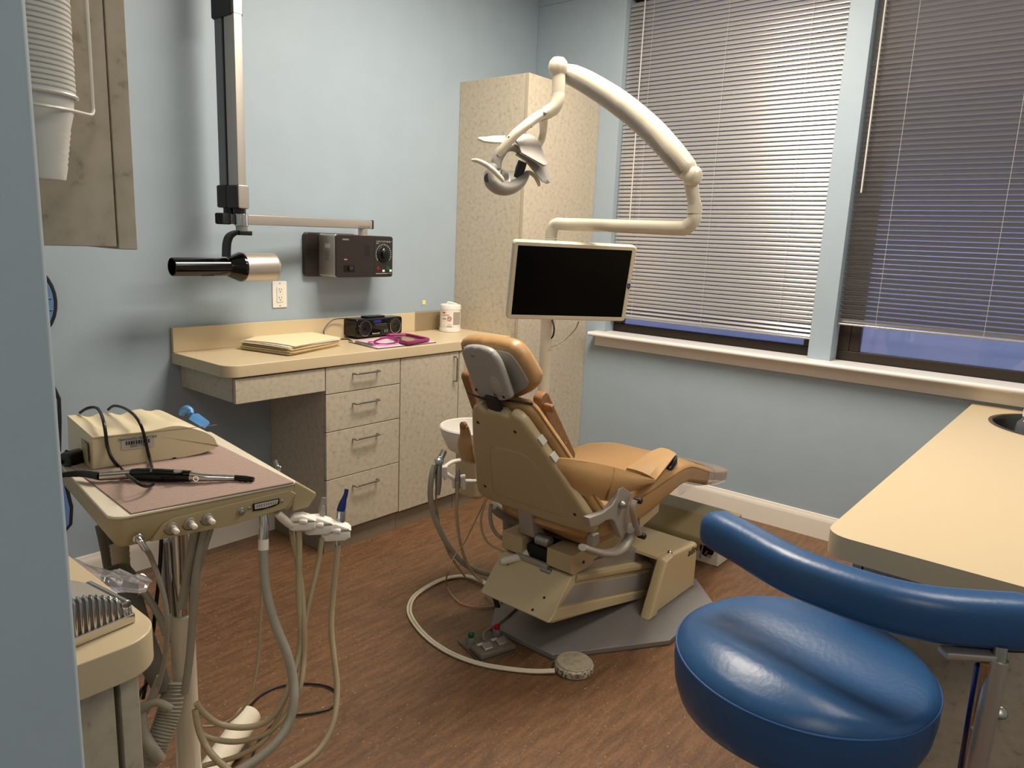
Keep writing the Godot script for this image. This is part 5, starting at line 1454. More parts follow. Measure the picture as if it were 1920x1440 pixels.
# ---------------------------------------------------------------- sink peninsula on the right
func peninsula() -> void:
	var y1 = 0.800
	var x0 = -2.071
	var z0 = 2.5395
	var t = thing("sink_counter", "cream peninsula worktop with rounded corner under the second window", "worktop", Vector3(-1.0, y1 - 0.052, 2.9))
	# outline with a rounded corner, with the sink opening cut out as a keyhole
	var sc = Vector2(-0.318, 2.912)
	var sr = 0.268
	var poly = PackedVector2Array([Vector2(-0.001, z0)])
	for k in 7:
		var a = -PI / 2 - PI / 2 * k / 6.0
		poly.append(Vector2(x0 + 0.055 + cos(a) * 0.055, z0 + 0.055 + sin(a) * 0.055))
	poly.append(Vector2(x0, 3.30))
	poly.append(Vector2(sc.x, 3.30))
	for k in 41:
		var a = PI / 2 + TAU * k / 40.0 * 0.99999
		poly.append(sc + Vector2(cos(a), sin(a)) * sr)
	poly.append(Vector2(sc.x + 0.0001, 3.30))
	poly.append(Vector2(-0.001, 3.30))
	obj("slab", MB.new().prism(poly, y1 - 0.052, y1, 0.0, on_top()), M.worktop, t)
	var cx = -1.985
	var c = thing("sink_cabinet", "stone-look laminate base cabinet carrying the peninsula worktop, beside the blue stool", "cabinet", Vector3(-1.0, 0, 2.95))
	obj("end_panel", MB.new().span(Vector3(cx, 0.085, 2.612), Vector3(cx + 0.02, y1 - 0.0525, 3.28), 0.001), M.laminate, c)
	obj("back_panel", MB.new().span(Vector3(cx + 0.02, 0.085, 3.26), Vector3(-0.03, y1 - 0.0525, 3.28), 0.001), M.laminate, c)
	obj("bottom_panel", MB.new().span(Vector3(cx + 0.02, 0.085, 2.612), Vector3(-0.03, 0.105, 3.26), 0.001), M.laminate, c)
	obj("far_panel", MB.new().span(Vector3(-0.05, 0.085, 2.612), Vector3(-0.03, y1 - 0.0525, 3.28), 0.001), M.laminate, c)
	obj("kick_board", MB.new().span(Vector3(cx + 0.01, 0, 2.65), Vector3(-0.03, 0.085, 3.28), 0.002), M.kick, c)
	for k in 4:
		var xa = cx + 0.001 + k * 0.485
		var d = obj("door", MB.new().span(Vector3(xa, 0.092, 2.588), Vector3(xa + 0.481, y1 - 0.056, 2.608), 0.001), M.laminate, c)
		obj("handle", bar_handle(Vector3(xa + 0.44, 0.70, 2.562), Vector3(xa + 0.44, 0.58, 2.562), Vector3(0, 0, -0.03)), M.handle, d)
	var sk = thing("sink", "round stainless steel sink set into the peninsula worktop by the window", "sink", Vector3(sc.x, y1 - 0.17, sc.y))
	obj("bowl", MB.new().lathe([[0.276, 0.0005], [0.276, 0.0035], [0.270, 0.005], [0.262, 0.003], [0.255, -0.012], [0.235, -0.13], [0.20, -0.155], [0.0, -0.16], [0.0, -0.163], [0.203, -0.159], [0.240, -0.132], [0.258, -0.013], [0.262, 0.0]], 64, Transform3D(Basis(), Vector3(sc.x, y1, sc.y)), 1.0, 1.0, true), M.sink, sk)
	obj("drain", MB.new().lathe([[0.0, 0.0], [0.042, 0.0], [0.044, 0.003], [0.030, 0.004], [0.0, 0.002]], 24, Transform3D(Basis(), Vector3(sc.x, y1 - 0.160, sc.y))), M.chrome, sk)
	var bp: Vector3 = Vector3(-0.3359, 0.7800, 2.7590)
	var bt = thing("soap_bottle", "clear plastic bottle standing in the round sink at the right edge", "bottle", Vector3(bp.x, y1 - 0.16, bp.z))
	obj("bottle", MB.new().lathe([[0.0, 0.0], [0.030, 0.0], [0.032, 0.004], [0.032, 0.14], [0.028, 0.165], [0.014, 0.180], [0.012, 0.195], [0.0, 0.195]], 24, Transform3D(Basis(), Vector3(bp.x, y1 - 0.157, bp.z))), M.film, bt)
	obj("cap", MB.new().lathe([[0.015, 0.19], [0.015, 0.215], [0.013, 0.218], [0.0, 0.218]], 20, Transform3D(Basis(), Vector3(bp.x, y1 - 0.157, bp.z))), M.white, bt)
	obj("liquid", MB.new().lathe([[0.0, 0.003], [0.029, 0.003], [0.030, 0.06], [0.0, 0.06]], 20, Transform3D(Basis(), Vector3(bp.x, y1 - 0.157, bp.z))), M.ink_pale, bt)

# ---------------------------------------------------------------- blue assistant's stool
func stool() -> void:
	var c = Vector3(-2.276, 0.600, 2.583)
	var R = 0.250
	var t = thing("stool", "blue vinyl stool with round dished seat and curved padded arm in the near right corner", "stool", Vector3(c.x, 0, c.z))
	# seat: side wall below the welt, dished saddle above it
	var nA = 72
	var rings = []
	for p in [[0.0, -0.128], [0.60, -0.128], [0.86, -0.122], [0.945, -0.105], [0.985, -0.075], [1.004, -0.035], [1.0, -0.004], [0.988, 0.006]]:
		var r = PackedVector3Array()
		for j in nA:
			var a = TAU * j / nA
			r.append(c + Vector3(cos(a) * R * maxf(p[0], 0.001), p[1], sin(a) * R * maxf(p[0], 0.001)))
		rings.append(r)
	# the raised roll lies towards the camera; front direction of the seat
	var fd = Vector3(-0.98, 0, -0.20).normalized()
	for s in 22:
		var q = 0.985 - 0.985 * (s + 1) / 22.0
		var r = PackedVector3Array()
		for j in nA:
			var a = TAU * j / nA
			var d = Vector3(cos(a), 0, sin(a))
			var u = d.dot(fd) * q          # 1 at the front edge
			var dome = 0.034 * (1.0 - q ** 2.6) ** 0.6
			var roll = 0.020 * exp(-((u - 0.66) / 0.30) ** 2) * (1.0 - q ** 5.0)
			var valley = -0.026 * exp(-((u - 0.10) / 0.36) ** 2) * (1.0 - q ** 3.0)
			r.append(c + Vector3(d.x * R * q, 0.006 + dome + roll + valley, d.z * R * q))
		rings.append(r)
	var seat = obj("seat", MB.new().loft(rings), M.blue_vinyl, t)
	var welt = []
	for j in 73:
		var a = TAU * j / 72
		welt.append(c + Vector3(cos(a) * R * 0.998, 0.000, sin(a) * R * 0.998))
	obj("welt", MB.new().tube(welt, 0.0022, 6, 1), M.blue_welt, seat)
	# curved arm pad
	var py = 0.790
	var pp = [Vector3(-2.1794, 0.7850, 2.3276), Vector3(-2.2117, 0.7900, 2.3611), Vector3(-2.2453, 0.7900, 2.4344), Vector3(-2.2995, 0.7900, 2.5447), Vector3(-2.3184, 0.7900, 2.6419), Vector3(-2.3197, 0.7900, 2.7259), Vector3(-2.2988, 0.7900, 2.7997), Vector3(-2.2562, 0.7900, 2.8672), Vector3(-2.2072, 0.7900, 2.9331), Vector3(-2.1558, 0.7900, 2.9910)]
	var cv = MB.curve(PackedVector3Array(pp), 8)
	var prs = []
	for i in cv.size():
		var tg = (cv[mini(i + 1, cv.size() - 1)] - cv[maxi(i - 1, 0)])
		tg.y = 0
		tg = tg.normalized()
		var nrm = Vector3.UP.cross(tg)
		var f = float(i) / (cv.size() - 1)
		var e: float = minf(1.0, sqrt(minf(1.0, 0.04 + i * 0.16)))
		e *= minf(1.0, sqrt(minf(1.0, 0.05 + (cv.size() - 1 - i) * 0.10)))
		prs.append(section(cv[i], nrm, Vector3.UP, 0.042 * e, (0.043 + 0.006 * f) * e, 2.7, 28))
	obj("arm_pad", MB.new().loft(prs), M.blue_vinyl, t)
	# bracket under the pad and the upright
	var ux = -2.290
	var uz = 2.888
	obj("pad_plate", MB.new().tube([Vector3(-2.2642, 0.7420, 2.8424), Vector3(-2.2356, 0.7400, 2.8798), Vector3(-2.2035, 0.7400, 2.9205), Vector3(-2.1480, 0.7400, 2.9829)], 0.022, 8, 4, 0.5), M.black_matt, t)
	obj("bracket_bar", MB.new().box(Vector3(-2.2949, 0.7380, 2.8654), Vector3(0.10, 0.012, 0.03), 0.002, Basis(Vector3(0, 1, 0), -0.93)), M.aluminium, t)
	obj("upright", MB.new().rod(Vector3(-2.2777, 0.7362, 2.9029), Vector3(ux, 0.30, uz + 0.01), 0.0165, 18, 0.001), M.aluminium, t)
	obj("upright_pin", MB.new().rod(Vector3(-2.2727, 0.7580, 2.9023), Vector3(-2.2775, 0.7326, 2.9042), 0.011, 14, 0.001), M.steel, t)
	obj("wooden_strip", MB.new().rod(Vector3(-2.2899, 0.7270, 2.8877), Vector3(-2.2093, 0.4383, 2.8852), 0.0085, 6), M.wood, t)
	obj("blue_rod", MB.new().rod(Vector3(-2.2652, 0.7096, 2.8782), Vector3(-2.1940, 0.4238, 2.8761), 0.0085, 12, 0.002), M.navy, t)
	obj("clamp_knob", MB.new().rod(Vector3(-2.1771, 0.5835, 2.9118), Vector3(-2.1945, 0.5979, 2.9183), 0.012, 14, 0.003), M.steel, t)
	obj("clamp_screw", MB.new().rod(Vector3(-2.2541, 0.5784, 2.8838), Vector3(-2.2750, 0.5910, 2.8866), 0.005, 10, 0.001), M.steel, t)
	# column and foot ring below the picture
	obj("gas_column", MB.new().rod(Vector3(c.x, 0.09, c.z), Vector3(c.x, 0.475, c.z), 0.026, 20, 0.002), M.chrome, t)
	obj("arm_carrier", MB.new().tube([Vector3(c.x, 0.44, c.z), Vector3(c.x, 0.42, c.z + 0.12), Vector3(ux, 0.36, uz - 0.03), Vector3(ux, 0.31, uz + 0.01)], 0.014, 12, 4), M.aluminium, t)
	for k in 5:
		var a = TAU * k / 5.0 + 0.3
		var e = c + Vector3(cos(a) * 0.27, -c.y + 0.055, sin(a) * 0.27)
		var lg = obj("leg", MB.new().tube([Vector3(c.x, 0.10, c.z), Vector3(c.x, 0.10, c.z).lerp(e, 0.5) + Vector3(0, 0.012, 0), e], [0.024, 0.020, 0.014], 12, 4), M.aluminium, t)
		obj("caster", MB.new().rod(e + Vector3(-sin(a) * 0.016, -0.03, cos(a) * 0.016), e + Vector3(sin(a) * 0.016, -0.03, -cos(a) * 0.016), 0.025, 18, 0.003), M.black, lg)

# ---------------------------------------------------------------- delivery cart
func delivery_cart() -> void:
	var ty = 0.880
	var FL: Vector3 = Vector3(-3.2046, 0.8800, 1.6157)
	var FR: Vector3 = Vector3(-2.8428, 0.8800, 1.6651)
	var ux = (FR - FL).normalized()
	var uz = ux.cross(Vector3.UP)          # towards the camera
	var W = (FR - FL).length()
	var D = 0.50
	var t = thing("delivery_cart", "beige dental delivery cart with flat tray top and knobs, near the left wall", "cart", Vector3(-3.0661, 0.8000, 1.5805) * Vector3(1, 0, 1))
	var xf = Transform3D(Basis(ux, uz, Vector3.UP), FL)   # x along the front, y towards the camera, z up
	var outl = PackedVector2Array()
	for k in 7:
		var a = PI / 2 + PI / 2 * k / 6.0
		outl.append(Vector2(0.030 + cos(a) * 0.030, -0.030 + sin(a) * 0.030 + 0.006))
	outl.append(Vector2(0.0, -D))
	outl.append(Vector2(W - 0.01, -D))
	outl.append(Vector2(W, -D + 0.01))
	outl.append(Vector2(W, -0.004))
	outl.append(Vector2(W - 0.008, 0.006))
	obj("tray_top", MB.new().prism(outl, -0.006, 0.0, 0.002, xf), M.ivory, t)
	var body = MB.inset(outl, 0.004)
	var rings = []
	for l in [[-0.006, 0.004], [-0.016, 0.002], [-0.052, 0.006], [-0.064, 0.014], [-0.066, 0.026]]:
		var r = PackedVector3Array()
		for p in MB.inset(outl, l[1]):
			r.append(xf * Vector3(p.x, p.y, l[0]))
		rings.append(r)
	obj("body", MB.new().loft(rings), M.cart_side, t)
	# sloping skirt on the right hand end
	var wx = Transform3D(Basis(ux, Vector3.UP, -uz), FL)
	obj("end_skirt", MB.new().prism(PackedVector2Array([Vector2(W - 0.006, -0.001), Vector2(W + 0.004, -0.004), Vector2(W + 0.046, -0.036), Vector2(W + 0.048, -0.044), Vector2(W + 0.028, -0.066), Vector2(W - 0.01, -0.068)]), 0.0, D - 0.06, 0.004, wx), M.cart_side, t)
	# raised control strip with knobs and gauge
	var ff = Transform3D(Basis(ux, Vector3.UP, uz), FL + uz * 0.006)
	var st = PackedVector2Array([Vector2(0.066, -0.060), Vector2(0.088, -0.030), Vector2(0.110, -0.022), Vector2(W - 0.02, -0.014), Vector2(W - 0.004, -0.026), Vector2(W - 0.03, -0.054), Vector2(W * 0.6, -0.064)])
	var strip = obj("control_strip", MB.new().prism(st, -0.006, 0.002, 0.002, ff), M.cart_side, t)
	for k in 3:
		var p: Vector3 = [Vector3(-3.1014, 0.8420, 1.6314), Vector3(-3.0682, 0.8430, 1.6367), Vector3(-3.0341, 0.8450, 1.6414)][k]
		p = ff * Vector3((p - FL).dot(ux), -0.040 + k * 0.0016, 0.002)
		var kn = obj("knob", MB.new().rod(p, p + uz * 0.004, 0.0105, 20, 0.001).rod(p, p + uz * 0.016, 0.007, 16, 0.001), M.cast, strip)
		obj("knob_tip", MB.new().rod(p + uz * 0.015, p + uz * 0.030, 0.0055, 16, 0.002), M.white, t)
		var arc = []
		for i in 8:
			var a = PI * 1.05 + PI * 0.75 * i / 7.0
			arc.append(p + ux * cos(a) * 0.0150 + Vector3(0, sin(a) * 0.0150, 0) + uz * 0.0004)
		obj("knob_mark", MB.new().tube(arc, 0.0006, 5, 1), M.ink, t)
	var tp = ff * Vector3(W * 0.655, -0.0385, 0.002)
	obj("toggle", MB.new().rod(tp, tp + uz * 0.003, 0.0085, 18, 0.001).rod(tp, tp + uz * 0.008, 0.005, 14, 0.001), M.steel, t)
	var gp = ff * Vector3(W * 0.80, -0.0345, 0.0025)
	var gauge = obj("gauge", MB.new().prism(PackedVector2Array([Vector2(-0.029, 0.008), Vector2(0.029, 0.008), Vector2(0.029, -0.004), Vector2(0.015, -0.008), Vector2(-0.012, -0.0095), Vector2(-0.029, -0.008)]), 0, 0.002, 0.0005, Transform3D(Basis(ux, Vector3.UP, uz), gp)), M.black, strip)
	obj("gauge_face", MB.new().prism(PackedVector2Array([Vector2(-0.025, 0.0062), Vector2(0.026, 0.0062), Vector2(0.024, -0.0025), Vector2(0.0, -0.0055), Vector2(-0.025, -0.0045)]), 0.002, 0.0026, 0, Transform3D(Basis(ux, Vector3.UP, uz), gp)), M.ink_pale, t)
	var tk = MB.new()
	for i in 9:
		tk.box(gp + ux * (-0.020 + i * 0.005) + Vector3(0, 0.001, 0) + uz * 0.003, Vector3(0.0009, 0.005, 0.0006), 0, Basis(ux, Vector3.UP, uz))
	obj("gauge_ticks", tk, M.ink, t)
	for s in [-0.036, 0.035]:
		obj("screw", MB.new().rod(gp + ux * s, gp + ux * s + uz * 0.003, 0.0035, 12, 0.001), M.steel, t)
	obj("tray_peg", MB.new().tube([Vector3(-2.7006, 0.7990, 1.3743), Vector3(-2.7020, 0.8163, 1.3673), Vector3(-2.7031, 0.8283, 1.3623)], [0.006, 0.005, 0.0055], 12, 2).rod(Vector3(-2.7023, 0.8136, 1.3678), Vector3(-2.7020, 0.8132, 1.3843), 0.004, 10, 0.001), M.chrome, t)
	# chrome inlet and hose on the front left corner
	var cp: Vector3 = Vector3(-3.1633, 0.8350, 1.6306)
	cp = ff * Vector3((cp - FL).dot(ux), -0.046, 0.0)
	obj("inlet", MB.new().rod(cp, cp + uz * 0.010, 0.010, 16, 0.002).tube([cp + uz * 0.008, cp + uz * 0.014 + ux * 0.003 + Vector3(0, -0.006, 0), cp + uz * 0.016 + ux * 0.009 + Vector3(0, -0.020, 0)], 0.0058, 12, 3), M.chrome, t)
	var h0 = cp + uz * 0.016 + ux * 0.009 + Vector3(0, -0.018, 0)
	obj("supply_hose", MB.new().tube([h0, Vector3(-3.1198, 0.7654, 1.5806), Vector3(-3.1106, 0.7201, 1.5897), Vector3(-3.1040, 0.6740, 1.5958), Vector3(-3.1016, 0.6271, 1.5972), Vector3(-3.0964, 0.5627, 1.5751), Vector3(-3.0951, 0.4962, 1.5490), Vector3(-3.1007, 0.4217, 1.5169), Vector3(-3.1147, 0.3627, 1.4860), Vector3(-3.1248, 0.3142, 1.4565)], 0.0052, 10, 6), M.hose_grey, t)
	# ribbed mat
	var mq: Array[Vector3] = [Vector3(-3.1461, 0.8810, 1.3210), Vector3(-3.1694, 0.8810, 1.6237), Vector3(-2.8544, 0.8810, 1.6727), Vector3(-2.8254, 0.8810, 1.2817)]
	mq[0] = mq[1] + (mq[3] - mq[2])
	var mp = PackedVector2Array()
	for p in mq:
		mp.append(Vector2(p.x, p.z))
	var mt = thing("tray_mat", "pink-beige ribbed mat covering the cart tray under the camera dock", "mat", (mq[0] + mq[2]) / 2)
	obj("mat", MB.new().prism(mp, 0.8803, 0.8815, 0.0002, on_top()), M.mat_base, mt)
	var ribs = MB.new()
	var n = 46
	for i in n:
		var s = (i + 0.5) / n
		var p0: Vector3 = mq[1].lerp(mq[0], s)
		var p1: Vector3 = mq[2].lerp(mq[3], s)
		p0.y = 0.8816
		p1.y = 0.8816
		ribs.rod(p0, p1, 0.0023, 6)
	obj("ribs", ribs, M.mat_rib, mt).set_meta("kind", "stuff")
	# column: chrome above, painted sleeve below
	var pc: Vector3 = Vector3(-3.0034, 0.7299, 1.4500)
	obj("chrome_column", MB.new().rod(Vector3(pc.x, 0.50, pc.z), Vector3(pc.x, 0.83, pc.z), 0.0205, 28, 0.001), M.chrome, t)
	obj("column_cap", MB.new().rod(Vector3(pc.x, 0.80, pc.z), Vector3(pc.x, 0.822, pc.z), 0.05, 24, 0.004), M.cart_side, t)
	obj("sleeve", MB.new().rod(Vector3(pc.x, 0.05, pc.z), Vector3(pc.x, 0.550, pc.z), 0.0265, 28, 0.002), M.ivory, t)
	obj("rear_post", MB.new().rod(Vector3(-2.9888, 0.6915, 1.3600), Vector3(-2.9881, 0.4409, 1.3600), 0.013, 16, 0.001), M.steel, t)
	# base: hub and legs with casters
	obj("hub", MB.new().lathe([[0.0, 0.03], [0.055, 0.03], [0.058, 0.05], [0.045, 0.09], [0.0, 0.09]], 24, Transform3D(Basis(), Vector3(pc.x, 0, pc.z))), M.ivory, t)
	var ends = [Vector3(-2.745, 0.072, 1.275), Vector3(pc.x + 0.22, 0.072, pc.z + 0.24), Vector3(pc.x - 0.22, 0.072, pc.z + 0.22), Vector3(pc.x - 0.16, 0.072, pc.z - 0.30)]
	for e in ends:
		var s = Vector3(pc.x, 0.060, pc.z)
		var dv: Vector3 = (e - s).normalized()
		var lg = obj("leg", MB.new().rod(s, e, 0.034, 24, 0.004), M.ivory, t)
		var cc: Vector3 = e - dv * 0.075 + Vector3(0, -0.040, 0)
		var ax = dv.cross(Vector3.UP) * 0.016
		obj("caster", MB.new().rod(cc - ax, cc + ax, 0.030, 24, 0.006), M.grey_metal, lg)
	# ---- pipework behind the column
	obj("vacuum_cup", MB.new().lathe([[0.0, -0.012], [0.020, -0.010], [0.031, 0.0], [0.0345, 0.045], [0.029, 0.062], [0.024, 0.064], [0.022, 0.05], [0.0, 0.05]], 24, frame(Vector3(1, 0.25, 0), Vector3(-0.22, 1, 0.1), Vector3(-3.1095, 0.6213, 1.4129))), M.dark_tube, t)
	obj("cup_neck", MB.new().tube([Vector3(-3.0945, 0.7198, 1.3687), Vector3(-3.0965, 0.6913, 1.3751), Vector3(-3.1023, 0.6561, 1.3949)], [0.020, 0.019, 0.017], 16, 6, 1.0, 0.0012), M.hose, t)
	obj("vacuum_pipe", MB.new().tube([Vector3(-3.1002, 0.6001, 1.3985), Vector3(-3.0930, 0.5380, 1.4265), Vector3(-3.0803, 0.4650, 1.4643), Vector3(-3.0716, 0.4087, 1.4921)], [0.034, 0.030, 0.024, 0.018], 16, 4), M.dark_tube, t)
	obj("flex_hose", MB.new().tube([Vector3(-3.0448, 0.4148, 1.4909), Vector3(-3.0697, 0.3634, 1.5084), Vector3(-3.0959, 0.3247, 1.5206), Vector3(-3.1200, 0.2855, 1.5193), Vector3(-3.1482, 0.2412, 1.5147)], 0.026, 16, 16, 1.0, 0.0030), M.hose_grey, t)
	obj("stay", MB.new().tube([Vector3(-3.0949, 0.7337, 1.2677), Vector3(-3.0900, 0.6764, 1.2753), Vector3(-3.0872, 0.6063, 1.2841)], 0.0105, 8, 2), M.dark_tube, t)
	obj("stay", MB.new().tube([Vector3(-3.0768, 0.7117, 1.2323), Vector3(-3.0606, 0.6500, 1.2709)], 0.005, 8, 1), M.dark_tube, t)
	for h in [[[Vector3(-3.0055, 0.8000, 1.5807), Vector3(-3.0140, 0.7462, 1.5708), Vector3(-3.0248, 0.6752, 1.5635), Vector3(-3.0269, 0.5985, 1.5524), Vector3(-3.0337, 0.4973, 1.5432), Vector3(-3.0465, 0.4113, 1.5379)], 0.0085], [[Vector3(-2.9922, 0.7966, 1.5818), Vector3(-3.0034, 0.7633, 1.5785), Vector3(-3.0118, 0.6986, 1.5560), Vector3(-3.0157, 0.6495, 1.5344)], 0.0060], [[Vector3(-3.0197, 0.7937, 1.5654), Vector3(-3.0238, 0.7300, 1.5479), Vector3(-3.0268, 0.6705, 1.5304), Vector3(-3.0373, 0.6035, 1.5221)], 0.010], [[Vector3(-3.0807, 0.6288, 1.4456), Vector3(-3.0670, 0.5848, 1.4758), Vector3(-3.0607, 0.5404, 1.4971)], 0.0075], [[Vector3(-3.0924, 0.4696, 1.5284), Vector3(-3.1137, 0.4131, 1.5198), Vector3(-3.1282, 0.3824, 1.5116), Vector3(-3.1394, 0.3673, 1.5026)], 0.008], [[Vector3(-3.1051, 0.4343, 1.6040), Vector3(-3.1190, 0.4461, 1.5834), Vector3(-3.1319, 0.4431, 1.5687), Vector3(-3.1475, 0.4293, 1.5539), Vector3(-3.1577, 0.4147, 1.5460)], 0.008], [[Vector3(-3.1373, 0.4010, 1.5270), Vector3(-3.1377, 0.3629, 1.5382), Vector3(-3.1295, 0.3308, 1.5580), Vector3(-3.1176, 0.3024, 1.5652)], 0.013]]:
		obj("tubing", MB.new().tube(h[0], h[1], 10, 5), M.hose_grey, t)
	obj("power_lead", MB.new().tube([Vector3(-3.0240, 0.7385, 1.4167), Vector3(-3.0306, 0.6641, 1.4155), Vector3(-3.0418, 0.5770, 1.4125), Vector3(-3.0540, 0.4887, 1.4087), Vector3(-3.0741, 0.3936, 1.4136), Vector3(-3.0831, 0.3578, 1.4136)], 0.0045, 8, 5), M.black, t)
	obj("power_lead", MB.new().tube([Vector3(-3.0610, 0.4824, 1.4182), Vector3(-3.0827, 0.4180, 1.4437), Vector3(-3.1053, 0.4008, 1.4536), Vector3(-3.1154, 0.3546, 1.4555), Vector3(-3.1207, 0.2747, 1.4736)], 0.004, 8, 5), M.black, t)
	# ---- instrument hanger bar on the right
	var hb = thing("instrument_hanger", "white row of instrument hangers swinging out from the cart's right end", "instrument holder", Vector3(-2.7739, 0.7553, 1.6516))
	obj("hanger_arm", MB.new().tube([Vector3(-2.8858, 0.8164, 1.6571), Vector3(-2.8745, 0.8018, 1.6592), Vector3(-2.8523, 0.7802, 1.6609), Vector3(-2.8185, 0.7638, 1.6589), Vector3(-2.7768, 0.7442, 1.6675)], [0.008, 0.009, 0.009, 0.009, 0.007], 12, 4), M.ivory, hb)
	var hang = [[Vector3(-2.8325, 0.7840, 1.6677), 0.85], [Vector3(-2.7911, 0.7649, 1.6678), 0.95], [Vector3(-2.7537, 0.7437, 1.6797), 1.0]]
	var hx = Vector3(0.80, 0.0, 0.60)
	for q in hang:
		var p: Vector3 = q[0]
		var f = frame(hx, Vector3(-0.05, 1, 0).cross(hx).cross(hx) * -1.0, p)
		f = Transform3D(Basis(hx.normalized(), Vector3.UP, hx.normalized().cross(Vector3.UP)), p)
		var s: float = q[1]
		var cup = obj("hanger", MB.new().prism(PackedVector2Array([Vector2(-0.030 * s, 0.004), Vector2(-0.030 * s, -0.014 * s), Vector2(-0.020 * s, -0.019 * s), Vector2(0.022 * s, -0.019 * s), Vector2(0.034 * s, -0.012 * s), Vector2(0.034 * s, 0.004)]), -0.017 * s, 0.017 * s, 0.005, f), M.white, hb)
		obj("hanger_lid", MB.new().prism(PackedVector2Array([Vector2(-0.029 * s, 0.0055), Vector2(0.036 * s, 0.0055), Vector2(0.030 * s, 0.013 * s), Vector2(0.002, 0.024 * s), Vector2(-0.020 * s, 0.024 * s), Vector2(-0.029 * s, 0.016 * s)]), -0.018 * s, 0.018 * s, 0.005, f), M.white, hb)
		obj("hanger_knob", MB.new().rod(f * Vector3(-0.004, 0.008, 0.014), f * Vector3(0.012, 0.008, 0.022), 0.006 * s, 12, 0.002), M.white, cup)
	obj("hanger_axle", MB.new().rod(Vector3(-2.8280, 0.7968, 1.6693), Vector3(-2.7552, 0.7575, 1.6817), 0.0085, 14, 0.002), M.white, hb)
	# ---- instruments and their hoses
	var bi = thing("handpiece", "blue-tipped chrome handpiece hanging in the outermost white hanger", "handpiece", Vector3(-2.7361, 0.7476, 1.6839))
	obj("tip", MB.new().tube([Vector3(-2.7338, 0.7857, 1.6750), Vector3(-2.7297, 0.8002, 1.6755), Vector3(-2.7259, 0.8124, 1.6764), Vector3(-2.7223, 0.8221, 1.6777), Vector3(-2.7192, 0.8354, 1.6775)], [0.0098, 0.0088, 0.0062, 0.0050, 0.0046], 16, 4), M.navy, bi, "blue tip")
	obj("body", MB.new().tube([Vector3(-2.7487, 0.7017, 1.6826), Vector3(-2.7446, 0.7292, 1.6792), Vector3(-2.7378, 0.7594, 1.6782), Vector3(-2.7330, 0.7858, 1.6759)], [0.0055, 0.0085, 0.0098, 0.0098], 16, 3), M.chrome, bi)
	obj("hose", MB.new().tube([Vector3(-2.7471, 0.7089, 1.6824), Vector3(-2.7557, 0.6632, 1.6859), Vector3(-2.7692, 0.5911, 1.6917), Vector3(-2.7859, 0.5245, 1.7079), Vector3(-2.7956, 0.4592, 1.7322), Vector3(-2.8045, 0.4064, 1.7537), Vector3(-2.8257, 0.3604, 1.7741), Vector3(-2.8542, 0.3210, 1.7836), Vector3(-2.8905, 0.2936, 1.7799), Vector3(-2.9336, 0.2778, 1.7645)], 0.0066, 12, 6), M.hose, bi)
	var sy = thing("handpiece", "clear-capped handpiece upright in the middle white hanger", "handpiece", Vector3(-2.7770, 0.7928, 1.6683))
	obj("cap", MB.new().tube([Vector3(-2.7800, 0.7868, 1.6665), Vector3(-2.7763, 0.8045, 1.6656), Vector3(-2.7734, 0.8164, 1.6655), Vector3(-2.7716, 0.8247, 1.6651)], [0.0085, 0.0078, 0.0058, 0.0056], 16, 3), M.film, sy)
	obj("core", MB.new().tube([Vector3(-2.7837, 0.7633, 1.6693), Vector3(-2.7793, 0.7869, 1.6674), Vector3(-2.7753, 0.8069, 1.6661)], [0.0080, 0.0055, 0.003], 12, 3), M.hose_grey, sy)
	obj("hose", MB.new().tube([Vector3(-2.7855, 0.7363, 1.6754), Vector3(-2.7961, 0.6867, 1.6777), Vector3(-2.8143, 0.6439, 1.6848), Vector3(-2.8360, 0.5899, 1.6910), Vector3(-2.8538, 0.5427, 1.6999), Vector3(-2.8722, 0.4960, 1.7079), Vector3(-2.8919, 0.4499, 1.7142), Vector3(-2.9224, 0.4104, 1.7213), Vector3(-2.9468, 0.3655, 1.7215), Vector3(-2.9804, 0.3423, 1.7198), Vector3(-3.0205, 0.3218, 1.6934), Vector3(-3.0699, 0.3086, 1.6534)], 0.0056, 12, 6), M.hose, sy)
	var s3 = thing("handpiece", "handpiece hose set in the innermost white hanger under the tray end", "handpiece", Vector3(-2.8399, 0.7597, 1.6662))
	obj("coupling", MB.new().rod(Vector3(-2.8371, 0.7769, 1.6643), Vector3(-2.8386, 0.7643, 1.6663), 0.008, 14, 0.002), M.steel, s3)
	obj("hose", MB.new().tube([Vector3(-2.8381, 0.7689, 1.6656), Vector3(-2.8462, 0.7024, 1.6761), Vector3(-2.8554, 0.6336, 1.6861), Vector3(-2.8615, 0.5649, 1.6997), Vector3(-2.8686, 0.5133, 1.7070), Vector3(-2.8971, 0.4615, 1.7203), Vector3(-2.9318, 0.4109, 1.7258), Vector3(-2.9627, 0.3825, 1.7130), Vector3(-2.9976, 0.3772, 1.6882), Vector3(-3.0335, 0.3894, 1.6567), Vector3(-3.0607, 0.4251, 1.6448), Vector3(-3.0713, 0.4493, 1.6406)], 0.0064, 12, 6), M.hose, s3)
	obj("hose", MB.new().tube([Vector3(-2.8376, 0.7740, 1.6326), Vector3(-2.8387, 0.7336, 1.6435), Vector3(-2.8383, 0.6876, 1.6581), Vector3(-2.8448, 0.6348, 1.6826), Vector3(-2.8563, 0.5653, 1.7060), Vector3(-2.8647, 0.4965, 1.7169), Vector3(-2.8881, 0.4453, 1.7362), Vector3(-2.9171, 0.3940, 1.7327), Vector3(-2.9577, 0.3641, 1.7246), Vector3(-3.0047, 0.3483, 1.6884), Vector3(-3.0446, 0.3572, 1.6532), Vector3(-3.0673, 0.3758, 1.6359)], 0.0060, 12, 6), M.hose, s3)
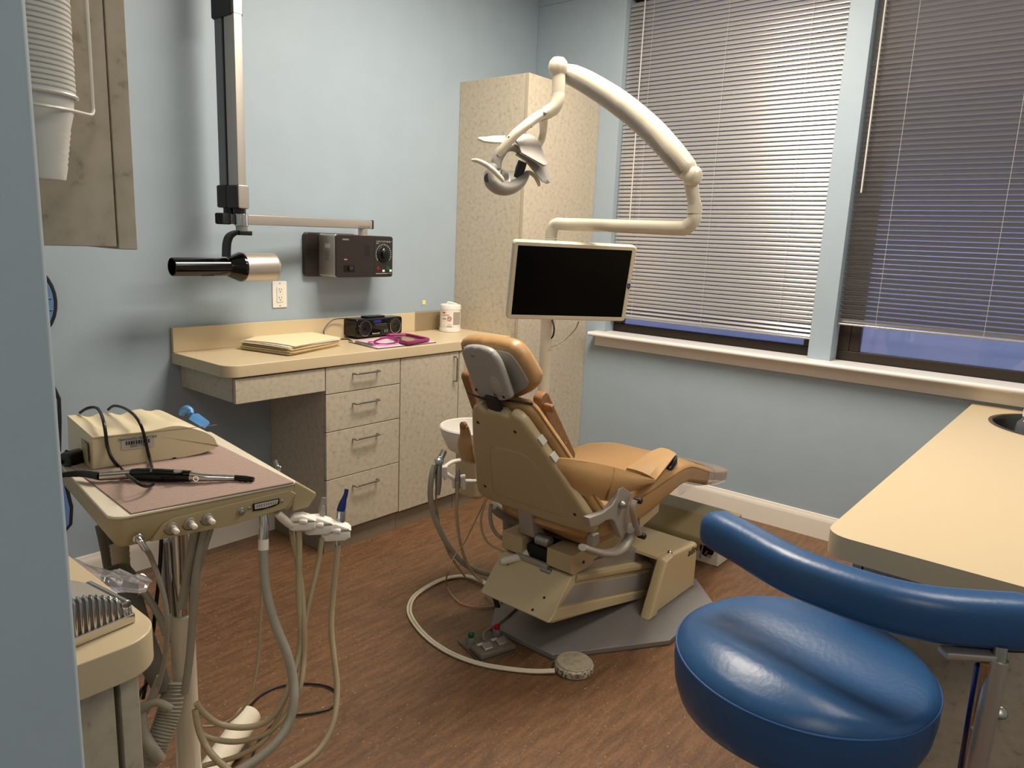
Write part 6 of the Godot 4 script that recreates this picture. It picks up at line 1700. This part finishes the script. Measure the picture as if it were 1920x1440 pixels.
	var hv = thing("suction_handpiece", "large chrome suction end with white collar and thick grey hose under the cart tray", "handpiece", Vector3(-2.9100, 0.7726, 1.6411))
	obj("body", MB.new().tube([Vector3(-2.9045, 0.8173, 1.6340), Vector3(-2.9051, 0.8006, 1.6384), Vector3(-2.9082, 0.7816, 1.6406), Vector3(-2.9117, 0.7592, 1.6432)], [0.0075, 0.0090, 0.0108, 0.0104], 18, 3), M.chrome, hv)
	obj("collar", MB.new().rod(Vector3(-2.9114, 0.7614, 1.6429), Vector3(-2.9143, 0.7380, 1.6466), 0.0108, 18, 0.001), M.white, hv)
	obj("hose", MB.new().tube([Vector3(-2.9138, 0.7413, 1.6461), Vector3(-2.9182, 0.7055, 1.6517), Vector3(-2.9208, 0.6610, 1.6623), Vector3(-2.9196, 0.6112, 1.6790), Vector3(-2.9149, 0.5672, 1.6983), Vector3(-2.9086, 0.5233, 1.7194), Vector3(-2.9068, 0.4735, 1.7370), Vector3(-2.9159, 0.4352, 1.7537), Vector3(-2.9322, 0.3970, 1.7616), Vector3(-2.9641, 0.3654, 1.7646), Vector3(-3.0067, 0.3396, 1.7529), Vector3(-3.0470, 0.3255, 1.7402)], 0.0098, 14, 6), M.hose_grey, hv)
	solo("thin_hose", MB.new().tube([Vector3(-2.8890, 0.7962, 1.5953), Vector3(-2.8952, 0.7332, 1.6071), Vector3(-2.9064, 0.6415, 1.6216), Vector3(-2.9177, 0.5612, 1.6325), Vector3(-2.9313, 0.4807, 1.6408), Vector3(-2.9499, 0.4290, 1.6501), Vector3(-2.9695, 0.3983, 1.6517), Vector3(-2.9936, 0.3766, 1.6450), Vector3(-3.0206, 0.3661, 1.6315), Vector3(-3.0471, 0.3691, 1.6144)], 0.0030, 8, 6), M.hose, Vector3(-2.9177, 0.5612, 1.6325), "very thin cream hose hanging straight down beside the thick grey suction hose", "hose")
	solo("cart_hose", MB.new().tube([Vector3(-3.0742, 0.4363, 1.6409), Vector3(-3.0746, 0.3990, 1.6519), Vector3(-3.0701, 0.3673, 1.6671), Vector3(-3.0651, 0.3484, 1.6951), Vector3(-3.0533, 0.3303, 1.7310)], 0.0068, 10, 6), M.hose, Vector3(-3.0701, 0.3673, 1.6671), "short cream hose crossing in front of the white cart leg", "hose")
	solo("black_cable", MB.new().tube([Vector3(-2.7319, 0.0300, 1.2057), Vector3(-2.6706, 0.0080, 1.1528), Vector3(-2.6205, 0.0060, 1.1290), Vector3(-2.5645, 0.0060, 1.1283), Vector3(-2.5095, 0.0060, 1.1616), Vector3(-2.4670, 0.0060, 1.2144), Vector3(-2.4536, 0.0060, 1.2569), Vector3(-2.4606, 0.0060, 1.2933), Vector3(-2.4887, 0.0060, 1.3256), Vector3(-2.5238, 0.0060, 1.3335), Vector3(-2.5734, 0.0060, 1.3103), Vector3(-2.6172, 0.0070, 1.2803), Vector3(-2.6580, 0.0080, 1.2746), Vector3(-2.7081, 0.0100, 1.2940), Vector3(-2.7534, 0.0120, 1.3247), Vector3(-2.7907, 0.0120, 1.3627), Vector3(-2.8224, 0.0120, 1.4028)], 0.0032, 8, 6), M.black, Vector3(-2.5043, 0.0000, 1.1539), "thin black cable in a loop on the floor right of the cart", "cable")

func cart_things() -> void:
	# camera dock
	var p0: Vector3 = Vector3(-3.1192, 0.8820, 1.3200)
	var p1: Vector3 = Vector3(-2.9561, 0.8820, 1.3567)
	var u = (p1 - p0)
	u.y = 0
	u = u.normalized()
	var back = (Vector3(-3.0977, 0.9620, 1.0984) - Vector3(-3.1203, 0.9620, 1.3362)) as Vector3
	back.y = 0
	back *= 0.80
	var t = thing("camera_dock", "cream dock of the intraoral camera with barcode label on the cart tray", "dock", p0.lerp(p1, 0.6) + back * 0.5)
	# side outline (u, height)
	var L = 0.262
	var top = []
	for i in 33:
		var s = i / 32.0
		var y = 0.0775
		if s > 0.42:
			y += 0.006 * sin(PI * minf(1.0, (s - 0.42) / 0.46)) ** 2
		if s > 0.58:
			var k = (s - 0.58) / 0.42
			y = 0.020 + (y - 0.020) * sqrt(maxf(0.0, 1.0 - k ** 2.1))
		top.append(Vector2(s * L, y))
	var bot = [Vector2(L * 1.0, 0.018), Vector2(L * 0.96, 0.010), Vector2(L * 0.85, 0.003), Vector2(L * 0.72, 0.0), Vector2(L * 0.4, 0.0), Vector2(L * 0.2, 0.0), Vector2(0, 0)]
	var rings = []
	var nd = 14
	for k in nd + 1:
		var w = float(k) / nd
		var ins = 0.004 if k == 0 or k == nd else 0.0
		var r = PackedVector3Array()
		for v in top:
			var s: float = v.x / L
			var dent = 0.0
			for cc in [0.17, 0.42, 0.66]:
				dent += 0.009 * exp(-((s - cc) / 0.055) ** 4) * smoothstep(0.12, 0.45, w) * (1.0 - smoothstep(0.75, 1.0, w) * 0.3)
			var taper = 1.0 - 0.05 * smoothstep(0.7, 1.0, s) * w
			r.append(p0 + u * (v.x * taper + (0.003 if s < 0.01 else 0.0) * (1.0 if ins > 0.0 else 0.0)) + back * w + Vector3(0, v.y - dent - ins + 0.010 * w * (1.0 - s), 0))
		for v in bot:
			r.append(p0 + u * v.x + back * w + Vector3(0, v.y + ins * 0.5 + 0.0005, 0))
		rings.append(r)
	obj("case", MB.new().loft(rings), M.dock_cream, t)
	var side = u.cross(Vector3.UP)
	if side.dot(back) > 0:
		side = -side
	var lf = Transform3D(Basis(u, Vector3.UP, side), p0 + u * 0.090 + Vector3(0, 0.052, 0) + side * 0.0012)
	var lab = obj("asset_label", MB.new().prism(rrect(0.066, 0.030, 0.002), 0, 0.0006, 0, lf), M.ink_pale, t)
	text("Community Dental Care", 0.0055, lf * Vector3(0, 0.0090, 0.0008), u, Vector3.UP, M.ink, lab)
	var bars = MB.new()
	var rng = RandomNumberGenerator.new()
	rng.seed = 9
	for i in 10:
		var x = -0.0235 + i * 0.0050
		bars.box(lf * Vector3(x, 0.0, 0.0008), Vector3(0.0018, 0.0085, 0.0005), 0, lf.basis)
		bars.box(lf * Vector3(x + 0.0019, 0.0, 0.0008), Vector3(0.0009 + 0.0005 * (i % 3), 0.0085, 0.0005), 0, lf.basis)
	obj("barcode", bars, M.ink, lab)
	text("00001794", 0.0055, lf * Vector3(0, -0.0078, 0.0008), u, Vector3.UP, M.ink, lab)
	obj("seam", MB.new().box(p0 + u * 0.13 + Vector3(0, 0.0705, 0) + side * 0.0004, Vector3(0.26, 0.0012, 0.0012), 0, Basis(u, Vector3.UP, side)), M.khaki, t)
	obj("rubber_foot", MB.new().rod(p0 + u * 0.165 + back * 0.06 + Vector3(0, -0.0002, 0), p0 + u * 0.165 + back * 0.06 + Vector3(0, 0.005, 0), 0.012, 16), M.black, t)
	obj("rear_recess", MB.new().box(p0 + back * 0.30 + u * -0.0005 + Vector3(0, 0.034, 0), Vector3(0.004, 0.044, back.length() * 0.46), 0.001, Basis(u, Vector3.UP, side)), M.khaki, t)
	# blue camera clip on the far end
	var cl = thing("blue_clip", "small blue plastic holder clipped to the far end of the camera dock", "clip", Vector3(-2.8364, 0.9324, 1.2322))
	var cr = []
	for d in 2:
		cr.append(PackedVector3Array([Vector3(-2.8705, 0.9430, 1.2517), Vector3(-2.8593, 0.9525, 1.2464), Vector3(-2.8449, 0.9532, 1.2476), Vector3(-2.8400, 0.9400, 1.2898), Vector3(-2.8448, 0.9362, 1.3012), Vector3(-2.8576, 0.9282, 1.3041), Vector3(-2.8666, 0.9352, 1.2909)]) if d == 0 else PackedVector3Array([Vector3(-2.8486, 0.9382, 1.2157), Vector3(-2.8394, 0.9438, 1.2091), Vector3(-2.8242, 0.9420, 1.2121), Vector3(-2.8197, 0.9296, 1.2535), Vector3(-2.8243, 0.9270, 1.2647), Vector3(-2.8363, 0.9201, 1.2683), Vector3(-2.8454, 0.9286, 1.2546)]))
	obj("cradle", MB.new().loft(cr), M.blue_clip, cl)
	obj("tab", MB.new().tube([Vector3(-2.8627, 0.9411, 1.1976), Vector3(-2.8589, 0.9519, 1.1990), Vector3(-2.8522, 0.9575, 1.2054), Vector3(-2.8468, 0.9527, 1.2134), Vector3(-2.8516, 0.9473, 1.2253)], [0.006, 0.009, 0.010, 0.009, 0.006], 10, 3), M.blue_clip, cl)
	# camera wand and its cord
	var wy = 0.897
	var w = thing("camera_wand", "black and silver intraoral camera wand lying on the mat in front of the dock", "camera", Vector3(-3.0404, 0.8840, 1.4599))
	var q: Array[Vector3] = [Vector3(-3.1938, 0.8950, 1.3492), Vector3(-3.1623, 0.8960, 1.3681), Vector3(-3.1419, 0.8970, 1.4146), Vector3(-3.0905, 0.8970, 1.4430), Vector3(-3.0538, 0.8980, 1.4904), Vector3(-3.0119, 0.8980, 1.5385), Vector3(-2.9914, 0.8960, 1.5588), Vector3(-2.9424, 0.8910, 1.5884), Vector3(-2.9177, 0.8900, 1.6216)]
	obj("strain_relief", MB.new().tube([q[0], q[1], q[2]], [0.0050, 0.0075, 0.0085], 14, 6, 1.0, 0.0004), M.black, w)
	obj("rear_sleeve", MB.new().tube([q[2], q[3]], [0.0088, 0.0105], 18, 1), M.chrome, w)
	obj("grip", MB.new().tube([q[3], q[3].lerp(q[4], 0.3), q[4], q[5]], [0.0112, 0.0135, 0.0140, 0.0118], 20, 6), M.black_gloss, w)
	obj("front_sleeve", MB.new().tube([q[5], q[6], q[7]], [0.0116, 0.0085, 0.0062], 18, 5), M.chrome, w)
	obj("lens_tip", MB.new().tube([q[7], q[7].lerp(q[8], 0.6), q[8]], [0.0062, 0.0066, 0.0050], 14, 4), M.black_gloss, w)
	obj("button", MB.new().lathe([[0.0, 0.0], [0.0085, 0.0], [0.0080, 0.0030], [0.0, 0.0042]], 20, Transform3D(Basis(), Vector3(-3.0348, 0.9100, 1.5287))), M.steel, w)
	var fb: Vector3 = Vector3(-3.0079, 0.8930, 1.5502)
	obj("ring_button", MB.new().ring(0.0040, 0.0056, 0.0, 0.0014, 20, frame(Vector3(1, 0, 0.1), Vector3(0, 0.5, 0.8), fb + Vector3(-0.004, 0.004, 0.008)) * Transform3D(Basis(Vector3(1, 0, 0), 0.0), Vector3.ZERO)), M.white, w)
	text("a", 0.006, Vector3(-3.0699, 0.9110, 1.4863), u, Vector3.UP, M.ink_pale, w, "emblem")
	obj("cord", MB.new().tube([Vector3(-3.0772, 0.9720, 1.1485), Vector3(-3.0696, 0.9850, 1.1702), Vector3(-3.0602, 0.9900, 1.1916), Vector3(-3.0665, 0.9900, 1.2346), Vector3(-3.0892, 0.9850, 1.3120), Vector3(-3.0936, 0.9632, 1.3309), Vector3(-3.0921, 0.9355, 1.3312), Vector3(-3.0887, 0.9075, 1.3433), Vector3(-3.0719, 0.8806, 1.3471), Vector3(-3.1272, 0.9180, 1.5318), Vector3(-3.1208, 0.9100, 1.5583), Vector3(-3.0996, 0.8980, 1.5438), Vector3(-3.0790, 0.8900, 1.5136)], 0.0036, 8, 6), M.black, w)
	obj("cord", MB.new().tube([Vector3(-3.0179, 0.9720, 1.1555), Vector3(-3.0139, 0.9850, 1.1803), Vector3(-3.0150, 0.9900, 1.2359), Vector3(-3.0249, 0.9900, 1.3093), Vector3(-3.0310, 0.9780, 1.3564), Vector3(-3.0196, 0.9462, 1.3475), Vector3(-3.0148, 0.9122, 1.3486), Vector3(-3.0151, 0.8899, 1.3598), Vector3(-3.0637, 0.9080, 1.4795)], 0.0034, 8, 6), M.black, w)
	# mains adapter behind the dock's left end
	var pl = thing("power_plug", "black mains plug pushed into the left end of the camera dock", "plug", Vector3(-3.1384, 0.9010, 1.2596))
	obj("plug", MB.new().box(Vector3(-3.1275, 0.8950, 1.2427), Vector3(0.050, 0.030, 0.034), 0.005, Basis(Vector3(0, 1, 0), 0.3)), M.black, pl)
	obj("lead", MB.new().tube([Vector3(-3.1349, 0.9083, 1.2296), Vector3(-3.1477, 0.8970, 1.2335), Vector3(-3.1586, 0.8883, 1.2390), Vector3(-3.1681, 0.8831, 1.2289)], 0.006, 8, 4), M.black, pl)

# ---------------------------------------------------------------- near left: wall cabinet, cups, side counter
func near_left() -> void:
	var zc = 2.15
	var c = thing("wall_cabinet", "stone-look laminate wall cabinet end at the upper left behind the partition", "cabinet", Vector3(-3.53, 1.383, 1.8))
	obj("body", MB.new().span(Vector3(-3.699, 1.3835, 1.45), Vector3(-3.380, 2.15, zc), 0.001), M.laminate, c)
	obj("door", MB.new().span(Vector3(-3.3785, 1.381, 1.45), Vector3(-3.359, 2.15, zc), 0.001), M.laminate, c)
	# cup dispenser wire on the cabinet end
	var ctr = Vector3(-3.468, 0, 2.205)
	var wz = 2.196
	var w = thing("cup_wire", "white wire dispenser hooked on the wall cabinet end, holding plastic cups", "dispenser", Vector3(-3.4179, 1.5100, 2.1900))
	var ring = []
	for k in 25:
		var a = TAU * k / 24.0
		ring.append(Vector3(ctr.x + cos(a) * 0.036, 1.5165, ctr.z + sin(a) * 0.036))
	obj("wire_ring", MB.new().tube(ring, 0.0016, 6, 1), M.white, w)
	obj("wire_side", MB.new().tube([Vector3(-3.4010, 1.6446, 2.1650), Vector3(-3.4008, 1.6118, 2.1650), Vector3(-3.4008, 1.5735, 2.1650), Vector3(-3.4011, 1.5219, 2.1650), Vector3(-3.4022, 1.5156, 2.1680), Vector3(-3.4071, 1.5103, 2.1750), Vector3(-3.4203, 1.5087, 2.1900), Vector3(-3.4351, 1.5060, 2.2150), Vector3(-3.4526, 1.5040, 2.2360), Vector3(-3.4664, 1.5028, 2.2460), Vector3(-3.4790, 1.5027, 2.2480), Vector3(-3.4862, 1.5034, 2.2400)], 0.0016, 6, 4), M.white, w)
	obj("wire_side", MB.new().tube([Vector3(-3.50, 1.78, 2.156), Vector3(-3.50, 1.53, 2.156), Vector3(-3.498, 1.517, 2.165), Vector3(-3.478, 1.5165, 2.19)], 0.0016, 6, 4), M.white, w)
	# nested cups: only rims show above, the lowest one shows whole
	var prof = [[0.0, 0.0], [0.0225, 0.0], [0.0230, 0.0015]]
	for k in 7:
		var y = 0.012 + k * 0.0050
		prof.append([lerpf(0.0230, 0.0335, y / 0.075) + 0.0003, y])
		prof.append([lerpf(0.0230, 0.0335, (y + 0.0025) / 0.075) - 0.0004, y + 0.0025])
	prof.append_array([[0.0322, 0.058], [0.0335, 0.0725], [0.0352, 0.0735], [0.0352, 0.0760], [0.0340, 0.0765], [0.0325, 0.074], [0.0312, 0.058], [0.0215, 0.003], [0.0, 0.002]])
	var base = ctr + Vector3(0, 1.4440, 0)
	var c0 = solo("plastic_cup", MB.new().lathe(prof, 36, Transform3D(Basis(), base)), M.cup, base, "lowest white plastic cup of the hanging stack, its ribbed side showing below the wire", "cup", "plastic cups in the wire dispenser")
	for k in 60:
		var d: MeshInstance3D = c0.duplicate()
		d.name = numbered("plastic_cup")
		d.position = base + Vector3(0.0002 * sin(k * 1.7), 0.0044 * (k + 1), 0.0003 * cos(k * 2.3))
		d.set_meta("label", "nested white plastic cup showing only its rim in the stack above the wire ring")
		add_child(d)
		origin[d] = d.position
	# side counter with cabinet
	var y1 = 0.920
	var sx = -3.343
	var sz = 2.135
	var s = thing("side_worktop", "cream worktop corner at the lower left edge behind the partition", "worktop", Vector3(-3.5, y1 - 0.046, 1.8))
	var poly = PackedVector2Array([Vector2(-3.699, sz), Vector2(-3.699, 1.30), Vector2(sx, 1.30)])
	for k in 9:
		var a = PI / 2 * k / 8.0
		poly.append(Vector2(sx - 0.05 + cos(a) * 0.05, sz - 0.05 + sin(a) * 0.05))
	obj("slab", MB.new().prism(poly, y1 - 0.046, y1, 0.002, on_top()), M.worktop, s)
	var k = thing("side_cabinet", "stone-look laminate cabinet under the side worktop at the lower left edge", "cabinet", Vector3(-3.5, 0, 1.8))
	obj("body", MB.new().span(Vector3(-3.699, 0.0, 1.32), Vector3(-3.396, y1 - 0.0465, 2.105), 0.001), M.laminate, k)
	obj("door", MB.new().span(Vector3(-3.389, 0.09, 1.32), Vector3(-3.367, y1 - 0.052, 2.105), 0.001), M.laminate, k)
	# ribbed chrome block
	var b0: Vector3 = Vector3(-3.3601, 0.9200, 2.0856)
	var b1: Vector3 = Vector3(-3.4352, 0.9200, 2.0953)
	var bx = (b1 - b0).normalized()
	var bz = Vector3.UP.cross(bx)
	if bz.z > 0:
		bz = -bz
	var cm = thing("ribbed_block", "silver domed holder with ribbed end standing on the side worktop corner", "holder", b0 + bx * 0.06 + bz * 0.05)
	var f = Transform3D(Basis(bx, Vector3.UP, bz), b0 + Vector3(0, 0.001, 0))
	var wd = 0.125
	var pr = PackedVector2Array([Vector2(0, 0), Vector2(0, 0.022)])
	for i in 13:
		var q = i / 12.0
		pr.append(Vector2(0.016 + q * (wd - 0.016), 0.024 + 0.030 * sin(PI * (0.10 + 0.80 * q))))
	pr.append(Vector2(wd, 0))
	obj("dome", MB.new().prism(pr, 0.006, 0.085, 0.002, f), M.aluminium, cm)
	obj("front_plate", MB.new().prism(PackedVector2Array([Vector2(0, 0), Vector2(0, 0.012), Vector2(wd, 0.012), Vector2(wd, 0)]), -0.003, 0.006, 0.001, f), M.chrome, cm)
	for i in 17:
		var x = 0.004 + i * 0.0072
		var q = clampf((x - 0.016) / (wd - 0.016), 0.0, 1.0)
		var hh = 0.023 if x < 0.016 else 0.024 + 0.030 * sin(PI * (0.10 + 0.80 * q))
		obj("rib", MB.new().tube([f * Vector3(x, 0.008, 0.001), f * Vector3(x, hh - 0.003, 0.001), f * Vector3(x, hh + 0.001, 0.008)], 0.0022, 8, 2), M.chrome, cm)
	obj("side_rail", MB.new().rod(f * Vector3(0.008, 0.025, 0.0), f * Vector3(0.010, 0.026, 0.085), 0.0065, 12, 0.001), M.chrome, cm)
	# crumpled clear bag behind it
	var rng = RandomNumberGenerator.new()
	rng.seed = 77
	var bag = thing("plastic_bag", "crumpled clear plastic bag lying behind the silver ribbed holder", "bag", Vector3(-3.3092, 0.8629, 1.8659) - Vector3(0, 0.05, 0))
	for layer in 1:
		var g = []
		for i in 9:
			var a = i / 8.0
			var row = PackedVector3Array()
			for j in 8:
				var b = j / 7.0
				var lo: Vector3 = Vector3(-3.3746, 0.8870, 1.9072).lerp(Vector3(-3.2469, 0.8359, 1.8536), a)
				var hi: Vector3 = Vector3(-3.3212, 0.8886, 1.7470).lerp(Vector3(-3.2137, 0.8243, 1.8013), a)
				var pt = lo.lerp(hi, b)
				pt.y += 0.012 * sin(PI * b) * (1.0 - a * 0.7) - layer * 0.012 * (1.0 - a)
				if i > 0 and i < 8:
					pt += Vector3(rng.randf_range(-0.004, 0.004), rng.randf_range(-0.007, 0.007), rng.randf_range(-0.006, 0.006))
				row.append(pt)
			g.append(row)
		var mb = MB.new().sheet(g, 0.0005)
		obj("film", mb, M.film, bag)
	obj("crumpled_label", MB.new().sheet([PackedVector3Array([Vector3(-3.3243, 0.8655, 1.8627), Vector3(-3.3123, 0.8653, 1.8452)]), PackedVector3Array([Vector3(-3.3092, 0.8629, 1.8659), Vector3(-3.2983, 0.8604, 1.8478)]), PackedVector3Array([Vector3(-3.2894, 0.8522, 1.8611), Vector3(-3.2827, 0.8539, 1.8527)])], 0.001), M.navy, bag)
	# lead aprons on wall hooks, showing past the partition
	var ac = thing("thyroid_collar", "round blue collar with black binding hung on the wall, upper of the two blue pieces", "collar", Vector3(-2.83, 1.124, 0.01))
	var out = PackedVector2Array()
	for i in 28:
		var a = TAU * i / 28
		out.append(Vector2(-2.83 + cos(a) * 0.090, 1.124 + sin(a) * 0.125))
	obj("pad", MB.new().prism(out, 0.004, 0.026, 0.006, Transform3D()), M.apron_blue, ac)
	var rim = []
	for p in out:
		rim.append(Vector3(p.x, p.y, 0.016))
	rim.append(rim[0])
	obj("binding", MB.new().tube(rim, 0.011, 8, 1), M.black_matt, ac)
	obj("fold_line", MB.new().rod(Vector3(-2.90, 1.140, 0.027), Vector3(-2.75, 1.136, 0.027), 0.003, 6).rod(Vector3(-2.90, 1.10, 0.027), Vector3(-2.75, 1.095, 0.027), 0.003, 6), M.apron_blue, ac)
	var aw = thing("lead_apron", "long blue apron with black binding hung on the wall behind the cart", "apron", Vector3(-2.88, 0.25, 0.01))
	var half = [Vector2(-2.99, 0.84), Vector2(-2.80, 0.845), Vector2(-2.768, 0.815), Vector2(-2.752, 0.765), Vector2(-2.755, 0.68), Vector2(-2.765, 0.56), Vector2(-2.752, 0.44), Vector2(-2.738, 0.34), Vector2(-2.745, 0.275), Vector2(-2.775, 0.245), Vector2(-2.99, 0.25), Vector2(-3.01, 0.5)]
	obj("pad", MB.new().prism(PackedVector2Array(half), 0.004, 0.024, 0.006, Transform3D()), M.apron_blue, aw)
	var r2 = []
	for p in half:
		r2.append(Vector3(p.x, p.y, 0.016))
	r2.append(r2[0])
	obj("binding", MB.new().tube(r2, 0.010, 8, 1), M.black_matt, aw)
